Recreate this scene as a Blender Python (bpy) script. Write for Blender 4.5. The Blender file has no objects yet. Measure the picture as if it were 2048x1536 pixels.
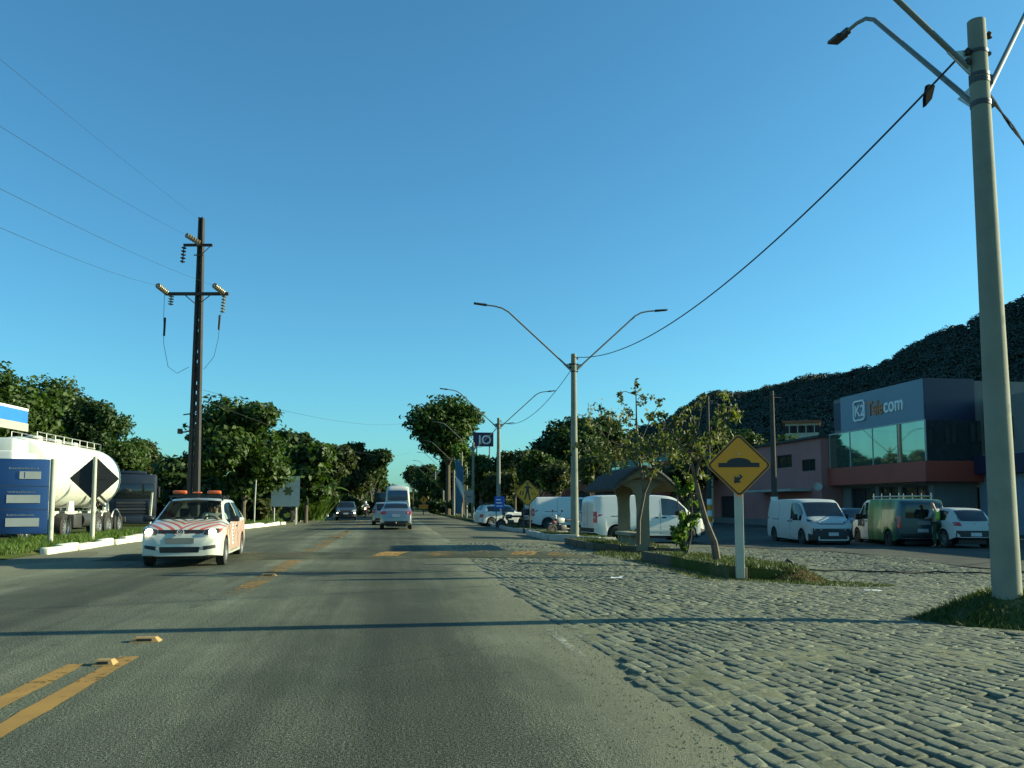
import bpy, bmesh, math, random
import numpy as np
from mathutils import Vector, Matrix, noise
from mathutils.bvhtree import BVHTree

scene = bpy.context.scene
COL = scene.collection
R = math.radians

# ------------------------------------------------------------------ camera, sky, sun, exposure
EYE = 1.30
F_PX, CX, CY = 1650.0, 1024.0, 880.0
YAW, PITCH = R(8.07), R(4.5)
cam_data = bpy.data.cameras.new('camera')
cam_data.sensor_width = 36.0
cam_data.lens = F_PX / 2048 * 36.0
cam_data.shift_y = (CY - 768.0) / 2048.0
cam_data.clip_start = 0.05
cam_data.clip_end = 6000
cam = bpy.data.objects.new('camera', cam_data)
cam.location = (0, 0, EYE)
cam.rotation_euler = (R(90) + PITCH, 0, -YAW)
COL.objects.link(cam)
scene.camera = cam

SUN_EL, SUN_AZ = R(18.5), R(89.6)          # azimuth from +Y (ahead) towards +X (right)
world = bpy.data.worlds.new('World')
scene.world = world
world.use_nodes = True
wn = world.node_tree.nodes
wl = world.node_tree.links
bg = wn['Background']
sky = wn.new('ShaderNodeTexSky')
sky.sky_type = 'NISHITA'
sky.sun_disc = False
sky.sun_elevation = SUN_EL
sky.sun_rotation = SUN_AZ
sky.air_density = 1.0
sky.dust_density = 0.9
sky.ozone_density = 1.6
tint = wn.new('ShaderNodeMix')
tint.data_type = 'RGBA'
tint.blend_type = 'MULTIPLY'
tint.inputs[0].default_value = 1.0
tint.inputs[7].default_value = (0.365, 0.85, 1.0, 1)
wl.new(sky.outputs[0], tint.inputs[6])
wl.new(tint.outputs[2], bg.inputs['Color'])
bg.inputs['Strength'].default_value = 0.098

sun_data = bpy.data.lights.new('sun', 'SUN')
sun_data.energy = 5.0
sun_data.angle = R(0.5)
sun_data.color = (1.0, 0.95, 0.63)
sun = bpy.data.objects.new('sun', sun_data)
sd = Vector((math.sin(SUN_AZ) * math.cos(SUN_EL), math.cos(SUN_AZ) * math.cos(SUN_EL), math.sin(SUN_EL)))
sun.rotation_euler = sd.to_track_quat('Z', 'Y').to_euler()
sun.location = (60, 20, 60)
COL.objects.link(sun)

scene.view_settings.view_transform = 'Standard'
scene.view_settings.look = 'None'
scene.view_settings.gamma = 1
scene.view_settings.use_curve_mapping = False
scene.view_settings.exposure = 1.0
scene.render.engine = 'CYCLES'
scene.cycles.use_denoising = True
scene.cycles.max_bounces = 6
scene.cycles.transparent_max_bounces = 12

# ------------------------------------------------------------------ where a pixel of the photograph meets the place
FWD = Vector((math.sin(YAW), math.cos(YAW), 0))
RGT = Vector((math.cos(YAW), -math.sin(YAW), 0))
ORG = Vector((0, 0, EYE))
def ray(px, py):
    a, b = (px - CX) / F_PX, (CY - py) / F_PX
    f = math.cos(PITCH) - b * math.sin(PITCH)
    u = math.sin(PITCH) + b * math.cos(PITCH)
    return RGT * a + FWD * f + Vector((0, 0, u))
def ground_at(px, py, z=0.0):
    d = ray(px, py)
    return ORG + d * ((z - EYE) / d.z)
def depth_at(px, py, z):
    d = ray(px, py)
    return ORG + d * (z / d.dot(FWD))
def plane_x(px, py, x):
    d = ray(px, py)
    return ORG + d * (x / d.x)
def plane_y(px, py, y):
    d = ray(px, py)
    return ORG + d * (y / d.y)

def sstep(a, b, x):
    t = min(1.0, max(0.0, (x - a) / (b - a)))
    return t * t * (3 - 2 * t)
def gz(x, y=0):                              # height of the ground
    return -0.30 * sstep(2.2, 12.5, x)

# ------------------------------------------------------------------ mesh builder
class MB:
    def __init__(s):
        s.v, s.f, s.m, s.sm = [], [], [], []
    def add(s, vs, fs, mi=0, smooth=False):
        o = len(s.v)
        s.v += [tuple(p) for p in vs]
        for f in fs:
            s.f.append(tuple(o + i for i in f)); s.m.append(mi); s.sm.append(smooth)
        return s
    def box(s, x0, x1, y0, y1, z0, z1, mi=0, M=None):
        vs = [Vector(p) for p in ((x0,y0,z0),(x1,y0,z0),(x1,y1,z0),(x0,y1,z0),(x0,y0,z1),(x1,y0,z1),(x1,y1,z1),(x0,y1,z1))]
        if M is not None: vs = [M @ p for p in vs]
        return s.add(vs, [(0,3,2,1),(4,5,6,7),(0,1,5,4),(1,2,6,5),(2,3,7,6),(3,0,4,7)], mi)
    def bbox(s, x0, x1, y0, y1, z0, z1, b=0.02, mi=0, M=None):   # box with bevelled edges
        xs, ys, zs = (x0, x1), (y0, y1), (z0, z1)
        bm = bmesh.new()
        bmesh.ops.create_cube(bm, size=1)
        for v in bm.verts:
            v.co = Vector((xs[v.co.x > 0], ys[v.co.y > 0], zs[v.co.z > 0]))
        bmesh.ops.bevel(bm, geom=bm.edges[:], offset=b, segments=2, profile=0.5, affect='EDGES')
        bm.verts.index_update()
        vs = [v.co.copy() for v in bm.verts]
        if M is not None: vs = [M @ p for p in vs]
        s.add(vs, [[v.index for v in f.verts] for f in bm.faces], mi, True)
        bm.free()
        return s
    def tube(s, pts, r, n=8, mi=0, caps=True, smooth=True, flat=1.0):
        pts = [Vector(p) for p in pts]
        rs = r if isinstance(r, (list, tuple)) else [r] * len(pts)
        vs, fs = [], []
        up = None
        for i, p in enumerate(pts):
            a = pts[max(0, i - 1)]; b = pts[min(len(pts) - 1, i + 1)]
            t = (b - a).normalized()
            if up is None:
                up = Vector((0, 0, 1)) if abs(t.z) < 0.9 else Vector((1, 0, 0))
            sx = t.cross(up).normalized(); up2 = sx.cross(t).normalized()
            up = up2
            for k in range(n):
                a_ = 2 * math.pi * k / n
                vs.append(p + sx * math.cos(a_) * rs[i] + up2 * math.sin(a_) * rs[i] * flat)
        for i in range(len(pts) - 1):
            for k in range(n):
                k2 = (k + 1) % n
                fs.append((i*n+k, i*n+k2, (i+1)*n+k2, (i+1)*n+k))
        s.add(vs, fs, mi, smooth)
        if caps:
            m = len(pts) - 1
            s.add([vs[k] for k in range(n)], [tuple(range(n))[::-1]], mi)
            s.add([vs[m*n+k] for k in range(n)], [tuple(range(n))], mi)
        return s
    def cyl(s, p0, p1, r0, r1=None, n=12, mi=0, caps=True):
        return s.tube([p0, p1], [r0, r0 if r1 is None else r1], n, mi, caps)
    def lathe(s, prof, n=24, M=None, mi=0, smooth=True):      # profile (radius, height) about Z
        vs, fs = [], []
        for (r, z) in prof:
            for k in range(n):
                a = 2 * math.pi * k / n
                p = Vector((r * math.cos(a), r * math.sin(a), z))
                vs.append(M @ p if M is not None else p)
        for i in range(len(prof) - 1):
            for k in range(n):
                k2 = (k + 1) % n
                fs.append((i*n+k, i*n+k2, (i+1)*n+k2, (i+1)*n+k))
        return s.add(vs, fs, mi, smooth)
    def prism(s, pts, d0, d1, M=None, mi=0):                  # 2D outline in local XZ, pushed along Y
        n = len(pts)
        vs = [Vector((x, d0, z)) for x, z in pts] + [Vector((x, d1, z)) for x, z in pts]
        if M is not None: vs = [M @ p for p in vs]
        fs = [tuple(range(n)), tuple(range(2*n-1, n-1, -1))]
        fs += [(i, n+i, n+(i+1)%n, (i+1)%n) for i in range(n)]
        return s.add(vs, fs, mi)
    def grid(s, fn, nu, nv, mi=0, smooth=True):
        vs = [fn(i / nu, j / nv) for j in range(nv + 1) for i in range(nu + 1)]
        w = nu + 1
        fs = [(j*w+i, j*w+i+1, (j+1)*w+i+1, (j+1)*w+i) for j in range(nv) for i in range(nu)]
        return s.add(vs, fs, mi, smooth)
    def mesh(s, name, mats, angle=40, fix=False):
        me = bpy.data.meshes.new(name)
        me.from_pydata(s.v, [], s.f)
        for m in (mats if isinstance(mats, (list, tuple)) else [mats]): me.materials.append(m)
        me.polygons.foreach_set('material_index', s.m)
        me.polygons.foreach_set('use_smooth', s.sm)
        if fix:
            bm = bmesh.new(); bm.from_mesh(me)
            bmesh.ops.remove_doubles(bm, verts=bm.verts, dist=1e-5)
            bmesh.ops.recalc_face_normals(bm, faces=bm.faces)
            bm.to_mesh(me); bm.free()
        if any(s.sm): me.set_sharp_from_angle(angle=R(angle))
        me.update()
        return me
    def build(s, name, mats, parent=None, angle=40, fix=False):
        o = bpy.data.objects.new(name, s.mesh(name, mats, angle, fix))
        COL.objects.link(o)
        o.parent = parent
        return o

def tag(o, label=None, cat=None, group=None, kind=None):
    if label: o['label'] = label
    if cat: o['category'] = cat
    if group: o['group'] = group
    if kind: o['kind'] = kind
    return o
def thing(name, label, cat, loc=(0, 0, 0), rz=0.0, group=None):
    o = bpy.data.objects.new(name, None)
    o.empty_display_size = 0.3
    COL.objects.link(o)
    o.location = loc
    o.rotation_euler = (0, 0, rz)
    return tag(o, label, cat, group)
def copy_tree(o, parent=None):
    c = o.copy(); COL.objects.link(c); c.parent = parent
    for ch in list(o.children): copy_tree(ch, c)
    return c
def linked(name, me, parent=None):
    o = bpy.data.objects.new(name, me); COL.objects.link(o); o.parent = parent
    return o

# ------------------------------------------------------------------ materials
class NT:
    def __init__(s, name):
        s.mat = bpy.data.materials.new(name); s.mat.use_nodes = True
        s.n = s.mat.node_tree.nodes; s.l = s.mat.node_tree.links
        s.b = s.n['Principled BSDF']; s.out = s.n['Material Output']
    def new(s, t, **kw):
        n = s.n.new(t)
        for k, v in kw.items(): setattr(n, k, v)
        return n
    def link(s, a, b): s.l.new(a, b)
    def coord(s, kind='Object', scale=(1, 1, 1), rot=(0, 0, 0)):
        c = s.new('ShaderNodeTexCoord'); m = s.new('ShaderNodeMapping')
        m.inputs['Scale'].default_value = scale
        m.inputs['Rotation'].default_value = rot
        s.link(c.outputs[kind], m.inputs[0])
        return m.outputs[0]
    def noise(s, co, scale=5, detail=4, rough=0.6):
        n = s.new('ShaderNodeTexNoise')
        n.inputs['Scale'].default_value = scale; n.inputs['Detail'].default_value = detail
        n.inputs['Roughness'].default_value = rough
        s.link(co, n.inputs['Vector'])
        return n.outputs[0]
    def ramp(s, fac, stops):
        r = s.new('ShaderNodeValToRGB')
        while len(r.color_ramp.elements) < len(stops): r.color_ramp.elements.new(0.5)
        for e, (p, c) in zip(r.color_ramp.elements, stops):
            e.position = p
            e.color = (c, c, c, 1) if isinstance(c, (int, float)) else (*c, 1)
        s.link(fac, r.inputs[0])
        return r.outputs[0]
    def mix(s, fac, a, b, blend='MIX'):
        m = s.new('ShaderNodeMix', data_type='RGBA', blend_type=blend)
        for sock, v in ((m.inputs[0], fac), (m.inputs[6], a), (m.inputs[7], b)):
            if isinstance(v, (int, float)): sock.default_value = v
            elif isinstance(v, (tuple, list)): sock.default_value = (*v, 1)
            else: s.link(v, sock)
        return m.outputs[2]
    def math(s, op, a, b=0.0, c=0.0):
        m = s.new('ShaderNodeMath', operation=op)
        for sock, v in zip(m.inputs, (a, b, c)):
            if isinstance(v, (int, float)): sock.default_value = v
            else: s.link(v, sock)
        return m.outputs[0]
    def bump(s, h, strength=0.3, dist=0.02):
        b = s.new('ShaderNodeBump')
        b.inputs['Strength'].default_value = strength; b.inputs['Distance'].default_value = dist
        s.link(h, b.inputs['Height']); s.link(b.outputs[0], s.b.inputs['Normal'])
    def col(s, c):
        if isinstance(c, (tuple, list)): s.b.inputs['Base Color'].default_value = (*c, 1)
        else: s.link(c, s.b.inputs['Base Color'])
    def rough(s, r):
        if isinstance(r, (int, float)): s.b.inputs['Roughness'].default_value = r
        else: s.link(r, s.b.inputs['Roughness'])

def mat(name, c, rough=0.6, metal=0.0, var=0.15, scale=3.0, bump=0.0, bscale=40.0, dirt=None, spec=0.5, coat=0.0):
    t = NT(name)
    co = t.coord()
    n = t.noise(co, scale, 5)
    lo = tuple(max(0, x * (1 - var)) for x in c); hi = tuple(min(1, x * (1 + var)) for x in c)
    cc = t.ramp(n, [(0.3, lo), (0.7, hi)])
    if dirt:
        d = t.ramp(t.noise(co, scale * 0.5, 6, 0.7), [(0.45, 0.0), (0.75, 1.0)])
        cc = t.mix(t.math('MULTIPLY', d, dirt[1]), cc, dirt[0])
    t.col(cc)
    t.rough(rough)
    t.b.inputs['Metallic'].default_value = metal
    t.b.inputs['Specular IOR Level'].default_value = spec
    if coat: t.b.inputs['Coat Weight'].default_value = coat
    if bump: t.bump(t.noise(co, bscale, 4), bump, 0.01)
    return t.mat

def leaf_mat(name, dark, light, trans=0.35, tcol=None):
    t = NT(name)
    g = t.new('ShaderNodeNewGeometry')
    co = t.coord(scale=(1, 1, 1))
    big = t.noise(co, 0.55, 2)
    fac = t.math('ADD', t.math('MULTIPLY', g.outputs['Random Per Island'], 0.6), t.math('MULTIPLY', big, 0.4))
    c = t.ramp(fac, [(0.1, dark), (0.55, tuple((a + b) / 2 for a, b in zip(dark, light))), (0.95, light)])
    t.col(c)
    t.rough(0.55)
    t.b.inputs['Specular IOR Level'].default_value = 0.35
    tr = t.new('ShaderNodeBsdfTranslucent')
    if tcol: tr.inputs[0].default_value = (*tcol, 1)
    else: t.link(t.mix(1.0, c, (1.1, 1.25, 0.5), 'MULTIPLY'), tr.inputs[0])
    ms = t.new('ShaderNodeMixShader'); ms.inputs[0].default_value = trans
    t.link(t.b.outputs[0], ms.inputs[1]); t.link(tr.outputs[0], ms.inputs[2])
    t.link(ms.outputs[0], t.out.inputs[0])
    return t.mat

def glow(name, c, strength):
    t = NT(name)
    t.col(c); t.b.inputs['Emission Color'].default_value = (*c, 1); t.b.inputs['Emission Strength'].default_value = strength
    return t.mat

def paint_mark(name, c, wear=0.5, scale=9.0):                   # road paint that has worn through to the asphalt
    t = NT(name)
    co = t.coord()
    n1 = t.noise(co, scale, 6, 0.75)
    n2 = t.noise(co, 0.7, 3)
    t.col(t.ramp(t.noise(co, 3, 4), [(0.3, tuple(x * .75 for x in c)), (0.7, c)]))
    t.rough(0.85)
    a = t.ramp(t.math('ADD', t.math('MULTIPLY', n1, 0.6), t.math('MULTIPLY', n2, 0.4)), [(wear - 0.06, 0.0), (wear + 0.06, 1.0)])
    tr = t.new('ShaderNodeBsdfTransparent'); ms = t.new('ShaderNodeMixShader')
    t.link(a, ms.inputs[0]); t.link(tr.outputs[0], ms.inputs[1]); t.link(t.b.outputs[0], ms.inputs[2])
    t.link(ms.outputs[0], t.out.inputs[0])
    return t.mat

M = {}
def make_asphalt():
    t = NT('asphalt')
    co = t.coord()
    streak = t.noise(t.coord(scale=(1.6, 0.05, 1)), 1.0, 5, 0.65)
    patch = t.noise(co, 0.35, 5, 0.65)
    grit = t.noise(co, 55, 2, 0.8)
    fine = t.noise(co, 160, 1, 0.5)
    c = t.ramp(t.math('ADD', t.math('MULTIPLY', streak, 0.55), t.math('MULTIPLY', patch, 0.45)),
               [(0.30, (0.028, 0.033, 0.022)), (0.5, (0.060, 0.067, 0.046)), (0.70, (0.125, 0.133, 0.092))])
    c = t.mix(0.9, c, t.ramp(grit, [(0.36, 0.25), (0.5, 0.95), (0.64, 2.4)]), 'MULTIPLY')
    c = t.mix(0.8, c, t.ramp(fine, [(0.30, 0.5), (0.5, 1.0), (0.70, 1.8)]), 'MULTIPLY')
    c = t.mix(t.math('MULTIPLY', t.ramp(fine, [(0.68, 0.0), (0.74, 1.0)]), 0.6), c, (0.28, 0.28, 0.22))
    # cracks
    wn_ = t.new('ShaderNodeTexNoise'); wn_.inputs['Scale'].default_value = 1.6; wn_.inputs['Detail'].default_value = 5
    t.link(co, wn_.inputs['Vector'])
    wob = t.mix(1.0, co, t.mix(1.0, wn_.outputs['Color'], (0.9, 0.9, 0.9), 'MULTIPLY'), 'ADD')
    vor = t.new('ShaderNodeTexVoronoi', feature='DISTANCE_TO_EDGE'); vor.inputs['Scale'].default_value = 0.42
    t.link(wob, vor.inputs['Vector'])
    crack = t.ramp(vor.outputs['Distance'], [(0.0, 1.0), (0.010, 0.0)])
    cm = t.ramp(t.noise(co, 0.22, 3), [(0.47, 0.0), (0.56, 1.0)])
    c = t.mix(t.math('MULTIPLY', t.math('MULTIPLY', crack, cm), 0.75), c, (0.03, 0.03, 0.026))
    # dark tyre tracks in the wheel paths and dust blown towards the edges
    sep = t.new('ShaderNodeSeparateXYZ'); t.link(t.new('ShaderNodeTexCoord').outputs['Object'], sep.inputs[0])
    x = sep.outputs[0]
    wobx = t.math('ADD', x, t.math('MULTIPLY', t.math('SUBTRACT', t.noise(t.coord(scale=(1, .3, 1)), 1.3, 5, 0.7), 0.5), 1.5))
    tr_ = t.ramp(t.math('MULTIPLY', t.math('ADD', wobx, 6.2), 0.125), [(0.0, .30), (.10, .21), (.25, .16), (.36, .24), (.47, .31), (.56, .29), (.65, .20), (.75, .145), (.84, .17), (.93, .26), (1.0, .32)])
    c = t.mix(1.0, c, t.mix(1.0, tr_, (4.6, 4.6, 4.6), 'MULTIPLY'), 'MULTIPLY')
    e1 = t.ramp(t.math('MULTIPLY', t.math('ADD', wobx, 1.0), 0.25), [(0.44, 0.0), (0.74, 1.0)])
    e2 = t.ramp(t.math('MULTIPLY', t.math('ADD', wobx, 9.5), 0.25), [(0.50, 1.0), (0.95, 0.0)])
    dust = t.math('MULTIPLY', t.math('MAXIMUM', e1, e2), t.ramp(t.noise(co, 14, 5, 0.8), [(0.3, 0.40), (0.6, 1.0)]))
    c = t.mix(dust, c, (0.20, 0.195, 0.125))
    oil = t.ramp(t.noise(t.coord(scale=(1.0, .45, 1)), 1.7, 4, 0.75), [(0.60, 0.0), (0.70, 1.0)])
    c = t.mix(t.math('MULTIPLY', oil, 0.45), c, (0.022, 0.023, 0.018))
    mend = t.ramp(t.noise(t.coord(scale=(.5, .16, 1)), 1.0, 1, 0.3), [(0.575, 0.0), (0.582, 1.0)])
    c = t.mix(t.math('MULTIPLY', mend, 0.30), c, (0.035, 0.037, 0.030))
    t.col(c)
    t.rough(0.85)
    t.b.inputs['Specular IOR Level'].default_value = 0.25
    t.bump(t.math('ADD', grit, t.math('MULTIPLY', fine, 0.6)), 0.9, 0.014)
    return t.mat
def make_ground_mat(name, a, b, c3, s=0.5):
    t = NT(name)
    co = t.coord()
    n = t.noise(co, s, 6, 0.7)
    c = t.ramp(n, [(0.3, a), (0.5, b), (0.7, c3)])
    c = t.mix(0.6, c, t.ramp(t.noise(co, 24, 4, 0.8), [(0.3, 0.6), (0.7, 1.35)]), 'MULTIPLY')
    t.col(c); t.rough(0.95); t.b.inputs['Specular IOR Level'].default_value = 0.1
    t.bump(t.noise(co, 18, 5, 0.8), 0.6, 0.03)
    return t.mat
def make_stone(name):
    t = NT(name)
    oi = t.new('ShaderNodeObjectInfo'); g = t.new('ShaderNodeNewGeometry')
    co = t.coord('Object')
    rnd = t.math('FRACT', t.math('ADD', oi.outputs['Random'], g.outputs['Random Per Island']))
    c = t.ramp(rnd, [(0.0, (0.085, 0.096, 0.076)), (0.5, (0.118, 0.131, 0.101)), (1.0, (0.165, 0.178, 0.132))])
    c = t.mix(0.5, c, t.ramp(t.noise(co, 45, 5, 0.8), [(0.3, 0.55), (0.7, 1.45)]), 'MULTIPLY')
    d = t.ramp(t.noise(co, 9, 4, 0.7), [(0.48, 0.0), (0.68, 0.75)])
    c = t.mix(d, c, (0.165, 0.168, 0.11))
    t.col(c); t.rough(0.9); t.b.inputs['Specular IOR Level'].default_value = 0.2
    t.bump(t.noise(co, 30, 5, 0.75), 0.7, 0.02)
    return t.mat
M['asphalt'] = make_asphalt()
M['dirt'] = make_ground_mat('dirt', (0.08, 0.075, 0.045), (0.125, 0.115, 0.07), (0.17, 0.155, 0.095))
M['sand'] = make_ground_mat('sand', (0.105, 0.110, 0.072), (0.155, 0.160, 0.103), (0.205, 0.206, 0.133), 1.4)
M['shoulder'] = make_ground_mat('shoulder', (0.075, 0.08, 0.06), (0.12, 0.122, 0.088), (0.20, 0.19, 0.13), 0.45)
M['soil_grass'] = make_ground_mat('soil_grass', (0.035, 0.05, 0.014), (0.055, 0.075, 0.018), (0.13, 0.11, 0.06), 0.9)
M['stud'] = mat('stud_tan', (0.30, 0.19, 0.075), 0.8, var=0.2, scale=12)
M['bump_asphalt'] = make_ground_mat('bump_asphalt', (0.042, 0.047, 0.033), (0.070, 0.077, 0.054), (0.115, 0.117, 0.08), 1.2)
M['red_soil'] = make_ground_mat('red_soil', (0.06, 0.034, 0.016), (0.095, 0.055, 0.026), (0.13, 0.085, 0.045), 2.0)
M['lot'] = make_ground_mat('lot', (0.055, 0.058, 0.052), (0.075, 0.078, 0.068), (0.105, 0.105, 0.085), 0.6)
M['stone'] = make_stone('stone')
M['grass'] = leaf_mat('grass_blade', (0.035, 0.075, 0.010), (0.13, 0.20, 0.03), 0.3)
M['grass_olive'] = leaf_mat('olive_grass_blade', (0.022, 0.040, 0.008), (0.085, 0.11, 0.022), 0.25)
M['dry_grass'] = leaf_mat('dry_grass_blade', (0.06, 0.075, 0.015), (0.22, 0.19, 0.06), 0.3)
M['leaf_dark'] = leaf_mat('leaf_dark', (0.012, 0.028, 0.006), (0.045, 0.085, 0.015), 0.3)
M['leaf_green'] = leaf_mat('leaf_green', (0.018, 0.042, 0.007), (0.075, 0.125, 0.02), 0.35)
M['leaf_bright'] = leaf_mat('leaf_bright', (0.04, 0.085, 0.010), (0.15, 0.23, 0.035), 0.4)
M['leaf_olive'] = leaf_mat('leaf_olive', (0.022, 0.035, 0.009), (0.075, 0.090, 0.022), 0.35)
M['leaf_yellow'] = leaf_mat('leaf_yellow', (0.04, 0.055, 0.014), (0.17, 0.175, 0.05), 0.4)
M['leaf_hill'] = leaf_mat('leaf_hill', (0.018, 0.032, 0.022), (0.036, 0.054, 0.034), 0.08)  # lifted and blued so that distance haze sits in the leaf colour
M['bark'] = mat('bark', (0.10, 0.075, 0.05), 0.9, var=0.4, scale=12, bump=0.6, bscale=25)
M['bark_pale'] = mat('bark_pale', (0.22, 0.19, 0.14), 0.9, var=0.35, scale=9, bump=0.5, bscale=25)
M['concrete'] = mat('concrete', (0.19, 0.20, 0.16), 0.85, var=0.2, scale=2.5, bump=0.25, bscale=60, dirt=((0.16, 0.14, 0.10), 0.5))
M['dark_concrete'] = mat('dark_concrete', (0.05, 0.045, 0.038), 0.9, var=0.3, scale=2, bump=0.3, bscale=50)
M['pole_dark'] = mat('dark_pole_concrete', (0.030, 0.028, 0.026), 0.9, var=0.25, scale=2, bump=0.3, bscale=50)
M['beige'] = mat('beige_render', (0.165, 0.145, 0.095), 0.9, var=0.2, scale=2, bump=0.3, bscale=40, dirt=((0.12, 0.10, 0.07), 0.6))
M['kerb_dark'] = mat('kerb_concrete', (0.075, 0.065, 0.042), 0.95, var=0.35, scale=4, bump=0.6, bscale=25, dirt=((0.05, 0.045, 0.03), 0.6))
M['kerb_white'] = mat('limewash', (0.66, 0.64, 0.52), 0.9, var=0.08, scale=4, bump=0.5, bscale=18, dirt=((0.40, 0.36, 0.25), 0.55))
M['kerb_grey'] = mat('kerb_grey_paint', (0.34, 0.35, 0.31), 0.9, var=0.15, scale=4, bump=0.4, bscale=18, dirt=((0.22, 0.2, 0.15), 0.6))
M['galv'] = mat('galvanised_steel', (0.42, 0.42, 0.39), 0.5, 0.7, var=0.15, scale=6)
M['arm_steel'] = mat('weathered_arm_steel', (0.15, 0.16, 0.145), 0.6, 0.2, var=0.12, scale=2)
M['rubber_black'] = mat('dull_rubber', (0.008, 0.008, 0.008), 0.95, var=0.2, spec=0.1)
M['steel_dark'] = mat('dark_steel', (0.06, 0.06, 0.06), 0.55, 0.5, var=0.2)
M['iron'] = mat('rusty_iron', (0.05, 0.04, 0.035), 0.8, 0.2, var=0.4, scale=8)
M['porcelain'] = mat('porcelain', (0.20, 0.165, 0.10), 0.3, var=0.15)
M['cable'] = mat('black_cable', (0.012, 0.012, 0.012), 0.6, var=0.2)
M['black'] = mat('black_plastic', (0.012, 0.012, 0.013), 0.55, var=0.2)
M['tyre'] = mat('rubber', (0.016, 0.016, 0.016), 0.85, var=0.3, scale=6, dirt=((0.10, 0.09, 0.07), 0.35))
M['rim'] = mat('rim_alloy', (0.36, 0.36, 0.36), 0.4, 0.7, var=0.15)
M['rim_dark'] = mat('rim_dark', (0.07, 0.07, 0.07), 0.5, 0.4, var=0.2)
M['white_paint'] = mat('white_vehicle_paint', (0.58, 0.59, 0.55), 0.3, var=0.04, scale=1.5, coat=0.4, dirt=((0.42, 0.40, 0.33), 0.22))
M['dusty_shaded_white'] = mat('dusty_shaded_white_paint', (0.42, 0.44, 0.42), 0.4, var=0.06, scale=1.5, dirt=((0.35, 0.33, 0.27), 0.35))  # white with some dust; base tone also lowered to stand for shade
M['silver_paint'] = mat('silver_paint', (0.25, 0.26, 0.26), 0.32, 0.75, var=0.05, scale=1.5, coat=0.5)
M['champagne'] = mat('champagne_paint', (0.33, 0.31, 0.26), 0.35, 0.5, var=0.06, coat=0.3)
M['graphite'] = mat('graphite_paint', (0.045, 0.05, 0.055), 0.28, 0.4, var=0.1, coat=0.5)
M['navy_truck'] = mat('navy_truck_paint', (0.012, 0.018, 0.032), 0.4, var=0.2)
M['tank_white'] = mat('tank_white_paint', (0.62, 0.63, 0.55), 0.35, var=0.05, scale=1.0, dirt=((0.5, 0.47, 0.38), 0.3))
M['yellow_sign'] = mat('yellow_sign', (0.80, 0.27, 0.006), 0.5, var=0.06, scale=4, dirt=((0.35, 0.2, 0.03), 0.3))
M['yellow_pale'] = mat('faded_yellow_sign', (0.52, 0.27, 0.01), 0.55, var=0.1, scale=4)
M['sign_black'] = mat('sign_black', (0.02, 0.02, 0.022), 0.5, var=0.1)
M['sign_back'] = mat('sign_back', (0.010, 0.011, 0.013), 0.6, var=0.3)
M['post_white'] = mat('white_post_paint', (0.42, 0.42, 0.35), 0.8, var=0.12, scale=5, dirt=((0.25, 0.2, 0.14), 0.5))
M['blue_panel'] = mat('blue_panel', (0.012, 0.052, 0.17), 0.45, var=0.12, scale=1.0)
M['blue_fascia'] = mat('blue_fascia', (0.03, 0.17, 0.55), 0.35, var=0.08, scale=1.0)
M['panel_grey'] = mat('price_panel', (0.30, 0.32, 0.31), 0.5, var=0.08)
M['white_wall'] = mat('white_wall', (0.34, 0.34, 0.30), 0.85, var=0.12, scale=0.8, bump=0.2, dirt=((0.3, 0.27, 0.2), 0.4))
M['pink_wall'] = mat('pink_wall', (0.36, 0.15, 0.135), 0.9, var=0.12, scale=0.7, bump=0.2, dirt=((0.22, 0.12, 0.10), 0.5))
M['grey_wall'] = mat('grey_wall', (0.14, 0.15, 0.14), 0.9, var=0.15, scale=0.7, bump=0.2)
M['blue_wall'] = mat('pale_blue_wall', (0.14, 0.19, 0.24), 0.85, var=0.12, scale=0.7, bump=0.2)
M['steel_blue'] = mat('steel_blue_cladding', (0.145, 0.21, 0.27), 0.5, var=0.06, scale=0.6)
M['navy_clad'] = mat('navy_cladding', (0.008, 0.014, 0.045), 0.5, var=0.1, scale=0.6)
M['red_clad'] = mat('red_cladding', (0.32, 0.05, 0.028), 0.5, var=0.1, scale=0.6)
M['board_blue'] = mat('faded_board_blue', (0.085, 0.15, 0.19), 0.6, var=0.1)
M['teal_wall'] = mat('teal_wall', (0.10, 0.20, 0.16), 0.8, var=0.15)
M['terracotta'] = mat('terracotta', (0.20, 0.075, 0.04), 0.85, var=0.3, scale=3, bump=0.3)
M['roof_dark'] = mat('dark_roof_tile', (0.045, 0.042, 0.04), 0.9, var=0.3, scale=6, bump=0.4)
M['red_fascia'] = mat('red_fascia', (0.20, 0.04, 0.03), 0.7, var=0.2)
M['print_grey'] = mat('faded_print', (0.10, 0.14, 0.20), 0.6, var=0.1)
M['letter_white'] = mat('letter_white', (0.72, 0.72, 0.70), 0.5, var=0.03)
M['letter_rust'] = mat('letter_rust', (0.46, 0.15, 0.05), 0.5, var=0.05)
M['letter_dark'] = mat('letter_dark', (0.03, 0.035, 0.04), 0.5, var=0.05)
M['room_dark'] = mat('room_dark', (0.02, 0.02, 0.022), 0.9, var=0.2)
M['red_lens'] = mat('red_lens', (0.42, 0.015, 0.012), 0.2, var=0.1, coat=0.5)
M['amber_lens'] = mat('amber_lens', (0.70, 0.12, 0.02), 0.25, var=0.08, coat=0.4)
M['clear_lens'] = mat('clear_lens', (0.40, 0.42, 0.42), 0.15, 0.3, var=0.1, coat=0.6)
M['plate'] = mat('number_plate', (0.42, 0.42, 0.44), 0.5, var=0.1)
M['skin'] = mat('skin', (0.30, 0.17, 0.11), 0.6, var=0.1, scale=20)
M['hair'] = mat('hair', (0.015, 0.012, 0.010), 0.7, var=0.2)
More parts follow.
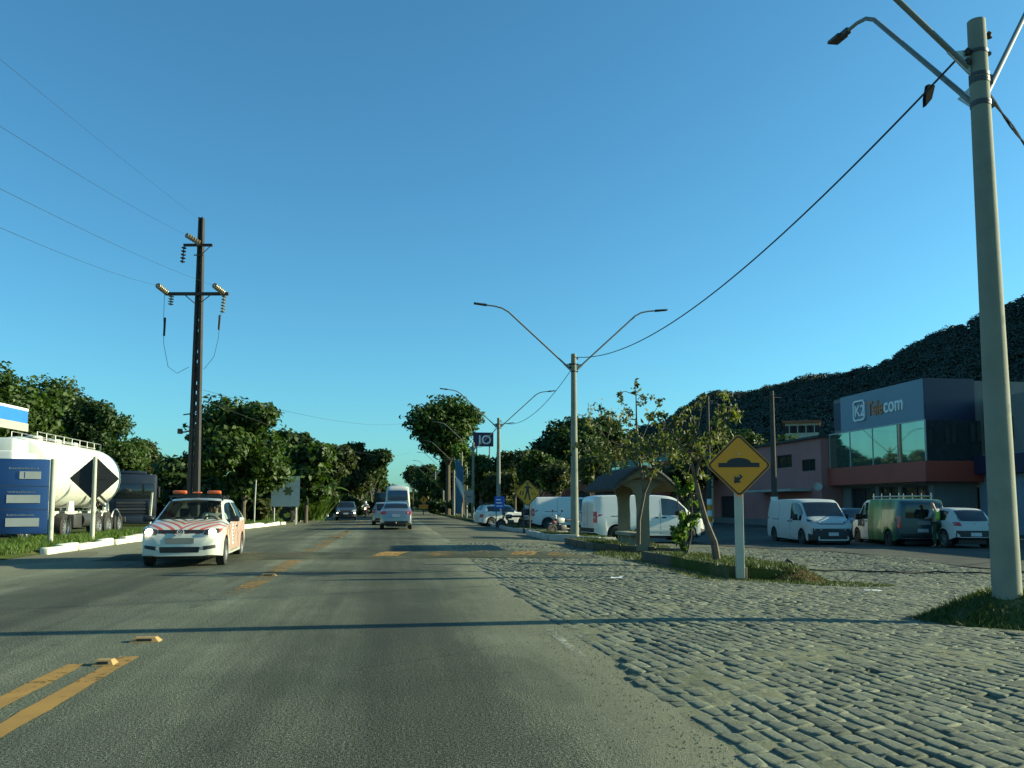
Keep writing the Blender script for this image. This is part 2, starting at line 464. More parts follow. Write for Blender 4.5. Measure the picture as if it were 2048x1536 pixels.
M['cloth_dark'] = mat('dark_cloth', (0.02, 0.022, 0.028), 0.9, var=0.3, scale=12)
M['cloth_grey'] = mat('grey_cloth', (0.20, 0.23, 0.24), 0.9, var=0.2, scale=12)
M['cloth_green'] = mat('green_trousers', (0.02, 0.05, 0.025), 0.9, var=0.25, scale=12)
M['cloth_white'] = mat('white_shirt', (0.55, 0.52, 0.46), 0.9, var=0.1, scale=12)
M['hivis'] = mat('hi_vis_cloth', (0.30, 0.48, 0.05), 0.8, var=0.12, scale=10)
M['litter'] = mat('litter_plastic', (0.75, 0.75, 0.73), 0.5, var=0.05)
M['paint_yellow'] = paint_mark('road_paint_yellow', (0.32, 0.175, 0.03), 0.40)
M['paint_yellow_worn'] = paint_mark('road_paint_yellow_worn', (0.29, 0.165, 0.036), 0.53)
M['paint_white'] = paint_mark('road_paint_white', (0.33, 0.33, 0.26), 0.555)
M['lamp_glow'] = glow('headlamp_lit', (1.0, 0.86, 0.55), 6.0)
M['flag_blue'] = mat('flag_blue', (0.05, 0.15, 0.24), 0.8, var=0.2, scale=2)
M['sign_blue'] = mat('sign_blue', (0.015, 0.09, 0.40), 0.5, var=0.08)
M['banner_purple'] = mat('banner_purple', (0.05, 0.025, 0.06), 0.7, var=0.15)
def glass_mat(name, c, rough=0.05, alpha=1.0):
    t = NT(name)
    t.col(t.ramp(t.noise(t.coord(), 2.0, 2), [(0.3, tuple(x * .8 for x in c)), (0.7, c)]))
    t.rough(rough)
    t.b.inputs['Specular IOR Level'].default_value = 0.8
    if alpha < 1:
        lw = t.new('ShaderNodeLayerWeight'); lw.inputs[0].default_value = 0.25
        tr = t.new('ShaderNodeBsdfTransparent'); tr.inputs[0].default_value = (0.75, 0.85, 0.80, 1)
        ms = t.new('ShaderNodeMixShader')
        t.link(t.math('ADD', t.math('MULTIPLY', lw.outputs['Fresnel'], 0.8), 1 - alpha - 0.0), ms.inputs[0])
        t.link(tr.outputs[0], ms.inputs[1]); t.link(t.b.outputs[0], ms.inputs[2])
        t.link(ms.outputs[0], t.out.inputs[0])
    return t.mat
M['car_glass'] = glass_mat('car_glass', (0.012, 0.016, 0.018))
M['clear_glass'] = glass_mat('clear_car_glass', (0.02, 0.03, 0.03), 0.03, 0.9)
M['win_glass'] = glass_mat('window_glass', (0.02, 0.03, 0.03), 0.08)
def mirror_glass():
    t = NT('green_mirror_glass')
    t.col(t.ramp(t.noise(t.coord(), 0.8, 2), [(0.3, (0.25, 0.36, 0.30)), (0.7, (0.29, 0.40, 0.34))]))
    t.b.inputs['Metallic'].default_value = 0.85
    t.rough(0.03)
    t.bump(t.noise(t.coord(), 0.6, 1), 0.04, 0.05)
    return t.mat
M['mirror_glass'] = mirror_glass()

# ------------------------------------------------------------------ ground, road, pavements
rng = random.Random(7)
def nz(x, y, s=1.0, o=0.0):
    return noise.noise(Vector((x * s + o, y * s - o * 1.7, o)))
def struct(o, label=None):
    o['kind'] = 'structure'
    if label: o['label'] = label
    return o

def axis_pts(lo, hi, fine):
    out = [lo]; x = lo
    while x < hi:
        x += max(fine, abs(x) * 0.12); out.append(min(x, hi))
    return out
gx = [-2500, -900, -300, -100, -40, -20, -9, -3, 0, 2] + [2 + i * 1.0 for i in range(1, 13)] + [20, 30, 60, 200, 700, 2500]
gy = [-300, -60, -10, 0, 10, 20, 30, 45, 70, 110, 170, 260, 420, 800, 1600, 3500]
mb = MB()
mb.add([(x, y, gz(x, y) - 0.10) for y in gy for x in gx],
       [(j*len(gx)+i, j*len(gx)+i+1, (j+1)*len(gx)+i+1, (j+1)*len(gx)+i) for j in range(len(gy)-1) for i in range(len(gx)-1)], 0, True)
struct(mb.build('ground', M['soil_grass']))

def sheet(name, xl, xr, y0, y1, nx, ny, dz, m, power=1.0):
    """a sheet that follows the ground between two edges given as functions of y"""
    def fn(u, v):
        y = y0 + (y1 - y0) * v ** power
        a, b = xl(y), xr(y)
        x = a + (b - a) * u
        return (x, y, gz(x, y) + dz)
    mb = MB().grid(fn, nx, ny)
    return struct(mb.build(name, m))
ROAD_R = lambda y: 1.78 + 0.16 * nz(0, y, 0.5, 3) + 0.08 * nz(0, y, 2.3, 9) + (0.0 if y < 24 else 0.2)
mb = MB().grid(lambda u, v: (-9.6 + (ROAD_R(-12 + 900 * v ** 2.2) + 9.6) * u, -12 + 900 * v ** 2.2, 0.0), 24, 260)
struct(mb.build('road', M['asphalt']))
sheet('shoulder', lambda y: 1.9, lambda y: 16.0, 26.5, 160, 30, 60, -0.004, M['shoulder'], 1.5)
sheet('parking_lot', lambda y: 12.6 + 0.5 * nz(0, y, .4, 5) + 2.3 * sstep(31, 26, y), lambda y: 34.0, 18, 75, 40, 60, 0.012, M['lot'])
sheet('forecourt', lambda y: -60.0, lambda y: -11.5, -5, 60, 8, 16, -0.02, M['lot'])

# speed bump across the road, with worn yellow bars
BX0, BX1, BY0, BY1 = -7.0, 5.2, 20.4, 22.4
def bump_z(x, y):
    t = (y - BY0) / (BY1 - BY0)
    e = sstep(BX0, BX0 + 0.5, x) * sstep(BX1, BX1 - 1.2, x)
    return gz(x) + (0.10 * math.sin(math.pi * t) ** 0.8 if 0 < t < 1 else 0) * e + 0.003 + 0.006 * nz(x, y, 2.0, 4)
mb = MB().grid(lambda u, v: (BX0 + (BX1 - BX0) * u, BY0 + (BY1 - BY0) * v, bump_z(BX0 + (BX1 - BX0) * u, BY0 + (BY1 - BY0) * v)), 60, 14)
sb = struct(mb.build('speed_bump', M['bump_asphalt']))
for k, cx in enumerate((-4.75, -3.55, -2.35, 0.05, 1.35, 2.3, 3.45, 4.4)):
    w = 0.62
    mb = MB().grid(lambda u, v: (cx + (u - .5) * w + (v - .5) * 0.55, BY0 + 0.25 + 1.5 * v,
                                 bump_z(cx + (u - .5) * w + (v - .5) * .55, BY0 + .25 + 1.5 * v) + 0.004), 8, 10)
    o = mb.build('painted_bar', M['paint_yellow'] if k == 3 else M['paint_yellow_worn'], sb)

def stripe(name, pts, w, m, z=0.004):
    """painted line along a list of points"""
    mb = MB(); vs = []; fs = []
    for i, (x, y) in enumerate(pts):
        a = pts[max(0, i-1)]; b = pts[min(len(pts)-1, i+1)]
        d = Vector((b[0]-a[0], b[1]-a[1])).normalized()
        j = 0.018 * nz(x, y, 3.0, 2)
        for s in (-1, 1):
            vs.append((x - s * d.y * (w / 2 + j), y + s * d.x * (w / 2 + j), gz(x) + z))
    fs = [(2*i, 2*i+1, 2*i+3, 2*i+2) for i in range(len(pts)-1)]
    return struct(mb.add(vs, fs).build(name, m))
def run(x0, y0, x1, y1, n=60):
    return [(x0 + (x1 - x0) * i / n, y0 + (y1 - y0) * i / n) for i in range(n + 1)]
stripe('centre_line', run(-2.22, -5, -2.24, 7.6), 0.16, M['paint_yellow'])
stripe('centre_line', run(-2.54, -5, -2.56, 7.3), 0.15, M['paint_yellow'])
stripe('centre_line', run(-2.28, 12.6, -2.30, 20.2), 0.34, M['paint_yellow_worn'])
stripe('centre_line', run(-2.32, 22.6, -2.36, 44), 0.42, M['paint_yellow_worn'])
stripe('centre_line', run(-2.36, 46, -2.4, 220), 0.36, M['paint_yellow_worn'])
stripe('edge_line', [(1.62 + 0.05 * nz(0, y, .3, 1), y) for y in np.linspace(6.7, 8.9, 24)], 0.09, M['paint_white'])
stripe('edge_line', [(1.75 + 0.05 * nz(0, y, .3, 1), y) for y in np.linspace(13.5, 90, 120)], 0.13, M['paint_white'])
stripe('edge_line', run(-5.75, 9, -5.85, 90), 0.10, M['paint_white'])
stripe('lot_line', run(12.9, 33.4, 15.2, 33.2, 6), 0.16, M['letter_white'], 0.012)
stripe('lot_line', run(18.6, 29.2, 25.5, 28.0, 10), 0.12, M['letter_white'], 0.012)

# raised road studs on the centre line
def stud(px, py, w, label):
    p = ground_at(px, py)
    mb = MB()
    l, h = 0.14, 0.042
    vs = [(-w/2, -l/2, 0), (w/2, -l/2, 0), (w/2, l/2, 0), (-w/2, l/2, 0),
          (-w/2*.68, -l/2*.6, h), (w/2*.68, -l/2*.6, h), (w/2*.68, l/2*.6, h), (-w/2*.68, l/2*.6, h)]
    mb.add(vs, [(0,3,2,1),(4,5,6,7),(0,1,5,4),(1,2,6,5),(2,3,7,6),(3,0,4,7)])
    o = mb.build('road_stud', M['stud'])
    o.location = (p.x, p.y, 0.002)
    MB().box(-w*.25, w*.25, -l/2*.86-.004, -l/2*.72, 0.010, 0.032).build('reflector', M['iron'], o)
    tag(o, label, 'road stud', 'yellow road studs on the centre line')
stud(292, 1283, 0.27, 'yellow road stud nearest the camera beyond the end of the double yellow lines')
stud(210, 1329, 0.17, 'small broken road stud between the two near yellow lines')
stud(537, 1152, 0.30, 'yellow road stud in front of the faded yellow line before the speed bump')
stud(676, 1076, 0.34, 'yellow road stud on the centre line just past the speed bump')
stud(694, 1064, 0.34, 'yellow road stud farther up the centre line, left of the silver sedan')
stud(722, 1046, 0.34, 'farthest yellow road stud, left of the small beige hatchback')

# ------------------------------------------------------------------ cobbled pavement
def sand_h(x, y):
    n = nz(x, y, 0.9, 11) * 0.6 + nz(x, y, 2.2, 5) * 0.4
    return -0.014 + 0.062 * n + 0.032 * sstep(2.7, 1.6, x) + 0.014 * nz(x, y, 6.0, 2)
def cob_h(x, y):                               # undulating level of the stones themselves
    return gz(x, y) + 0.022 * nz(x, y, 0.5, 21) + 0.010 * nz(x, y, 1.4, 31)
def cob_l(y): return 1.62 + 0.12 * nz(0, y, 0.5, 3) + 0.10 * nz(0, y, 1.9, 6) + 0.06 * nz(0, y, 5.0, 8)
mb = MB()
def fnc(u, v):
    y = 1.5 + 27.5 * v ** 1.5; x = cob_l(y) + (15.5 - cob_l(y)) * u ** 1.3
    k = sstep(0.02, 0.55, x - cob_l(y))
    return (x, y, -0.008 * (1 - k) + (cob_h(x, y) + min(sand_h(x, y), 0.002) + 0.002) * k)
mb.grid(fnc, 150, 260)
pave = struct(mb.build('cobbled_pavement', M['sand']))
def stone_shape(r, w, l):
    """a worn setts block: irregular top, chamfer, sides; 26 triangles"""
    c = [(-1,-1),(1,-1),(1,1),(-1,1)]
    j = lambda s: r.uniform(-s, s)
    base = [(cx*w/2 + j(.010), cy*l/2 + j(.012), -0.10) for cx, cy in c]
    mid = [(b[0], b[1], -0.013 + j(.005)) for b in base]
    k = r.uniform(.88, .95)
    ring = [(b[0]*k + j(.006), b[1]*k + j(.006), -.003 + j(.003)) for b in base]
    top = [(b[0]*.62 + j(.008), b[1]*.62 + j(.008), .000 + j(.003)) for b in base]
    vs = base + mid + ring + top
    fs = []
    for q in (0, 4, 8):
        fs += [(q+i, q+(i+1)%4, q+4+(i+1)%4, q+4+i) for i in range(4)]
    fs.append((12, 13, 14, 15))
    return vs, fs
rs = random.Random(3)
stones = []
def in_island(x, y):
    return 6.3 < x < 8.5 and (14.8 < y < 20.4 or y > 23.4) or ((x - 8.75) / 2.4) ** 2 + ((y - 9.35) / 1.1) ** 2 < 1
c0 = -0.6
row = 0
while c0 < 17.0:
    w = rs.uniform(0.10, 0.15)
    y = 1.2 + rs.uniform(0, 0.25)
    while y < 28.6:
        l = rs.uniform(0.12, 0.22)
        yc = y + l / 2
        x = c0 + w / 2 - 0.085 * (yc - 14) + 0.10 * nz(c0, yc, 0.22, 8) + 0.03 * nz(c0, yc, 1.1, 2)
        y += l + 0.016
        if x < 1.80 + 0.12 * nz(0, yc, 0.5, 3) or x > 15.3 or in_island(x, yc): continue
        if BX0 < x < BX1 and BY0 - .05 < yc < BY1 + .05: continue
        a = (x - 0) * math.cos(YAW) - yc * math.sin(YAW); z = x * math.sin(YAW) + yc * math.cos(YAW)
        if abs(a) > 0.70 * z + 0.6 or z < 2.3: continue
        if z > 17 and rs.random() < 0.10: continue
        if rs.random() < 0.025: continue
        stones.append((z, x + rs.uniform(-.008, .008), yc, w - rs.uniform(.004, .012), l))
    c0 += w
    row += 1
vis = [s for s in stones if (s[1]*math.cos(YAW) - s[2]*math.sin(YAW)) < 0.63 * s[0] and s[0] > 3.9]
near = sorted(vis, key=lambda s: s[0])[:300]
near_set = set(near)
variants = []
for k in range(14):
    vs, fs = stone_shape(rs, 0.165, 0.215)
    variants.append(MB().add(vs, fs, 0, True).mesh('cobblestone', M['stone'], 75))
def stone_pose(s):
    z, x, y, w, l = s
    return (x, y, cob_h(x, y) + rs.uniform(-.005, .005) + 0.006), (rs.uniform(-.035, .035), rs.uniform(-.035, .035), 0.085 + rs.uniform(-.09, .09))
for s in near:
    o = linked('cobblestone', variants[rs.randrange(14)], pave)
    o.location, o.rotation_euler = stone_pose(s)
    o.scale = (s[3] / 0.165, s[4] / 0.215, 1)
far = MB()
for s in stones:
    if s in near_set: continue
    loc, rot = stone_pose(s)
    mt = Matrix.Translation(loc) @ Matrix.Rotation(rot[2], 4, 'Z') @ Matrix.Rotation(rot[0], 4, 'X') @ Matrix.Rotation(rot[1], 4, 'Y')
    vs, fs = stone_shape(rs, s[3], s[4])
    far.add([mt @ Vector(v) for v in vs], fs, 0, True)
tag(far.build('cobblestones', M['stone'], pave, 75), kind='stuff')

# loose grit along the ragged road edge
gr = MB()
for k in range(2600):
    y = 3.0 + 22 * rs.random() ** 1.6
    x = cob_l(y) + rs.gauss(0.05, 0.20)
    s = rs.uniform(.003, .009)
    z0 = 0.0 if x < ROAD_R(y) else cob_h(x, y) - .004
    a = rs.uniform(0, 6.28); c_, s_ = math.cos(a) * s, math.sin(a) * s
    gr.add([(x + c_, y + s_, z0), (x - s_, y + c_, z0), (x - c_, y - s_, z0), (x + s_, y - c_, z0), (x, y, z0 + s * 1.1)], [(0, 1, 4), (1, 2, 4), (2, 3, 4), (3, 0, 4)])
tag(gr.build('grit', M['stone']), 'loose grit scattered along the broken edge of the asphalt', 'gravel', kind='stuff')

# ------------------------------------------------------------------ foliage helpers (numpy)
def leaves_mesh(name, cen, nrm, size, m, seed=0, aspect=1.7, bend=0.25):
    """one mesh of bent diamond leaves; cen Nx3, nrm Nx3 (rough facing), size N"""
    r = np.random.RandomState(seed)
    n = len(cen)
    nrm = nrm / (np.linalg.norm(nrm, axis=1, keepdims=True) + 1e-9)
    t = r.normal(size=(n, 3)); t -= (t * nrm).sum(1, keepdims=True) * nrm
    t /= np.linalg.norm(t, axis=1, keepdims=True) + 1e-9
    b = np.cross(nrm, t)
    s = size[:, None]
    v = np.empty((n, 4, 3), np.float32)
    v[:, 0] = cen - t * s * .5 * aspect
    v[:, 1] = cen - b * s * .5 + nrm * s * bend * .5
    v[:, 2] = cen + t * s * .5 * aspect - nrm * s * bend
    v[:, 3] = cen + b * s * .5 + nrm * s * bend * .5
    me = bpy.data.meshes.new(name)
    me.vertices.add(n * 4); me.vertices.foreach_set('co', v.ravel())
    me.loops.add(n * 4); me.loops.foreach_set('vertex_index', np.arange(n * 4, dtype=np.int32))
    me.polygons.add(n); me.polygons.foreach_set('loop_start', np.arange(0, n * 4, 4, dtype=np.int32))
    me.materials.append(m)
    me.update(calc_edges=True)
    return me
def blades_mesh(name, pos, h, m, seed=0, width=0.012):
    r = np.random.RandomState(seed)
    n = len(pos)
    a = r.uniform(0, 2 * np.pi, n); lean = r.normal(0, 0.45, (n, 2)) * h[:, None]
    w = width * r.uniform(.6, 1.5, n)
    v = np.empty((n, 3, 3), np.float32)
    d = np.stack([np.cos(a) * w, np.sin(a) * w, np.zeros(n)], 1)
    v[:, 0] = pos - d; v[:, 1] = pos + d
    v[:, 2] = pos + np.stack([lean[:, 0], lean[:, 1], h], 1)
    me = bpy.data.meshes.new(name)
    me.vertices.add(n * 3); me.vertices.foreach_set('co', v.ravel())
    me.loops.add(n * 3); me.loops.foreach_set('vertex_index', np.arange(n * 3, dtype=np.int32))
    me.polygons.add(n); me.polygons.foreach_set('loop_start', np.arange(0, n * 3, 3, dtype=np.int32))
    me.materials.append(m)
    me.update(calc_edges=True)
    return me

# ------------------------------------------------------------------ kerbs and grass islands
def kerb_blocks(parent, line, top, w, length, m, seed=1, rough=0.02, z0=None, gap=0.02, skip=()):
    """kerb stones, each a block of its own, along a line of ground points"""
    r = random.Random(seed)
    pts = [Vector((p[0], p[1], 0)) for p in line]
    seg = [(pts[i], pts[i+1]) for i in range(len(pts)-1)]
    k = 0
    for a, b in seg:
        d = b - a; L = d.length; n = max(1, round(L / length)); d.normalize(); nrm = Vector((-d.y, d.x, 0))
        cuts = [0.0] + [min(L, max(0, (i + r.uniform(-.18, .18)) * L / n)) for i in range(1, n)] + [L]
        for i in range(n):
            k += 1
            if k in skip: continue
            p, q = a + d * (cuts[i] + gap/2), a + d * (cuts[i+1] - gap/2)
            off = nrm * r.uniform(-rough, rough)
            h = top + r.uniform(-rough, rough)
            mb = MB()
            m3 = Matrix.Translation(p + off) @ Matrix.Rotation(math.atan2(d.y, d.x) + r.uniform(-.02, .02), 4, 'Z')
            ln = (q - p).length
            bot = (gz(p.x) if z0 is None else z0) - 0.05
            bm_ = MB().bbox(0, ln, -w/2, w/2, bot, gz(p.x) + h, min(.035, w*.2))
            mb.add([m3 @ Vector((v[0], v[1] + rough * .6 * nz(v[0]+k, v[2], 4, k), v[2] + rough * .8 * nz(v[0] + k*3, v[1], 3, k))) for v in bm_.v], bm_.f, 0, True)
            mb.build('kerb_stone', m, parent)

def poly_grid_points(poly, n, seed):
    r = np.random.RandomState(seed)
    P = np.array(poly); lo, hi = P.min(0), P.max(0)
    out = []
    while len(out) < n:
        q = r.uniform(lo, hi, (n, 2))
        ins = np.zeros(len(q), bool)
        j = len(P) - 1
        for i in range(len(P)):
            c = ((P[i,1] > q[:,1]) != (P[j,1] > q[:,1])) & (q[:,0] < (P[j,0]-P[i,0]) * (q[:,1]-P[i,1]) / (P[j,1]-P[i,1] + 1e-12) + P[i,0])
            ins ^= c; j = i
        out += list(q[ins])
    return np.array(out[:n])
def grass(name, poly, n, zf, hmin, hmax, m, seed, label, width=0.012):
    q = poly_grid_points(poly, n, seed)
    r = np.random.RandomState(seed + 5)
    keep = np.array([nz(x, y, 1.3, seed) + 0.35 * r.normal() > -0.25 for x, y in q])
    q = q[keep]
    pos = np.array([(x, y, zf(x, y) - 0.01) for x, y in q], np.float32)
    h = r.uniform(hmin, hmax, len(q)) * (1 + 0.5 * np.array([nz(x, y, .8, seed + 3) for x, y in q]))
    o = linked(name, blades_mesh(name, pos, h, m, seed, width))
    return tag(o, label, 'grass', kind='stuff')

def island(name, poly, h, label, kerb_line, kerb_mat, length=0.9, n_grass=6000, m=None, seed=1, hump=0.06, kw=0.13):
    zf = lambda x, y: gz(x) + h - 0.02 + hump * nz(x, y, 0.7, seed)
    c = Vector((sum(p[0] for p in poly) / len(poly), sum(p[1] for p in poly) / len(poly)))
    mb = MB(); N = 10
    pts = []
    for i in range(len(poly)):
        a, b = poly[i], poly[(i+1) % len(poly)]
        k = max(2, int((Vector(a) - Vector(b)).length / 0.5))
        pts += [(a[0] + (b[0]-a[0]) * t / k, a[1] + (b[1]-a[1]) * t / k) for t in range(k)]
    vs, fs = [], []
    for ring in range(6):
        t = ring / 5
        for p in pts:
            x, y = p[0] + (c[0] - p[0]) * t, p[1] + (c[1] - p[1]) * t
            vs.append((x, y, zf(x, y)))
    for p in pts: vs.append((p[0], p[1], gz(p[0]) - 0.08))
    n = len(pts)
    for ring in range(5):
        fs += [(ring*n+i, ring*n+(i+1)%n, (ring+1)*n+(i+1)%n, (ring+1)*n+i) for i in range(n)]
    fs += [(6*n+i, 6*n+(i+1)%n, (i+1)%n, i) for i in range(n)]
    o = struct(mb.add(vs, fs, 0, True).build(name, m or M['soil_grass']))
    if kerb_line: kerb_blocks(o, kerb_line, h, kw, length, kerb_mat, seed, 0.012)
    grass('grass', poly, n_grass, zf, 0.03, 0.11, M['grass_olive'], seed + 40, label)
    return o, zf
isl_a, za = island('grass_island', [(6.35, 15.2), (6.25, 20.3), (7.9, 20.2), (8.35, 17.5), (8.2, 15.6), (7.3, 15.0)], 0.24,
       'short grass on the raised island around the orange hump sign', [(6.55, 14.9), (6.25, 20.35), (7.9, 20.3)], M['kerb_dark'], 1.0, 9000, seed=2)
isl_b, zb_ = island('grass_island', [(6.1, 24.9), (8.25, 23.0), (8.5, 29.0), (6.2, 29.3)], 0.22,
       'short grass on the raised island under the bus shelter', [(6.1, 29.2), (6.1, 24.85), (8.3, 22.95)], M['kerb_dark'], 1.0, 8000, seed=3)
isl_c, zc_ = island('grass_island', [(6.1, 32.5), (7.6, 30.4), (8.4, 30.6), (8.3, 37.6), (6.2, 37.8)], 0.24,
       'grass patch inside the white kerb at the second lamp post', [(6.1, 37.7), (6.1, 32.45), (7.65, 30.3), (8.45, 30.5)], M['kerb_grey'], 1.2, 4000, seed=4, kw=0.16)
isl_d, zd_ = island('grass_island', [(6.2, 43), (7.2, 39.4), (8.3, 39.6), (8.2, 60), (6.3, 60)], 0.2,
       'dry grass around the pedestrian crossing sign', [(6.25, 54), (6.2, 43), (7.25, 39.3), (8.35, 39.5)], M['kerb_grey'], 1.4, 4000, seed=5, kw=0.16)
isl_e, ze_ = island('grass_island', [(6.4, 63), (8.4, 62.5), (8.3, 150), (6.5, 150)], 0.15,
       'rough grass along the far row of lamp posts', None, None, 1.4, 5000, seed=6)

# small weeds between the stones
wr = np.random.RandomState(31); wp_ = []
for k in range(60):
    cx_, cy_ = wr.uniform(2.2, 13.5), 4 + 22 * wr.rand() ** 1.2
    if in_island(cx_, cy_): continue
    q = wr.normal(0, 1, (26, 2)) * np.array([[.05, .11]]) + np.array([[cx_, cy_]])
    wp_ += [(x, y, cob_h(x, y) - .02) for x, y in q]
wp_ = np.array(wp_, np.float32)
tag(linked('weeds', blades_mesh('weeds', wp_, wr.uniform(.02, .06, len(wp_)), M['grass_olive'], 32, .006)), 'small weeds growing in the joints of the cobbles', 'weeds', kind='stuff')

# earth mound under the near lamp post
MC = (8.75, 9.35)
def mound_z(x, y):
    q = ((x - MC[0]) / 2.55) ** 2
    ry = 1.05 + 0.10 * nz(x, 0, 0.9, 4)
    d = math.sqrt(q + ((y - MC[1]) / ry) ** 2)
    return gz(x) - 0.05 + (0.05 + 0.36) * sstep(1.04, 0.52, d) + 0.05 * nz(x, y, 1.5, 6) * sstep(1.0, .7, d)
mb = MB().grid(lambda u, v: (5.8 + 5.6 * u, 7.9 + 3.0 * v, mound_z(5.8 + 5.6 * u, 7.9 + 3.0 * v)), 70, 40)
struct(mb.build('earth_mound', M['soil_grass']))
mp = [(MC[0] + 2.5 * math.cos(a), MC[1] + 1.02 * math.sin(a)) for a in np.linspace(0, 2*np.pi, 24)[:-1]]
grass('grass', mp, 22000, mound_z, 0.03, 0.09, M['grass_olive'], 81, 'short grass covering the earth mound of the near lamp post', 0.007)
# reddish soil heaped against the near end of the sign island
def heap_z(x, y):
    d = math.sqrt(((x - 7.65) / 0.95) ** 2 + ((y - 15.25) / 0.7) ** 2)
    return gz(x) - 0.05 + 0.30 * sstep(1.0, 0.1, d) + 0.05 * nz(x, y, 3, 2) * sstep(1, .6, d)
mb = MB().grid(lambda u, v: (6.5 + 2.3 * u, 14.4 + 1.7 * v, heap_z(6.5 + 2.3 * u, 14.4 + 1.7 * v)), 36, 26)
tag(mb.build('soil_heap', M['red_soil']), 'heap of reddish soil at the near end of the island with the orange sign', 'soil heap')
hp = [(7.9 + 1.6 * math.cos(a), 14.75 + 0.55 * math.sin(a)) for a in np.linspace(0, 2*np.pi, 16)[:-1]]
grass('grass', hp, 5000, lambda x, y: max(heap_z(x, y), gz(x)), 0.03, 0.08, M['grass_olive'], 83, 'thin grass at the foot of the reddish soil heap', 0.009)
hp = [(5.6, 20.6), (6.3, 20.3), (7.6, 20.4), (8.0, 22.9), (6.1, 24.5), (5.4, 22.5)]
grass('grass', hp, 5000, lambda x, y: gz(x), 0.03, 0.10, M['grass_olive'], 84, 'low grass growing between the two raised islands', 0.012)
hp = [(5.6, 14.2), (6.4, 14.6), (6.2, 20.0), (5.7, 20.0)]
grass('grass', hp, 2200, lambda x, y: gz(x), 0.02, 0.07, M['dry_grass'], 85, 'dry grass tufts along the dark kerb of the sign island', 0.009)

# left verge with white-washed kerb
KL = [(-9.1, 23.3), (-9.2, 30), (-8.5, 42), (-7.5, 56), (-7.35, 57.5)]
KL2 = [(-7.5, 64), (-7.6, 84), (-7.9, 120)]
def verge_r(y):
    pts = [(-10, -11.0), (17.5, -10.2), (21, -9.15), (30, -9.25), (42, -8.55), (56, -7.55), (64, -7.55), (84, -7.65), (120, -7.95), (300, -8.2)]
    for (a, xa), (b, xb) in zip(pts, pts[1:]):
        if a <= y <= b: return xa + (xb - xa) * (y - a) / (b - a)
    return -8.2
def verge_z(x, y):
    return 0.015 + 0.13 * sstep(0, 0.35, verge_r(y) - x) * sstep(18, 22, y) + 0.05 * nz(x, y, .5, 7) * sstep(.2, 1, verge_r(y) - x)
def fnv(u, v):
    y = 16 + 134 * v ** 1.4; x = verge_r(y) - 6.5 * (1 - u)
    if y > 45: x = verge_r(y) - 30 * (1 - u)
    return (x, y, verge_z(x, y))
struct(MB().grid(fnv, 34, 110).build('grass_verge', M['soil_grass']))
kb = struct(MB().box(-9.4, -9.35, 21.5, 30, -.1, -.02).build('kerb', M['kerb_dark']))
kerb_blocks(kb, KL, 0.20, 0.22, 1.15, M['kerb_white'], 11, 0.05, gap=0.05, skip=(19,))
kerb_blocks(kb, KL2, 0.20, 0.24, 1.4, M['kerb_white'], 12, 0.06, gap=0.1, skip=(4, 9, 17, 23))
vp = [(-9.3, 21.2), (-9.35, 30), (-8.65, 42), (-7.7, 56), (-11, 58), (-11.6, 40), (-12, 20), (-10.4, 18)]
grass('grass', vp, 42000, verge_z, 0.07, 0.20, M['grass'], 90, 'bright green grass on the verge behind the white kerb', 0.016)
vp = [(-8, 57), (-7.7, 64), (-7.8, 84), (-8.1, 120), (-14, 120), (-13, 57)]
grass('grass', vp, 16000, verge_z, 0.12, 0.32, M['grass'], 91, 'green grass on the far stretch of the left verge', 0.035)

# ------------------------------------------------------------------ hill on the right
SKY = [(1000, 900), (1180, 880), (1330, 832), (1400, 778), (1440, 764), (1480, 768), (1560, 757), (1620, 742), (1680, 736), (1760, 716), (1800, 692), (1850, 662), (1900, 642), (1950, 626), (2000, 600), (2048, 580)]
sil = []
for px, py in SKY:
    d = ray(px, py)
    sil.append((math.atan2(d.x, d.y), d.z / math.hypot(d.x, d.y)))
sil += [(R(45), sil[-1][1] + 0.035), (R(50), sil[-1][1] + 0.05), (R(56), sil[-1][1] + 0.03), (R(66), 0.17), (R(78), 0.09), (R(90), 0.02)]
def ridge(az):
    if az <= sil[0][0]: return 0.0
    for (a, ta), (b, tb) in zip(sil, sil[1:]):
        if a <= az <= b: return ta + (tb - ta) * (az - a) / (b - a)
    return 0.0
HR0, HR1 = 130.0, 430.0
def hill_pt(az, t):
    r = HR0 + (HR1 - HR0) * t
    rid = ridge(az) * HR1 - 5.5
    z = max(0, rid) * (t ** 1.15) * (1 + 0.10 * math.sin(az * 40 + t * 3) * (1 - t)) + EYE * t
    if t > 1: z = max(0, rid) * (1 - (t - 1) * 0.9) + EYE
    z += 4 * nz(r * .02, az * 12, 1.0, 3) * t * (1.0 if t < .9 else 0.5) * (1 if rid > 3 else 0)
    return Vector((r * math.sin(az), r * math.cos(az), z - 0.5))
mb = MB().grid(lambda u, v: hill_pt(R(11) + R(79) * u, v * 1.7), 130, 40)
struct(mb.build('hill', M['leaf_hill']))
rh = np.random.RandomState(5)
cen, nrm, siz = [], [], []
n_tr = 0
while n_tr < 5000:
    az = R(rh.uniform(12, 60)); t = rh.uniform(0.04, 1.06) ** 0.8
    if ridge(az) * HR1 < 8: continue
    p = hill_pt(az, t); n_tr += 1
    rad = rh.uniform(1.8, 4.0)
    k = 130
    d = rh.normal(size=(k, 3)); d /= np.linalg.norm(d, axis=1, keepdims=True); d[:, 2] = np.abs(d[:, 2]) * 1.1 - 0.15
    cen.append(np.array(p)[None] + d * rad * rh.uniform(.7, 1.05, (k, 1)) + np.array([[0, 0, 0.8]])); nrm.append(d + rh.normal(0, .3, (k, 3))); siz.append(rh.uniform(.4, .95, k))
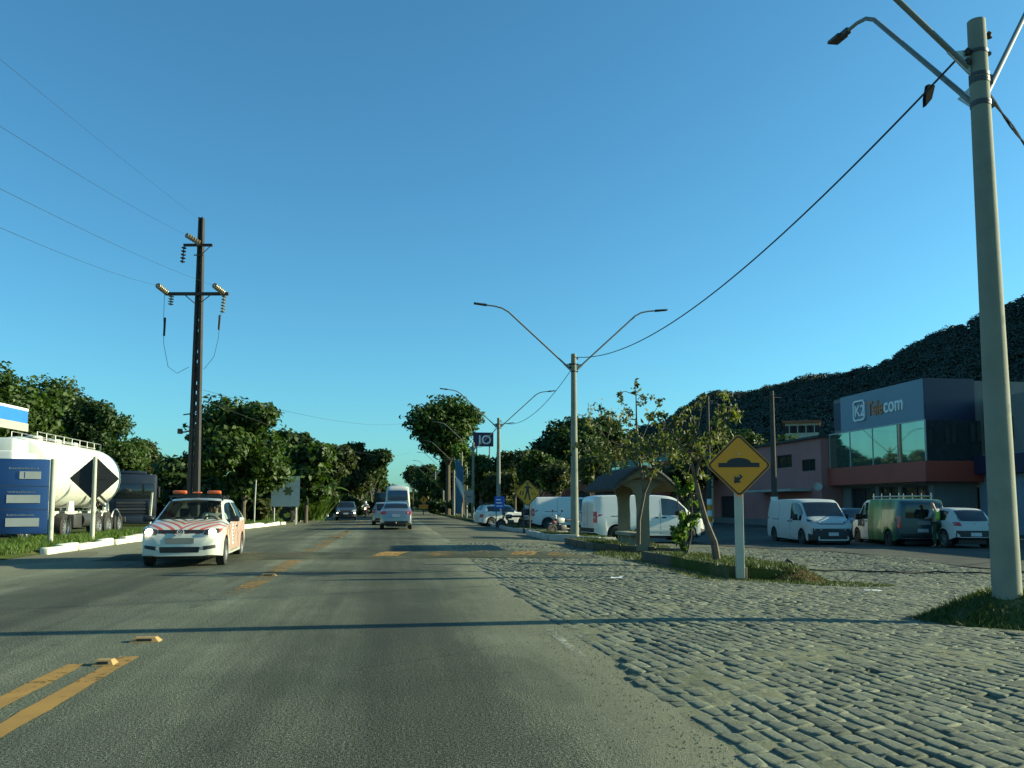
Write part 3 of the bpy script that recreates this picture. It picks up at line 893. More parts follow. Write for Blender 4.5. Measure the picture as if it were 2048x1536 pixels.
o = linked('hillside_forest', leaves_mesh('hillside_forest', np.concatenate(cen), np.concatenate(nrm), np.concatenate(siz), M['leaf_hill'], 3, 1.3))
tag(o, 'dense dark forest covering the hill behind the shops', 'forest', kind='stuff')

# ------------------------------------------------------------------ buildings
def wall_with_holes(mb, y0, y1, z0, z1, x, holes, depth=0.18, mi=0):
    """wall in the plane X = x facing -X, with openings (ya, yb, za, zb) and their reveals"""
    ys = sorted({y0, y1, *[h[0] for h in holes], *[h[1] for h in holes]})
    zs = sorted({z0, z1, *[h[2] for h in holes], *[h[3] for h in holes]})
    for a, b in zip(ys, ys[1:]):
        for c, d in zip(zs, zs[1:]):
            m_, n_ = (a + b) / 2, (c + d) / 2
            if any(h[0] < m_ < h[1] and h[2] < n_ < h[3] for h in holes): continue
            mb.add([(x, a, c), (x, b, c), (x, b, d), (x, a, d)], [(0, 3, 2, 1)], mi)
    for a, b, c, d in holes:
        mb.add([(x,a,c),(x,b,c),(x,b,d),(x,a,d),(x+depth,a,c),(x+depth,b,c),(x+depth,b,d),(x+depth,a,d)],
               [(0,1,5,4),(1,2,6,5),(2,3,7,6),(3,0,4,7)], mi)

def window_x(parent, x, y0, y1, z0, z1, depth=0.14, glass='win_glass', frame='steel_dark', bars=1):
    f = MB(); t = 0.05
    f.box(x+depth-.04, x+depth+.02, y0, y1, z0, z0+t).box(x+depth-.04, x+depth+.02, y0, y1, z1-t, z1)
    f.box(x+depth-.04, x+depth+.02, y0, y0+t, z0+t, z1-t).box(x+depth-.04, x+depth+.02, y1-t, y1, z0+t, z1-t)
    for k in range(bars):
        yc = y0 + (y1 - y0) * (k + 1) / (bars + 1)
        f.box(x+depth-.035, x+depth+.015, yc-.02, yc+.02, z0+t, z1-t)
    fr = f.build('window', M[frame], parent)
    MB().box(x+depth+.022, x+depth+.03, y0+.01, y1-.01, z0+.01, z1-.01).build('pane', M[glass], fr)
    return fr

def text_mesh(body, size, m, ext=0.02, font_shear=0.0, bold=0.0):
    cu = bpy.data.curves.new('text', 'FONT')
    cu.body = body; cu.size = size; cu.extrude = ext; cu.shear = font_shear; cu.offset = bold
    cu.align_x = 'LEFT'
    o = bpy.data.objects.new('text', cu); COL.objects.link(o)
    dg = bpy.context.evaluated_depsgraph_get()
    me = bpy.data.meshes.new_from_object(o.evaluated_get(dg))
    bpy.data.objects.remove(o)
    me.materials.clear(); me.materials.append(m)
    return me
def text_obj(name, body, size, m, parent, loc, rot, ext=0.02, **k):
    o = linked(name, text_mesh(body, size, m, ext, **k), parent)
    o.location = loc; o.rotation_euler = rot
    return o

# shop with the big lettered sign
XF, YA, YB = 29.5, 42.6, 52.2
G = -0.3
def hz(px, py): return plane_x(px, py, XF).z
z_top, z_g1, z_g0, z_r0 = 8.45, 6.02, 3.75, 2.60
t = thing('shop_building', 'two storey shop with blue sign panel, green mirror glass and red band behind the vans', 'building', (XF, YA, G))
W_ = YB - YA
up = -G
mb = MB()
mb.box(0.05, 14, 0.12, W_, z_r0 + up - .1, z_top + up - 0.05)
mb.build('wall', M['grey_wall'], t)
o = MB().box(0, 0.055, 0, W_ - 0.9, z_g1 + up, z_top + up).build('sign_panel', M['steel_blue'], t)
MB().box(0.06, 3.2, -0.02, 0.11, z_g1 + up - .02, z_top + up + .03).build('side_cladding', M['navy_clad'], t)
MB().box(0.02, 0.05, W_ - 0.88, W_, z_g1 + up + .3, z_top + up - .3).build('side_cladding', M['navy_clad'], t)
# band of mirror glass with mullions
npan = 4
gy0, gy1 = -0.55, W_ + 0.05
for k in range(npan):
    a = gy0 + (gy1 - gy0) * k / npan; b = gy0 + (gy1 - gy0) * (k + 1) / npan
    MB().box(-0.33, -0.31, a + .03, b - .03, z_g0 + up + .02, z_g1 + up - .02).build('glass_pane', M['mirror_glass'], t)
mm = MB()
for k in range(npan + 1):
    a = gy0 + (gy1 - gy0) * k / npan
    mm.box(-0.36, -0.28, a - .028, a + .028, z_g0 + up, z_g1 + up)
mm.box(-0.35, -0.29, gy0, gy1, z_g1 + up - .015, z_g1 + up + .05)
mm.build('mullion', M['galv'], t)
MB().box(-0.30, 3.1, gy0 + .0, gy0 + .03, z_g0 + up, z_g1 + up).build('side_glass', M['win_glass'], t)
MB().box(-0.28, 3.0, gy0 + .05, W_, z_g0 + up - .01, z_g1 + up - .03).build('glass_box', M['room_dark'], t)
MB().box(-0.45, 3.2, gy0 - .1, W_ + .1, z_r0 + up, z_g0 + up).build('red_band', M['red_clad'], t)
# ground floor: wall with shop openings
mb = MB()
hl = [(0.5, 3.1, 0.2, 2.7), (3.4, 5.4, 0.0, 2.7), (5.8, 8.6, 0.1, 2.7)]
wall_with_holes(mb, 0.1, W_, 0, z_r0 + up, 0.5, hl, 0.2)
mb.add([(0.5, 0.1, 0), (3.2, 0.1, 0), (3.2, 0.1, z_r0 + up), (0.5, 0.1, z_r0 + up)], [(0, 1, 2, 3)])
mb.build('ground_floor_wall', M['grey_wall'], t)
for h in hl: window_x(t, 0.5, *h, depth=0.16, bars=1)
MB().box(0.75, 6, 0.3, W_, 0, 2.6).build('shop_interior', M['room_dark'], t)
# letters: facade faces -X, text runs towards -Y
rotL = (R(90), 0, R(-90))
zl = 7.0 + up - .12
y0 = W_ - 2.75
bm_ = MB()
bx = [(-0.16, -0.10), (1.05, -0.10), (1.05, 1.22), (-0.16, 1.22)]
def ring_prism(outer, inner, d0, d1):
    mb = MB(); n = len(outer)
    vs = [(d0, -x, z) for x, z in outer] + [(d0, -x, z) for x, z in inner] + [(d1, -x, z) for x, z in outer] + [(d1, -x, z) for x, z in inner]
    fs = []
    for i in range(n):
        j = (i + 1) % n
        fs += [(i, j, n+j, n+i), (2*n+i, 3*n+i, 3*n+j, 2*n+j), (i, 2*n+i, 2*n+j, j), (n+i, n+j, 3*n+j, 3*n+i)]
    return mb.add(vs, fs)
def rrect(x0, x1, z0, z1, r, n=5):
    out = []
    for cx, cz, a0 in ((x1-r, z0+r, -90), (x1-r, z1-r, 0), (x0+r, z1-r, 90), (x0+r, z0+r, 180)):
        out += [(cx + r*math.cos(R(a0+90*k/n)), cz + r*math.sin(R(a0+90*k/n))) for k in range(n+1)]
    return out
rp = ring_prism(rrect(-.22, 1.12, -.22, 1.12, .25), rrect(-.11, 1.01, -.11, 1.01, .18), -.10, -.02)
o = rp.build('emblem_frame', M['letter_white'], t); o.location = (0, y0, zl)
text_obj('letter_mark', 'K2', 1.0, M['letter_white'], t, (-.03, y0 + .10, zl + .10), rotL, 0.03, bold=.012)
text_obj('letter_mark', 'Tele', 1.25, M['letter_rust'], t, (-.03, y0 - 1.38, zl + .02), rotL, 0.03, bold=.02).scale = (.74, 1, 1)
text_obj('letter_mark', 'com', 1.25, M['letter_white'], t, (-.03, y0 - 3.10, zl + .02), rotL, 0.03, bold=.02).scale = (.90, 1, 1)

# pale building to the right of the shop, partly outside the frame, and lower sheds beside it
t = thing('neighbour_building', 'pale blue grey building right of the lettered shop behind the near lamp post', 'building', (32.6, 35.0, G))
MB().box(0, 12, 0, 7.4, 0, 4.4).build('wall', M['blue_wall'], t)
MB().box(0.6, 12, 0.05, 7.35, 4.4, 7.6).build('upper_wall', M['grey_wall'], t)
MB().box(-0.6, 0.05, -.1, 7.0, 3.3, 4.3).build('awning', M['navy_clad'], t)
for k in range(3):
    window_x(t, 0.45, 0.9 + 2.2*k, 2.1 + 2.2*k, 5.2, 6.4, depth=0.11)
t = thing('low_shed', 'low pale shed beyond the right edge, beside the pale blue building', 'building', (31, 22.0, G))
MB().box(0, 9, 0, 12.5, 0, 4.2).build('wall', M['white_wall'], t)
MB().box(-0.3, 9.3, -.3, 12.8, 4.2, 4.45).build('roof', M['roof_dark'], t)

# pink house
XP = 28.6
pa, pb_ = plane_x(1660, 960, XP), plane_x(1426, 960, XP)
t = thing('pink_house', 'faded pink two storey house with small dark windows left of the lettered shop', 'building', (XP, 52.4, G))
L_ = pb_.y - 52.4
holes, wins = [], []
for (ax, ay, bx_, by_) in ((1553, 912, 1584, 934), (1603, 920, 1631, 941)):
    p, q = plane_x(ax, ay, XP), plane_x(bx_, by_, XP)
    holes.append((min(p.y, q.y) - 52.4, max(p.y, q.y) - 52.4, q.z - G, p.z - G))
ga, gb = plane_x(1441, 1012, XP), plane_x(1488, 1060, XP)
holes.append((gb.y - 52.4, ga.y - 52.4, 0.0, 2.35))
mb = MB()
wall_with_holes(mb, 0, L_, 0, 6.15, 0, holes)
mb.add([(0, 0, 0), (9, 0, 0), (9, 0, 6.15), (0, 0, 6.15), (0, L_, 0), (9, L_, 0), (9, L_, 6.15), (0, L_, 6.15)], [(0, 1, 2, 3), (4, 7, 6, 5), (3, 2, 6, 7), (1, 5, 6, 2)])
mb.build('wall', M['pink_wall'], t)
for h in holes[:2]: window_x(t, 0, *h, depth=0.13)
MB().box(0.15, 0.2, holes[2][0], holes[2][1], 0, 2.35).build('garage_door', M['room_dark'], t)
MB().box(-0.25, 9.1, -.1, L_ + .1, 6.15, 6.32).build('roof_slab', M['dark_concrete'], t)
qa, qb = plane_x(1528, 999, XP), plane_x(1625, 999, XP)
MB().box(-1.6, -0.02, qb.y - 52.4, qa.y - 52.4, 2.55, 2.72).build('awning', M['white_wall'], t)
MB().box(-0.03, -0.003, 0.0, L_, 0, 2.4 * 0 + .5).build('plinth', M['grey_wall'], t)
dish = MB().lathe([(0.001, 0), (.12, .01), (.24, .05), (.30, .10)], 14).build('satellite_dish', M['post_white'], t)
p = plane_x(1645, 974, XP); dish.location = (-.35, p.y - 52.4, p.z - G); dish.rotation_euler = (R(60), R(-40), 0)

# low house with a red fascia and tiled roof behind the shelter
def low_house(label, px0, px1, X, h, wallm, roofm, fascia=True, nwin=4):
    a, b = plane_x(px1, 1000, X), plane_x(px0, 1000, X)
    L = b.y - a.y
    t = thing('low_house', label, 'building', (X, a.y, G))
    mb = MB()
    hs = [(L * (k + .25) / nwin, L * (k + .75) / nwin, 1.2, 2.4) for k in range(nwin)]
    wall_with_holes(mb, 0, L, 0, h, 0, hs)
    mb.add([(0,0,0),(4,0,0),(4,0,h),(0,0,h),(0,L,0),(4,L,0),(4,L,h),(0,L,h)], [(0,1,2,3),(4,7,6,5),(3,2,6,7)])
    mb.build('wall', M[wallm], t)
    for q in hs: window_x(t, 0, *q, depth=.12, bars=2)
    if fascia: MB().box(-.9, -.002, -.2, L + .2, h - .75, h - .05).build('fascia', M['red_fascia'], t)
    r = MB()
    n = int(L / .28)
    for k in range(n):                                   # ridges of roof tiles, eave to ridge
        y = -.3 + (L + .6) * k / n; w = (L + .6) / n
        r.tube([(-1.0, y + w/2, h + .02), (2.0, y + w/2, h + 1.05)], w * .52, 6, caps=True)
    r.add([(-1, -.3, h), (2.0, -.3, h + 1.0), (2.0, L + .3, h + 1.0), (-1, L + .3, h), (4.3, -.3, h), (4.3, L + .3, h)], [(0, 1, 2, 3), (1, 4, 5, 2), (0, 4, 1), (3, 2, 5)])
    r.build('roof', M[roofm], t)
    return t
low_house('low house with a long red fascia behind the bus shelter', 1195, 1345, 27.0, 3.3, 'dark_concrete', 'roof_dark', True, 6)
low_house('low house with orange brown tiled roof behind the left white van', 1065, 1150, 17.0, 2.9, 'dark_concrete', 'terracotta', True, 4)
# teal upper building seen through the yellow leaves
a, b = plane_x(1335, 930, 31.0), plane_x(1212, 930, 31.0)
t = thing('teal_building', 'teal green building with pale upper windows seen behind the yellow leaved tree', 'building', (31, a.y, G))
L = b.y - a.y
mb = MB(); hs = [(L*.08, L*.45, 5.3, 7.0), (L*.55, L*.92, 5.3, 7.0)]
wall_with_holes(mb, 0, L, 0, 7.6, 0, hs)
mb.add([(0,0,0),(8,0,0),(8,0,7.6),(0,0,7.6),(8,L,7.6),(0,L,7.6)], [(0,1,2,3),(3,2,4,5)])
mb.build('wall', M['teal_wall'], t)
for q in hs: window_x(t, 0, *q, depth=.12, glass='mirror_glass', bars=3)
# houses on the hillside
def hill_house(label, px, py, z, w, h, nw, m='white_wall'):
    p = depth_at(px, py, z)
    d = math.atan2(p.x, p.y)
    t = thing('hillside_house', label, 'building', p, -d)
    mb = MB()
    mb.box(-w/2, w/2, 0, 6, -3, h)
    mb.build('wall', M[m], t)
    MB().box(-w/2 - .4, w/2 + .4, -.5, 6.4, h, h + .35).build('roof', M['terracotta'], t)
    for k in range(nw):
        x = -w/2 + w * (k + .5) / nw
        f = MB().box(x - .75, x + .75, -.05, .02, h*.25, h*.8).build('window', M['room_dark'], t)
        MB().box(x - .06, x + .06, -.08, -.052, h*.25, h*.8).build('mullion', M['white_wall'], f)
hill_house('wide pale house on the hillside above the pink house', 1604, 872, 120, 4.6, 1.9, 4)
hill_house('pale grey house on the slope behind the leaning roadside tree', 1340, 968, 92, 3.4, 2.2, 2, 'grey_wall')

# fuel station canopy on the left
c0, c1 = depth_at(52, 850, 45.0), depth_at(-160, 850, 36.0)
t = thing('station_canopy', 'fuel station canopy with blue fascia above the white tanker', 'canopy', (c0.x, c0.y, 0), math.atan2(c1.y - c0.y, c1.x - c0.x))
cl = (Vector((c1.x, c1.y)) - Vector((c0.x, c0.y))).length + 6
MB().box(0, cl, -7, -.02, 5.55, 6.5).build('roof_box', M['white_wall'], t)
MB().box(-0.02, cl, -.0, .06, 5.75, 6.42).build('fascia', M['blue_fascia'], t)
MB().box(-0.06, -0.003, -7, .05, 5.75, 6.42).build('fascia', M['blue_fascia'], t)
MB().box(-0.08, cl, -.0, .07, 6.42, 6.55).build('trim', M['letter_white'], t)
MB().box(-0.1, cl, -.0, .08, 5.3, 5.74).build('trim', M['white_wall'], t)
for x, y in ((1.2, -1.2), (1.2, -5.8), (8, -1.2), (8, -5.8)):
    MB().box(x - .15, x + .15, y - .15, y + .15, 0, 5.54).build('column', M['white_wall'], t)

# ------------------------------------------------------------------ trees and plants
def tree(name, label, p, h, crown, leaf, n=3500, size=0.28, lobes=9, trunk_r=0.14, fork=0.35, seed=0, group=None, bark='bark', lean=(0, 0), flat=0.75, fill=0.35, limbs=7, cat='tree', tiers=0):
    """crown = (rx, ry, rz, centre height); p = base point"""
    r = np.random.RandomState(seed); rr = random.Random(seed)
    rx, ry, rz, ch = crown
    t = thing(name, label, cat, p, 0, group)
    top = Vector((lean[0], lean[1], ch))
    # lobes of the crown
    L = []
    for k in range(lobes):
        for _ in range(30):
            q = r.normal(size=3); q /= np.linalg.norm(q); q *= r.uniform(.35, .85)
            if q[2] > -.75: break
        if tiers: q[2] = (math.floor(q[2] * tiers) + .5) / tiers
        L.append((np.array([q[0]*rx + lean[0], q[1]*ry + lean[1], q[2]*rz + ch]), r.uniform(.32, .58)))
    tr = MB()
    fz = h * fork
    tr.tube([(0, 0, -.15), (.04*rr.uniform(-1, 1) + lean[0]*.15, lean[1]*.15, fz*.5), (lean[0]*.45, lean[1]*.45, fz), (lean[0]*.85, lean[1]*.85, fz + (ch-fz)*.6), top], [trunk_r*1.25, trunk_r, trunk_r*.85, trunk_r*.55, trunk_r*.2], 8)
    tk = tr.build('trunk', M[bark], t)
    for k in range(min(limbs, lobes)):
        e = Vector(L[k][0]); s0 = Vector((lean[0]*.45, lean[1]*.45, fz * rr.uniform(.85, 1.2)))
        mid = s0.lerp(e, .5) + Vector((rr.uniform(-.2, .2), rr.uniform(-.2, .2), rr.uniform(.0, .35))) * rx * .3
        MB().tube([s0, mid, e], [trunk_r*.5, trunk_r*.32, trunk_r*.1], 6).build('limb', M[bark], t)
    cen, nrm = [], []
    w = np.array([l[1]**2 for l in L]); w /= w.sum()
    for (c, s), wk in zip(L, w):
        k = int(n * wk)
        d = r.normal(size=(k, 3)); d /= np.linalg.norm(d, axis=1, keepdims=True)
        rad = np.where(r.uniform(size=k) < fill, r.uniform(.2, .8, k), r.uniform(.75, 1.12, k))
        # ragged surface: push by a cheap direction noise
        rad *= 1 + .22 * np.sin(d[:, 0]*7 + seed) * np.cos(d[:, 1]*6 + s*9) + .12 * np.sin(d[:, 2]*11)
        q = d * rad[:, None] * np.array([rx*s, ry*s, rz*s*flat])
        cen.append(c + q); nrm.append(d + r.normal(0, .7, (k, 3)) + np.array([0, 0, .35]))
    cen = np.concatenate(cen); nrm = np.concatenate(nrm)
    sz = r.uniform(.6, 1.35, len(cen)) * size
    linked('crown', leaves_mesh('crown', cen, nrm, sz, M[leaf], seed), t)
    return t

def px_tree(label, px, top, half, z, leaf, seed, zg=None, **k):
    """tree whose crown top and half width were measured in the photograph, at a depth z"""
    p = depth_at(px, 1010, z)
    g = gz(p.x) if zg is None else zg
    h = depth_at(px, top, z).z - g
    rx = half * z / F_PX
    rz = k.pop('rz', None) or min(h * .42, rx * 1.1)
    ch = h - rz * .95
    name = k.pop('name', 'tree')
    return tree(name, label, (p.x, p.y, g), h, (rx, rx, rz, ch), leaf, seed=seed, **k)

# left background
LB = [(18, 735, 105, 78, 'leaf_green', 'huge olive green tree behind the station canopy', 14000, .30),
      (-95, 705, 120, 72, 'leaf_green', 'tall green tree at the left edge behind the canopy', 10000, .30),
      (118, 775, 62, 84, 'leaf_olive', 'olive tree between canopy and flat topped dark tree', 14400, 0.22),
      (175, 800, 48, 70, 'leaf_dark', 'flat topped dark tree above the tanker', 10800, 0.18),
      (232, 836, 62, 78, 'leaf_green', 'rounded green tree above the black diamond sign', 17100, 0.19),
      (288, 888, 38, 88, 'leaf_olive', 'low olive tree behind the dark truck', 9900, 0.18),
      (325, 908, 42, 92, 'leaf_green', 'low tree left of the concrete utility pole', 9000, 0.18)]
for i, (px, top, half, z, lf, lb, n, s) in enumerate(LB):
    px_tree(lb, px, top, half, z, lf, 100 + i, n=n, size=s, lobes=14, trunk_r=.28, fork=.3, group='trees behind the fuel station', flat=.9, tiers=3 if 'flat' in lb else 0)
px_tree('dark almond tree with big glossy leaves and thin trunk right of the concrete pole', 488, 802, 92, 52, 'leaf_green', 21, n=15000, size=.21, lobes=20, trunk_r=.13, fork=.25, flat=.6, rz=3.3)
px_tree('flat tiered dark tree right of the big almond tree', 612, 855, 70, 60, 'leaf_green', 22, n=3600, size=.28, lobes=9, trunk_r=.12, fork=.4, flat=.5, tiers=2)
px_tree('dark tree filling in behind the concrete pole', 398, 886, 66, 60, 'leaf_dark', 23, n=3600, size=.3, lobes=10, trunk_r=.15, fork=.25)
px_tree('dark shaded tree behind the trunk of the almond tree', 560, 930, 70, 66, 'leaf_dark', 24, n=3600, size=.3, lobes=10, trunk_r=.12, fork=.2)
for i, (px, top, half, z, lf, lb, n) in enumerate([
      (662, 884, 44, 92, 'leaf_olive', 'olive tree behind the tall yellow grass', 2600),
      (700, 886, 52, 108, 'leaf_olive', 'broad rounded tree left of the road behind the oncoming dark car', 5200),
      (742, 893, 34, 124, 'leaf_dark', 'dark rounded tree leaning over the road ahead of the bus', 3600),
      (757, 932, 22, 150, 'leaf_green', 'green tree over the dark box truck', 2200),
      (772, 962, 20, 210, 'leaf_green', 'small far tree left of the bus roof', 1600),
      (640, 900, 50, 125, 'leaf_dark', 'dark tree behind the banana plant', 3000),
      (590, 905, 60, 120, 'leaf_dark', 'dark tree behind the pale sign board', 3000),
      (590, 868, 50, 74, 'leaf_dark', 'dark tree between the almond tree and the flat tiered tree', 3600),
      (545, 915, 62, 84, 'leaf_dark', 'dark tree filling behind the almond tree', 3600),
      (683, 905, 50, 116, 'leaf_olive', 'olive tree between the banana plant and the rounded roadside tree', 3600),
      (722, 898, 44, 130, 'leaf_dark', 'dark tree behind the broad rounded roadside tree', 3400),
      (640, 915, 44, 104, 'leaf_green', 'green tree right behind the flat tiered tree', 3200)]):
    px_tree(lb, px, top, half, z, lf, 130 + i, n=int(n*1.8), size=.31, lobes=12, trunk_r=.22, fork=.2, group='trees along the left side of the road', rz=None, zg=0)
# shrubs under them
def shrub(label, px, base, top, half, z, leaf, seed, n=1500, size=.2, name='shrub', zg=0.0):
    p = depth_at(px, 1010, z); h = depth_at(px, top, z).z - zg; rx = half * z / F_PX
    return tree(name, label, (p.x, p.y, zg), h, (rx, rx*.8, h*.5, h*.5), leaf, n=n, size=size, lobes=8, trunk_r=.05, fork=.2, seed=seed, limbs=3, cat='shrub', group='shrubs along the left verge')
for i, (px, top, half, z, lf, lb) in enumerate([
      (315, 965, 40, 62, 'leaf_dark', 'dark shrub behind the parked dark truck'),
      (350, 975, 34, 60, 'leaf_dark', 'dark shrub left of the pole foot'),
      (432, 960, 45, 63, 'leaf_dark', 'dark shrub right behind the pole foot'),
      (468, 985, 30, 55, 'leaf_olive', 'olive shrub left of the almond trunk'),
      (535, 990, 32, 56, 'leaf_olive', 'olive shrub right of the almond trunk'),
      (500, 962, 55, 72, 'leaf_dark', 'dark shrub behind the almond trunk'),
      (598, 960, 45, 75, 'leaf_dark', 'dark shrub behind the pale sign board'),
      (660, 985, 26, 84, 'leaf_dark', 'dark shrub behind the pedestrian'),
      (705, 990, 26, 100, 'leaf_dark', 'dark shrub behind the oncoming dark car'),
      (738, 990, 20, 112, 'leaf_olive', 'olive shrub behind the motorcyclist')]):
    shrub(lb, px, 1035, top, half, z, lf, 160 + i, n=1700, size=.26)
# tall yellow green grass clump and banana plant
p = depth_at(622, 1030, 64)
q = np.random.RandomState(9).normal(0, 1, (1300, 2)) * np.array([[.30, .4]])
pos = np.concatenate([q + np.array([[p.x, p.y]]), np.full((len(q), 1), .1)], 1).astype(np.float32)
tag(linked('tall_grass', blades_mesh('tall_grass', pos, np.random.RandomState(10).uniform(.9, 2.3, len(q)), M['grass'], 12, .05)), 'tall yellow green grass clump left of the banana plant', 'grass clump', kind='stuff')
def banana(px, z, h, label, seed):
    p = depth_at(px, 1010, z); t = thing('banana_plant', label, 'plant', (p.x, p.y, 0.05)); r = random.Random(seed)
    MB().tube([(0, 0, 0), (.1, 0, h*.3), (.15, .05, h*.5)], [.16, .13, .08], 8).build('stem', M['bark_pale'], t)
    for k in range(9):
        a = k * 2.4 + r.uniform(-.3, .3); L = h * r.uniform(.5, .7)
        d = Vector((math.cos(a), math.sin(a), 0)); e = r.uniform(.25, 1.1)
        def fn(u, v):
            s = v * L
            c = Vector((.15, .05, h*.48)) + d * (s * math.cos(1.35 - e*v)) + Vector((0, 0, 1)) * (s * math.sin(1.35 - e*v*1.25))
            w = .30 * math.sin(math.pi * min(1, v*.93 + .07)) ** .6
            sd = Vector((-d.y, d.x, 0))
            return c + sd * (u - .5) * 2 * w + Vector((0, 0, -1)) * abs(u - .5) * w * .8
        MB().grid(fn, 4, 9).build('leaf', M['leaf_bright'], t)
banana(643, 70, 3.9, 'banana plant with broad upright leaves on the left verge', 4)

# right side
px_tree('tallest dark tree with ragged wide crown over the right road side', 896, 798, 82, 108, 'leaf_green', 41, n=17000, size=.33, lobes=19, trunk_r=.3, fork=.45, rz=4.3, flat=.8)
px_tree('slim dark tree below the tall crown', 905, 880, 34, 112, 'leaf_dark', 42, n=6500, size=.3, lobes=10, trunk_r=.2, rz=4.2)
RB = [(826, 930, 22, 250, 'leaf_dark', 'far dark tree right of the bus', 2700, 0.44),
      (846, 928, 26, 190, 'leaf_green', 'far green tree behind the small yellow diamond sign', 3960, 0.37),
      (868, 935, 30, 160, 'leaf_dark', 'dark tree in the far row of poles', 4680, 0.33),
      (800, 985, 30, 330, 'leaf_green', 'most distant tree at the end of the road', 2700, 0.52),
      (890, 960, 30, 135, 'leaf_dark', 'low dark tree behind the blue feather flags', 4680, 0.30),
      (926, 892, 26, 100, 'leaf_bright', 'bright green palm like tree at the blue feather flags', 9000, 0.18),
      (962, 905, 36, 82, 'leaf_green', 'green tree behind the third lamp post', 5400, 0.22),
      (1000, 925, 40, 66, 'leaf_olive', 'olive tree right of the third lamp post', 5400, 0.18),
      (1030, 898, 40, 74, 'leaf_olive', 'olive tree behind the pedestrian crossing sign', 5760, 0.19),
      (1075, 902, 44, 64, 'leaf_green', 'green tree behind the left white van', 6120, 0.18),
      (1112, 915, 34, 58, 'leaf_olive', 'olive tree left of the second lamp post', 4680, 0.16),
      (1136, 822, 72, 80, 'leaf_dark', 'big nearly black tree behind the second lamp post', 14400, 0.25),
      (1205, 836, 46, 84, 'leaf_dark', 'dark tree right behind the second lamp post', 7560, 0.25),
      (1182, 905, 36, 56, 'leaf_yellow', 'yellow green tree just right of the second lamp post', 3600, 0.16),
      (1375, 880, 55, 74, 'leaf_olive', 'olive tree left of the pink house', 5400, 0.21),
      (1440, 850, 34, 92, 'leaf_dark', 'dark tree behind the orange hump sign', 4320, 0.25),
      (1580, 872, 50, 105, 'leaf_green', 'green tree above the roof of the pink house', 3960, 0.27),
      (1500, 868, 45, 110, 'leaf_dark', 'dark tree on the slope above the pink house', 3960, 0.27)]
for i, (px, top, half, z, lf, lb, n, s) in enumerate(RB):
    px_tree(lb, px, top, half, z, lf, 200 + i, n=n, size=s, lobes=12, trunk_r=.16, fork=.3, group='trees along the right side of the road')
for i, (px, top, half, z, lf, lb) in enumerate([
      (868, 1000, 24, 118, 'leaf_dark', 'dark shrub at the foot of the tallest tree'),
      (895, 1000, 26, 112, 'leaf_dark', 'dark shrub between the far white posts'),
      (925, 985, 24, 104, 'leaf_dark', 'dark shrub behind the feather flags'),
      (958, 985, 26, 84, 'leaf_dark', 'dark shrub behind the small white board'),
      (1045, 975, 30, 76, 'leaf_green', 'green shrub behind the old white hatchback')]):
    shrub(lb, px, 1035, top, half, z, lf, 240 + i, n=1700, size=.3)['group'] = 'shrubs on the right side'
# roadside saplings with sparse yellow leaves
def airy_tree(label, base, stems, crown_pts, n_leaf, leaf, size, seed, name='tree'):
    """thin young tree: stems are lists of (px, py, depth) measured along each bough; leaves hang round twig ends"""
    r = np.random.RandomState(seed); rr = random.Random(seed)
    t = thing(name, label, 'tree', base)
    B = Vector(base); ends = []
    for k, (pts, r0) in enumerate(stems):
        P = [depth_at(*q) - B for q in pts]
        MB().tube(P, [r0 * (1 - .75 * i / (len(P) - 1)) for i in range(len(P))], 7).build('trunk' if k == 0 else 'limb', M['bark'], t)
        ends += P[-2:]
    cen = []
    tw = MB()
    for (px, py, z, rad, k) in crown_pts:
        c = depth_at(px, py, z) - B
        e = min(ends, key=lambda q: (q - c).length)
        tw.tube([e, e.lerp(c, .5) + Vector((rr.uniform(-.1, .1), rr.uniform(-.1, .1), .08)), c], [.014, .010, .005], 5)
        for j in range(max(2, k // 14)):
            d = Vector(r.normal(0, 1, 3)) * rad * .6
            tw.tube([c, c + d * .5 + Vector((0, 0, .04)), c + d], [.006, .005, .003], 4)
            m = 14
            s = r.uniform(.2, 1.1, (m, 1))
            cen.append(np.array(c)[None] + np.array(d)[None] * s + r.normal(0, rad * .20, (m, 3)))
    tw.build('twigs', M['bark'], t)
    cen = np.concatenate(cen)
    nrm = r.normal(size=cen.shape)
    nrm[:, 2] *= .5
    linked('crown', leaves_mesh('crown', cen, nrm, r.uniform(.6, 1.3, len(cen)) * size, M[leaf], seed, 2.2, .3), t)
    return t
zA = 23.6
bA = ground_at(1277, 1086, gz(7.2) + .2)
rrA = random.Random(12)
cpA = [(1275, 775, zA, .22, 40), (1240, 785, zA, .16, 20), (1290, 800, zA, .3, 50), (1322, 800, zA, .2, 24), (1262, 830, zA, .3, 40), (1300, 832, zA, .3, 50)]
cpA += [(rrA.gauss(1262, 42), rrA.gauss(885, 30), zA + rrA.uniform(-.6, .6), rrA.uniform(.25, .45), 46) for _ in range(22)]
cpA += [(rrA.gauss(1212, 18), rrA.gauss(895, 30), zA + rrA.uniform(-.5, .5), .35, 46) for _ in range(6)]
airy_tree('thin young tree with sparse yellow leaves in front of the bus shelter pillars', bA,
          [([(1277, 1088, zA), (1278, 1040, zA), (1288, 990, zA), (1283, 950, zA), (1277, 900, zA), (1273, 840, zA), (1272, 790, zA)], .06),
           ([(1287, 990, zA), (1300, 960, zA), (1318, 915, zA), (1335, 870, zA)], .04),
           ([(1283, 945, zA), (1262, 915, zA), (1240, 890, zA), (1215, 880, zA)], .03),
           ([(1278, 890, zA), (1300, 840, zA), (1320, 805, zA)], .022)], cpA, 0, 'leaf_yellow', .068, 51)
zB = 17.0
bB = ground_at(1433, 1116, gz(7.2) + .2)
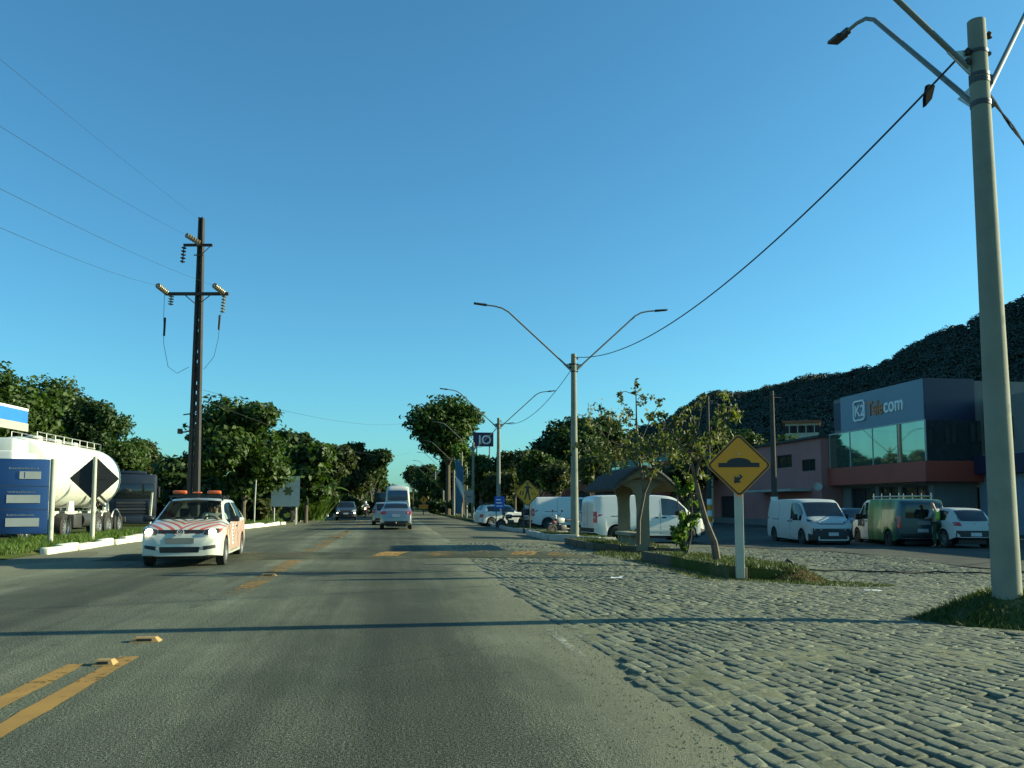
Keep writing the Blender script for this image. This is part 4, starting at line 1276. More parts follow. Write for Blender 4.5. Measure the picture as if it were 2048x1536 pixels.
cpB = [(rrA.gauss(1385, 45), rrA.gauss(868, 34), zB + rrA.uniform(-.5, .5), rrA.uniform(.18, .34), 34) for _ in range(26)]
cpB += [(1450, 800, zB, .2, 28), (1470, 830, zB, .2, 24), (1440, 850, zB, .2, 30), (1410, 790, zB, .16, 20), (1350, 850, zB, .2, 30), (1340, 880, zB, .22, 30), (1405, 950, zB, .16, 24), (1412, 925, zB, .16, 24)]
airy_tree('dark leaning roadside tree with sparse olive leaves left of the orange sign', bB,
          [([(1433, 1118, zB), (1428, 1085, zB), (1412, 1045, zB), (1400, 1000, zB), (1390, 955, zB), (1378, 905, zB), (1372, 860, zB)], .085),
           ([(1390, 955, zB), (1405, 905, zB), (1425, 870, zB), (1450, 815, zB)], .035),
           ([(1378, 905, zB), (1355, 885, zB), (1340, 860, zB)], .03),
           ([(1380, 910, zB), (1395, 860, zB), (1405, 805, zB)], .025)], cpB, 0, 'leaf_yellow', .056, 52)
zC = 18.9
bC = ground_at(1372, 1107, gz(7.2) + .2)
cpC = [(1355, 965, zC, .12, 20), (1362, 985, zC, .12, 20), (1378, 975, zC, .12, 20), (1385, 970, zC, .1, 16)] + \
      [(rrA.gauss(1375, 16), rrA.gauss(1035, 26), zC + rrA.uniform(-.2, .2), .16, 34) for _ in range(14)]
airy_tree('small leafy sapling with a bundle of thin stems between two leaning trunks', bC,
          [([(1372, 1108, zC), (1373, 1080, zC), (1376, 1040, zC), (1380, 985, zC)], .03),
           ([(1371, 1106, zC), (1366, 1070, zC), (1356, 1010, zC), (1353, 975, zC)], .025),
           ([(1374, 1106, zC), (1382, 1075, zC), (1384, 1030, zC), (1383, 975, zC)], .025),
           ([(1371, 1100, zC), (1364, 1075, zC), (1358, 1052, zC)], .02)], cpC, 0, 'leaf_bright', .085, 53)
shr = tree('shrub', 'spiky low shrub at the foot of the shelter pillars', tuple(ground_at(1252, 1086, gz(7) + .2)), .55, (.35, .3, .25, .27), 'leaf_olive', n=260, size=.11, lobes=6, trunk_r=.015, seed=60, limbs=3, cat='shrub')
# wood that closes the horizon
r = np.random.RandomState(8); cen, nrm, siz = [], [], []
for k in range(900):
    y = r.uniform(170, 620); side = r.rand()
    x = (-12 - abs(r.normal(0, 40)) if side < .62 else 11 + abs(r.normal(0, 26)))
    if y > 420: x = r.uniform(-140, 140)
    h = r.uniform(4, 9.5) * (1.0 if y < 420 else 1.1); rad = r.uniform(2.2, 4)
    m = 70
    d = r.normal(size=(m, 3)); d /= np.linalg.norm(d, axis=1, keepdims=True)
    cen.append(np.array([[x, y, h * .52]]) + d * np.array([[rad, rad, h * .5]]) * r.uniform(.8, 1.05, (m, 1))); nrm.append(d + r.normal(0, .5, (m, 3))); siz.append(r.uniform(.8, 1.7, m))
tag(linked('distant_wood', leaves_mesh('distant_wood', np.concatenate(cen), np.concatenate(nrm), np.concatenate(siz), M['leaf_dark'], 9, 1.3)), 'distant wood lining both sides of the far road', 'wood', kind='stuff')

# ------------------------------------------------------------------ lamp posts
def arm_geo(d, reach=3.3, rise=2.5, r=.035):
    d = Vector((d[0], d[1], 0)).normalized()
    Z = Vector((0, 0, 1))
    pts = [d * .14, d * (reach*.80) + Z * rise*.92, d * (reach*.88) + Z * rise*.98, d * (reach*.97) + Z * rise*1.01, d * (reach*1.10) + Z * rise*1.03]
    return pts, d
def lamp_post(name, label, p, h, arms, lean=(0, 0), r=(.165, .105), group=None):
    t = thing(name, label, 'lamp post', p, 0, group)
    tx = Vector((lean[0], lean[1], h))
    MB().tube([(0, 0, -.3), tx * .25, tx * .5, tx * .75, tx], [r[0], r[0]+(r[1]-r[0])*.25, (r[0]+r[1])/2, r[0]+(r[1]-r[0])*.75, r[1]], 20).build('pole', M['concrete'], t)
    for (dx, dy, z0, br) in arms:
        c = tx * (z0 / h)
        pts, d = arm_geo((dx, dy), 3.3 * br, 2.5 if br == 1 else 2.62)
        a = MB().tube([c + q for q in pts], [.036, .034, .032, .03, .03], 10).build('lamp_arm', M['arm_steel'], t)
        sd = Vector((-d.y, d.x, 0))
        e = c + pts[-1]
        k = (pts[-1] - pts[-2]).normalized()
        hd = MB()
        rot = Matrix((sd, k, sd.cross(k))).transposed().to_4x4()
        mt = Matrix.Translation(e) @ rot
        hd.bbox(-.05, .05, -.12, .10, -.045, .045, .015, 0, mt)
        hd.bbox(-.10, .10, .06, .42, -.03, .03, .02, 0, mt)
        lh = hd.build('lamp_head', M['steel_dark'], a)
        # bracket plate between arm and pole
        MB().add([c + d*.10 + sd*.01 + Vector((0,0,-.12)), c + d*.42 + sd*.01 + Vector((0,0,.19)), c + d*.10 + sd*.01 + Vector((0,0,.24)),
                  c + d*.10 - sd*.01 + Vector((0,0,-.12)), c + d*.42 - sd*.01 + Vector((0,0,.19)), c + d*.10 - sd*.01 + Vector((0,0,.24))],
                 [(0,1,2),(3,5,4),(0,3,4,1),(1,4,5,2),(2,5,3,0)]).build('bracket', M['galv'], a)
        for dz in (-.10, .20):
            q = tx * ((z0 + dz) / h); rr_ = r[0] + (r[1]-r[0]) * (z0+dz)/h + .008
            bands = MB().tube([q + Vector((0,0,-.022)), q + Vector((0,0,.022))], rr_, 18)
            bands.box(q.x + .7*rr_, q.x + rr_ + .05, q.y - .03, q.y + .03, q.z - .02, q.z + .02)
            bands.build('clamp_band', M['steel_dark'], t)
    ins = MB()
    for z, s in ((h - .18, 1), (h - .42, -1), (h - .55, -1)):
        q = tx * (z / h) + Vector((s * (r[1] + .05), -.02, 0))
        ins.lathe([(.01, -.05), (.035, -.04), (.022, -.01), (.035, .02), (.01, .05)], 10, Matrix.Translation(q))
        ins.tube([tx * (z / h), q], .012, 5)
    ins.build('insulator', M['iron'], t)
    return t
PX = 7.2
p0 = depth_at(2014, 1180, 10.15); p0.z = mound_z(p0.x, p0.y) + .02
H0 = depth_at(1952, 38, 10.0).z - p0.z
top0 = depth_at(1952, 38, 10.05)
lean0 = (top0.x - p0.x, top0.y - p0.y)
near_post = lamp_post('lamp_post', 'nearest tall concrete lamp post on the grass mound at the right edge', tuple(p0), H0,
                      [(-1, .04, H0 - .62, 1), (.80, .60, H0 - .98, 1), (0.02, 1, H0 - 1.0, .86)], lean0, group='concrete lamp posts in a row along the right roadside')
rows = [(1149, 1066, 708, 33.0, 'second lamp post with two wide arms, beside the white van at the bus shelter'),
        (997, 1038, 836, 56.5, 'third lamp post with two arms behind the blue and yellow signs'),
        (946, 1036, 885, 79.5, 'fourth lamp post, beside the small white board')]
posts = []
for px, by, ty, z, lb in rows:
    p = depth_at(px, 1010, z); p.z = gz(p.x) + .2
    h = depth_at(px, ty, z).z - p.z
    posts.append((lamp_post('lamp_post', lb, tuple(p), h, [(-1, .06, h - .62, 1), (1, .06, h - .62, 1)], group='concrete lamp posts in a row along the right roadside'), p, h))
far_lb = ['fifth lamp post, beyond the blue feather flags', 'sixth lamp post in the row, in front of the dark shrubs', 'seventh lamp post, just right of the small yellow diamond sign', 'eighth lamp post, left behind the small yellow diamond sign',
          'ninth lamp post, far off to the right of the bus', 'last lamp post in sight, farthest of the row beside the bus']
for k, lb in enumerate(far_lb):
    y = 102 + 23 * k
    c = copy_tree(posts[2][0]); c.location = (7.2 + .25 * math.sin(k * 3), y, .0); c['label'] = lb
# white painted posts between them
for px, ty, z, lb in ((923, 905, 92, 'plain pale post left of the fourth lamp post'), (933, 935, 88, 'short pale post beside the small white board'), (901, 900, 112, 'plain pale post behind the blue feather flag')):
    p = depth_at(px, 1010, z); p.z = gz(p.x); h = depth_at(px, ty, z).z - p.z
    t = thing('post', lb, 'post', tuple(p), 0, 'plain posts on the right roadside')
    MB().tube([(0, 0, -.2), (0, 0, h)], [.14, .10], 10).build('shaft', M['concrete'], t)
    MB().tube([(0, 0, h), (0, 0, h + .06)], [.12, .12], 10).build('cap', M['steel_dark'], t)

def wire(name, label, a, b, sag, r=.012, n=28, twist=False, group='overhead wires', m='cable'):
    a, b = Vector(a), Vector(b); mb = MB()
    def q(t, o=0):
        p = a.lerp(b, t); p.z -= 4 * sag * t * (1 - t)
        return p
    if not twist:
        mb.tube([q(i / n) for i in range(n + 1)], r, 5)
    else:
        d = (b - a).normalized(); s = d.cross(Vector((0, 0, 1))).normalized(); u = s.cross(d)
        N = n * 4
        for k in range(2):
            mb.tube([q(i / N) + s * math.cos(i * .9 + k * math.pi) * r + u * math.sin(i * .9 + k * math.pi) * r for i in range(N + 1)], r * .9, 5)
    o = mb.build(name, M[m])
    return tag(o, label, 'wire', group)
pt0 = p0 + Vector((lean0[0] * .95, lean0[1] * .95, H0 - .38))
def ptop(i, dz=-.12): return Vector((posts[i][1].x, posts[i][1].y, posts[i][1].z + posts[i][2] + dz))
wire('overhead_wire', 'thick black cable sagging from the near lamp post to the second one', pt0 + Vector((-.15, .05, 0)), ptop(0), 1.12, .015, 60)
wire('overhead_wire', 'black cable hanging from the second to the third lamp post', ptop(0, -.5), ptop(1, -.2), 1.0, .014)
wire('overhead_wire', 'cable hanging from the third to the fourth lamp post', ptop(1, -.2), ptop(2, -.2), .9, .014)
wire('overhead_wire', 'twisted cable dropping from the near lamp post out of the frame on the right', p0 + Vector((lean0[0]*.85 + .12, lean0[1]*.85, H0 - .95)), (31.0, 23.0, 3.9), 1.5, .013, 40, True)
# connector hanging on the near cable
q = pt0.lerp(ptop(0), .040); q.z -= .12; q.x -= .05
mb = MB().prism([(-.05, .12), (.06, .16), (.07, -.05), (.01, -.20), (-.03, -.08)], -.03, .03)
o = mb.build('cable_connector', M['rubber_black']); o.location = q; o.rotation_euler = (0, R(20), R(8))
tag(o, 'black connector clamped on the thick cable left of the near lamp post', 'connector')

# dark poles with striped feet near the pink house
def wood_pole(px, by, ty, z, label, w=.17, xbar=False):
    p = depth_at(px, 1010, z); p.z = gz(p.x); h = depth_at(px, ty, z).z - p.z
    t = thing('utility_pole', label, 'utility pole', tuple(p), 0, 'dark utility poles by the parking lot')
    MB().tube([(0, 0, -.2), (0, 0, h)], [w, w*.62], 12).build('shaft', M['dark_concrete'], t)
    hb = 2.0; n = 5
    for k in range(n):
        MB().tube([(0, 0, hb*k/n + .02), (0, 0, hb*(k+1)/n + .02)], w + .012, 12).build('painted_band', M['yellow_sign'] if k % 2 else M['letter_white'], t)
    MB().tube([(-.5, 0, h - .35), (.5, 0, h - .35)], .04, 6).build('crossarm', M['dark_concrete'], t)
    return p, h
wp1, wh1 = wood_pole(1549, 1070, 782, 43, 'dark utility pole with yellow and white foot left of the parked white van')
wp2, wh2 = wood_pole(1419, 1045, 792, 58, 'dark utility pole with striped foot behind the leaning tree')
wire('overhead_wire', 'thin wire from the dark utility pole rising past the near lamp post', wp1 + Vector((0, 0, wh1 - .3)), (20.5, 6, 8.2), .5, .012)
wire('overhead_wire', 'second thin wire just below it over the hill', wp1 + Vector((.3, 0, wh1 - .75)), (20.9, 6, 7.2), .55, .010)
wire('overhead_wire', 'thin wire between the two dark utility poles', wp1 + Vector((0, 0, wh1 - .3)), wp2 + Vector((0, 0, wh2 - .3)), .5, .01)

# tall pierced concrete pole on the left
zU = 36.0
pU = depth_at(386, 1010, zU); pU.z = .1
def zat(py): return depth_at(390, py, zU).z - pU.z
HU = zat(436)
t = thing('utility_pole', 'tall dark pierced concrete utility pole with two crossarms above the left verge', 'utility pole', tuple(pU), R(-8))
def wU(z): return .27 + (.10 - .27) * z / HU
mb = MB()
def strip(z0, z1, fx0, fx1, d):       # a tapering bar of the pole face
    a, b = wU(z0), wU(z1)
    vs = []
    for z, w in ((z0, a), (z1, b)):
        vs += [(fx0*w, -d, z), (fx1*w, -d, z), (fx1*w, d, z), (fx0*w, d, z)]
    mb.add(vs, [(0,3,2,1),(4,5,6,7),(0,1,5,4),(1,2,6,5),(2,3,7,6),(3,0,4,7)])
z = -.2; k = 0
holes = [zat(py) for py in (978, 930, 906, 887, 867, 848, 826, 807, 785, 766, 723, 703, 661, 640, 597, 577)]
edges = [-.2] + sorted(holes) + [HU]
strip(-.2, HU, -1, -.34, .13); strip(-.2, HU, .34, 1, .13)
for a, b in zip(edges, edges[1:]):
    strip(a + (.08 if a > 0 else 0), b - (.08 if b < HU else 0), -.34, .34, .07)
mb.build('pole', M['pole_dark'], t)
def insulator(parent, pa, pb, n=5, r=.10, m='porcelain'):
    a, b = Vector(pa), Vector(pb); d = b - a; L = d.length
    mt = Matrix.Translation(a) @ d.to_track_quat('Z', 'Y').to_matrix().to_4x4()
    pr = [(.015, 0)]
    for k in range(n):
        z = L * (k + .2) / n
        pr += [(.025, z), (r, z + L/n*.2), (r*.9, z + L/n*.45), (.025, z + L/n*.55)]
    pr += [(.015, L)]
    return MB().lathe(pr, 12, mt).build('insulator', M[m], parent)
zc1, zc2 = zat(493), zat(590)
mx = zU / F_PX
MB().box(-.68, .60, -.26, -.14, zc1 - .05, zc1 + .05).build('crossarm', M['iron'], t)
MB().box(-1.42, 1.36, -.26, -.14, zc2 - .065, zc2 + .065).build('crossarm', M['iron'], t)
br = MB()
br.tube([(.5, -.2, zc1 - .05), (.12, -.2, zc1 - .42)], .02, 5)
br.tube([(-.55, -.2, zc2 - .06), (-.12, -.2, zc2 - .42)], .022, 5).tube([(.55, -.2, zc2 - .06), (.12, -.2, zc2 - .42)], .022, 5)
br.tube([(-.22, -.2, zat(513)), (.2, -.2, zat(513))], .03, 5)
br.build('brace', M['iron'], t)
insulator(t, (0.05, -.3, zc1 + .06), (-.30, -.95, zc1 + .22), 6, .125)
insulator(t, (-.66, -.2, zc1 - .05), (-.72, -.2, zc1 - .82), 5, .11, 'iron')
insulator(t, (-1.35, -.28, zc2 + .05), (-1.42, -1.05, zc2 + .16), 6, .13)
insulator(t, (-1.15, -.2, zc2 - .06), (-1.18, -.2, zc2 - .52), 4, .12)
insulator(t, (1.15, -.28, zc2 + .05), (1.02, -1.05, zc2 + .16), 6, .13)
insulator(t, (1.18, -.2, zc2 - .06), (1.12, -.2, zc2 - .86), 6, .11)
for x, z0, z1 in ((-1.40, zat(638), zat(674)), (1.0, zat(633), zat(662))):
    MB().tube([(x, -.25, z1), (x + .02, -.25, z0)], .05, 8).build('fuse_tube', M['cable'], t)
jw = MB()
jw.tube([(-1.42, -.3, zc2), (-1.42, -.3, zat(640)), (-1.38, -.3, zat(690)), (-1.2, -.2, zat(735)), (-.8, -.2, zat(748)), (-.3, -.15, zat(735))], .010, 5)
jw.tube([(1.1, -.3, zc2 - .8), (1.0, -.3, zat(680)), (.8, -.2, zat(715)), (.35, -.15, zat(740))], .010, 5)
jw.build('jumper_wire', M['cable'], t)
MB().tube([(-.5, -.1, zat(830)), (.1, -.1, zat(826))], .03, 6).tube([(-.62, -.1, zat(866)), (.1, -.1, zat(860))], .035, 6).build('side_arm', M['iron'], t)
MB().box(-.7, -.55, -.2, .0, zat(868), zat(858)).build('junction_box', M['iron'], t)
mU = Matrix.Translation(pU) @ Matrix.Rotation(R(-8), 4, 'Z')
def uw(x, y, z): return mU @ Vector((x, y, z))
for (src, px, py, zz, lb, sg) in (((-.30, -.95, zc1 + .22), -60, 202, 12, 'highest thin power line running left from the pierced concrete pole', .15),
                          ((1.02, -1.05, zc2 + .16), -60, 330, 12, 'middle power line crossing behind the pierced concrete pole', .2),
                          ((-1.42, -1.05, zc2 + .16), -60, 412, 12, 'lowest power line running left from the pierced concrete pole', .2),
                          ((0, -.1, HU - .12), -60, 60, 12, 'faint top wire from the tip of the pierced concrete pole', .1)):
    a = uw(*src); b = depth_at(px, py, zz)
    wire('power_line', lb, a, a + (b - a) * 1.25, sg, .004 if 'faint' not in lb else .003, group='power lines on the left')
wire('power_line', 'faint wire from the pierced concrete pole across to the far trees', uw(.3, 0, zat(780)), depth_at(830, 842, 120), 1.0, .008, group='power lines on the left')
wire('power_line', 'second faint wire sagging from the pierced concrete pole to the far road', uw(.3, 0, zat(800)), depth_at(820, 905, 160), 1.4, .010, group='power lines on the left')
t = thing('guy_stub', 'short pale stub post standing left of the almond trunk', 'post', tuple(ground_at(449, 1035, .1)))
MB().tube([(0, 0, -.1), (.02, 0, 2.0)], [.09, .075], 10).build('shaft', M['concrete'], t)
MB().tube([(.02, 0, 2.0), (.02, 0, 2.07)], [.085, .07], 10).build('cap', M['dark_concrete'], t)

# ------------------------------------------------------------------ signs
def rdiamond(h, r, n=5):
    """outline of a square standing on its corner with rounded corners, half diagonal h"""
    out = []
    k = h - r * math.sqrt(2)
    for a0, c in ((0, (k, 0)), (90, (0, k)), (180, (-k, 0)), (270, (0, -k))):
        for i in range(n + 1):
            a = R(a0 - 45 + 90 * i / n)
            out.append((c[0] + r * math.cos(a), c[1] + r * math.sin(a)))
    return out
def ring_xz(outer, inner, y0, y1):
    mb = MB(); n = len(outer)
    vs = [(x, y0, z) for x, z in outer] + [(x, y0, z) for x, z in inner] + [(x, y1, z) for x, z in outer] + [(x, y1, z) for x, z in inner]
    fs = []
    for i in range(n):
        j = (i + 1) % n
        fs += [(i, j, n+j, n+i), (2*n+i, 3*n+i, 3*n+j, 2*n+j), (i, 2*n+i, 2*n+j, j), (n+i, n+j, 3*n+j, 3*n+i)]
    return mb.add(vs, fs)
def diamond_plate(t, h, zc, face='yellow_sign', border=True):
    pl = MB().prism(rdiamond(h, h*.13), -.012, .012).build('sign_plate', M[face], t); pl.location = (0, -.09, zc)
    if border:
        b = ring_xz(rdiamond(h*.965, h*.115), rdiamond(h*.90, h*.09), -.017, -.0125).build('sign_border', M['sign_black'], t); b.location = (0, -.09, zc)
    return pl
def flat(t, name, pts, zc, m='sign_black', d=-.1065, parent=None):
    o = MB().prism(pts, -.003, .003).build(name, M[m], t); o.location = (0, d, zc); return o
zS = 15.6
pS = depth_at(1480, 1120, zS); pS.z = za(pS.x, pS.y)
t = thing('warning_sign', 'orange diamond sign with black hump symbol and small arrow on a white post', 'road sign', tuple(pS), R(-14))
zc = depth_at(1477, 931, zS).z - pS.z; hS = 64 * zS / F_PX
MB().bbox(-.075, .075, -.05, .07, -.2, zc + hS * .6, .012).build('post', M['post_white'], t)
diamond_plate(t, hS, zc)
hump = [(-.62, -.02), (.62, -.02), (.62, .11), (.36, .12)] + [(.36 * math.cos(R(a)), .12 + .15 * math.sin(R(a))) for a in range(12, 180, 12)] + [(-.36, .12), (-.62, .11)]
flat(t, 'hump_symbol', [(x * hS, (z - .04) * hS) for x, z in hump], zc)
ar = [(-.16, -.56), (.06, -.53), (0.0, -.47), (.11, -.36), (.03, -.28), (-.08, -.39), (-.14, -.33)]
flat(t, 'arrow_symbol', [(x * hS, z * hS) for x, z in ar], zc)
bl = MB()
for z in (hS*.35, -hS*.35): bl.lathe([(.018, 0), (.018, .006), (.001, .008)], 8, Matrix.Translation((0, -.103, zc + z)) @ Matrix.Rotation(R(90), 4, 'X'))
bl.build('bolt', M['galv'], t)

zP = 42.0
pP = depth_at(1055, 1055, zP); pP.z = zd_(pP.x, pP.y)
t = thing('crossing_sign', 'yellow diamond pedestrian crossing sign with walking figure on two thin posts', 'road sign', tuple(pP), R(-6))
zc = depth_at(1055, 986, zP).z - pP.z; h = 27 * zP / F_PX
for x in (-.19, .12): MB().tube([(x, 0, -.2), (x, 0, zc - h * .2)], .035, 8).build('post', M['steel_dark'], t)
diamond_plate(t, h, zc, 'yellow_pale')
fig = [[(-.05, .60)] + [(.09 * math.cos(R(a)), .66 + .09 * math.sin(R(a))) for a in range(-60, 230, 30)],
       [(-.10, .54), (.10, .54), (.36, .34), (.33, .28), (.11, .40), (.11, .10), (-.11, .10), (-.11, .40), (-.33, .30), (-.36, .36)],
       [(-.11, .10), (.02, .10), (-.16, -.50), (-.28, -.50)], [(-.01, .10), (.11, .10), (.24, -.52), (.12, -.52)]]
for g in fig: flat(t, 'walking_figure', [(x * h, z * h) for x, z in g], zc)
for x in (-.60, -.42, .34, .52): flat(t, 'crossing_bar', [(q * h, z * h) for q, z in ((x, -.16), (x + .09, -.16), (x + .16 * (1 if x < 0 else -.2), .16), (x + .07 * (1 if x < 0 else -.4), .16))], zc)

# black backs of a sign on the left verge
zK = 27.0
pK = depth_at(184, 1076, zK); pK.z = verge_z(pK.x, pK.y)
t = thing('sign_back', 'black back of a diamond road sign on a white post before the tanker', 'road sign', tuple(pK), R(14))
zc = depth_at(184, 957, zK).z - pK.z; h = 45 * zK / F_PX
pl = MB().prism(rdiamond(h, h*.06), .075, .095).build('sign_plate', M['sign_back'], t); pl.location = (0, 0, zc)
MB().tube([(0, .03, -.2), (0, .03, zc + h*.98)], [.075, .06], 12).build('post', M['post_white'], t)
MB().box(-h*.5, h*.5, .06, .074, zc - .03, zc + .03).build('stiffener', M['sign_back'], t)

# far yellow diamond sign with plate below
zF = 112.0
pF = depth_at(847, 1035, zF); pF.z = gz(pF.x)
t = thing('warning_sign', 'small distant yellow diamond sign with black arrow and a plate below', 'road sign', tuple(pF), 0)
zc = depth_at(847, 1000, zF).z - pF.z; h = 8.5 * zF / F_PX
MB().tube([(0, 0, -.2), (0, 0, zc + .2)], .05, 8).build('post', M['steel_dark'], t)
diamond_plate(t, h, zc)
flat(t, 'arrow_symbol', [(x * h, z * h) for x, z in ((-.08, -.5), (.08, -.5), (.08, .1), (.3, .1), (0, .5), (-.3, .1), (-.08, .1))], zc)
MB().box(-.62, .62, -.11, -.08, zc - h - .62, zc - h - .05).build('sub_plate', M['yellow_sign'], t)

# blue board, white board, feather flags, purple banner
zB_ = 50.0
p = depth_at(999, 1040, zB_); p.z = gz(p.x)
t = thing('blue_board', 'small blue board with pale lines in front of the third lamp post', 'sign', tuple(p), 0)
z1, z0 = depth_at(999, 993, zB_).z - p.z, depth_at(999, 1017, zB_).z - p.z
for x in (-.2, .2): MB().tube([(x, 0, -.1), (x, 0, z0 + .1)], .03, 6).build('post', M['steel_dark'], t)
MB().box(-.30, .30, -.03, .03, z0, z1).build('board', M['sign_blue'], t)
for k in range(3): MB().box(-.2, .2 - .07 * k, -.036, -.031, z0 + .12 + .19 * k, z0 + .18 + .19 * k).build('text_line', M['letter_white'], t)
zW = 76.0
p = depth_at(938, 1034, zW); p.z = gz(p.x)
t = thing('white_board', 'small white board with a dark curved mark left of the fourth lamp post', 'sign', tuple(p), 0)
z1, z0 = depth_at(938, 980, zW).z - p.z, depth_at(938, 1006, zW).z - p.z
MB().tube([(-.2, 0, -.1), (-.2, 0, z0 + .1)], .05, 8).build('post', M['post_white'], t)
MB().box(-.38, .38, -.05, .05, z0, z1).build('board', M['white_wall'], t)
arc = [(.24 * math.cos(R(a)), .24 * math.sin(R(a))) for a in range(200, 341, 20)] + [(.17 * math.cos(R(a)), .17 * math.sin(R(a))) for a in range(340, 199, -20)]
o = MB().prism(arc, -.058, -.051).build('curved_mark', M['letter_dark'], t); o.location = (0, 0, (z0 + z1) / 2 + .15)
def feather(px, z, top, w, label, m):
    p = depth_at(px, 1030, z); p.z = gz(p.x); h = depth_at(px, top, z).z - p.z
    t = thing('feather_flag', label, 'flag', tuple(p), 0, 'blue feather flags on the right roadside')
    MB().tube([(0, 0, 0), (0, 0, h * .6), (-.03, 0, h * .9), (-.12, 0, h)], [.03, .025, .015, .01], 6).build('pole', M['galv'], t)
    def fn(u, v):
        ww = w * (.35 + .65 * math.sin(math.pi * min(1, .25 + .6 * (1 - v)))) * (1 if v < .85 else 1 - (v - .85) * 3)
        return (.03 - (.12 if v > .9 else 0) + u * ww, .06 * math.sin(v * 9 + u * 3), .5 + (h - .55) * v)
    MB().grid(fn, 6, 24).build('banner', M[m], t)
feather(911, 88, 918, .85, 'tall blue feather flag left of the plain posts', 'flag_blue')
feather(949, 84, 968, .55, 'shorter pale blue feather flag right of the fourth lamp post', 'flag_blue')
zI = 90.0
p = depth_at(966, 1030, zI); p.z = gz(p.x)
t = thing('banner_sign', 'dark purple banner sign with pale letters high among the trees', 'sign', tuple(p), 0)
z1, z0 = depth_at(966, 865, zI).z - p.z, depth_at(966, 893, zI).z - p.z
for x in (-.7, .7): MB().tube([(x, .1, 0), (x, .1, z1)], .06, 8).build('post', M['steel_dark'], t)
MB().box(-1.1, 1.0, -.05, .05, z0, z1).build('panel', M['banner_purple'], t)
MB().box(1.001, 1.12, -.06, .06, z0, z1).build('edge_strip', M['red_fascia'], t)
text_obj('letter_mark', 'IO', 1.35, M['letter_white'], t, (-.55, -.055, z0 + .28), (R(90), 0, 0), .01, bold=.02)

# fuel price totem
zT = 24.0
pT = depth_at(48, 1085, zT); pT.z = verge_z(pT.x, pT.y)
sT = zT / F_PX
t = thing('price_totem', 'blue fuel price totem with three grey panels between white columns', 'sign', tuple(pT), R(16))
def tz(py): return depth_at(52, py, zT).z - pT.z
MB().bbox(-.70, .575, -.07, .07, tz(1068), tz(918), .02).build('panel', M['blue_panel'], t)
MB().tube([(.66, 0, -.2), (.66, 0, tz(917))], .075, 20).build('column', M['post_white'], t)
MB().tube([(-.80, 0, -.2), (-.80, 0, tz(917))], .075, 20).build('column', M['grey_wall'], t)
for k, (a, b) in enumerate(((943, 958), (990, 1006), (1036, 1053))):
    pn = MB().box(-.48 + (.30 if k == 0 else 0), .36, -.085, -.071, tz(b), tz(a)).build('price_panel', M['panel_grey'], t)
    if k == 0: MB().box(-.22, -.20, -.088, -.0855, tz(b) + .02, tz(a) - .02).box(-.06, -.04, -.088, -.0855, tz(b) + .02, tz(a) - .02).build('divider', M['blue_panel'], pn)
    x = -.46
    rr = random.Random(k)
    tl = MB()
    while x < .25:                                     # a line of small unreadable print above each panel
        w = rr.uniform(.015, .05); tl.box(x, x + w, -.076, -.071, tz(a) + .06, tz(a) + .06 + rr.uniform(.035, .06)); x += w + .014
    tl.build('print_line', M['print_grey'], t)
for py in (973, 1020): MB().box(-.71, .57, -.073, -.0705, tz(py), tz(py) + .02).build('seam', M['letter_dark'], t)

# pale sign board on the left
zQ = 55.0
p = depth_at(570, 1035, zQ); p.z = .08
t = thing('notice_board', 'pale blue notice board with faded green print on the left verge', 'sign', tuple(p), R(10))
def qz(py): return depth_at(570, py, zQ).z - p.z
for x in (-.7, .7): MB().tube([(x, .06, -.2), (x, .06, qz(952))], .05, 8).build('post', M['galv'], t)
MB().box(-.92, .92, -.02, .02, qz(1013), qz(952)).build('board', M['board_blue'], t)
MB().box(-.1, .88, -.026, -.021, qz(960), qz(953)).build('print_block', M['teal_wall'], t)
MB().box(-.85, -.1, -.026, -.021, qz(969), qz(964)).build('print_block', M['teal_wall'], t)
for a in range(6):
    o = MB().prism([(0, 0), (.20, .09), (.36, 0), (.20, -.09)], -.005, 0).build('print_leaf', M['leaf_dark'], t); o.location = (.18, -.022, qz(982)); o.rotation_euler = (0, R(60 * a), 0)
MB().box(-.65, -.25, -.026, -.021, qz(984), qz(981)).build('print_block', M['teal_wall'], t)
# posts on the verge
for px, by, ty, z, r_, lb, m in ((594, 1030, 918, 62, .055, 'thin pale pole in front of the notice board', 'bark_pale'), (611, 1032, 925, 62, .045, 'thin dark pole leaning beside the tall grass', 'bark'),
                          (509, 1037, 960, 50, .05, 'thin pale stake beside the almond trunk', 'post_white'), (301, 1062, 985, 34, .05, 'slim white stake in front of the dark truck', 'post_white'),
                          (638, 1022, 985, 82, .05, 'white stake left of the pedestrian', 'post_white'), (677, 1030, 1000, 74, .05, 'white stake left of the oncoming dark car', 'post_white')):
    p = depth_at(px, 1010, z); p.z = .05; h = depth_at(px, ty, z).z - p.z
    t = thing('stake', lb, 'post', tuple(p), 0, 'stakes and poles on the left verge')
    MB().tube([(0, 0, -.2), (.01, 0, h * .5), (.06 if px != 611 else .35, 0, h)], [r_, r_, r_ * .8], 7).build('shaft', M[m], t)
    MB().tube([(.06 if px != 611 else .35, 0, h), (.06 if px != 611 else .35, 0, h + .03)], [r_, r_ * .6], 7).build('tip', M['dark_concrete'], t)

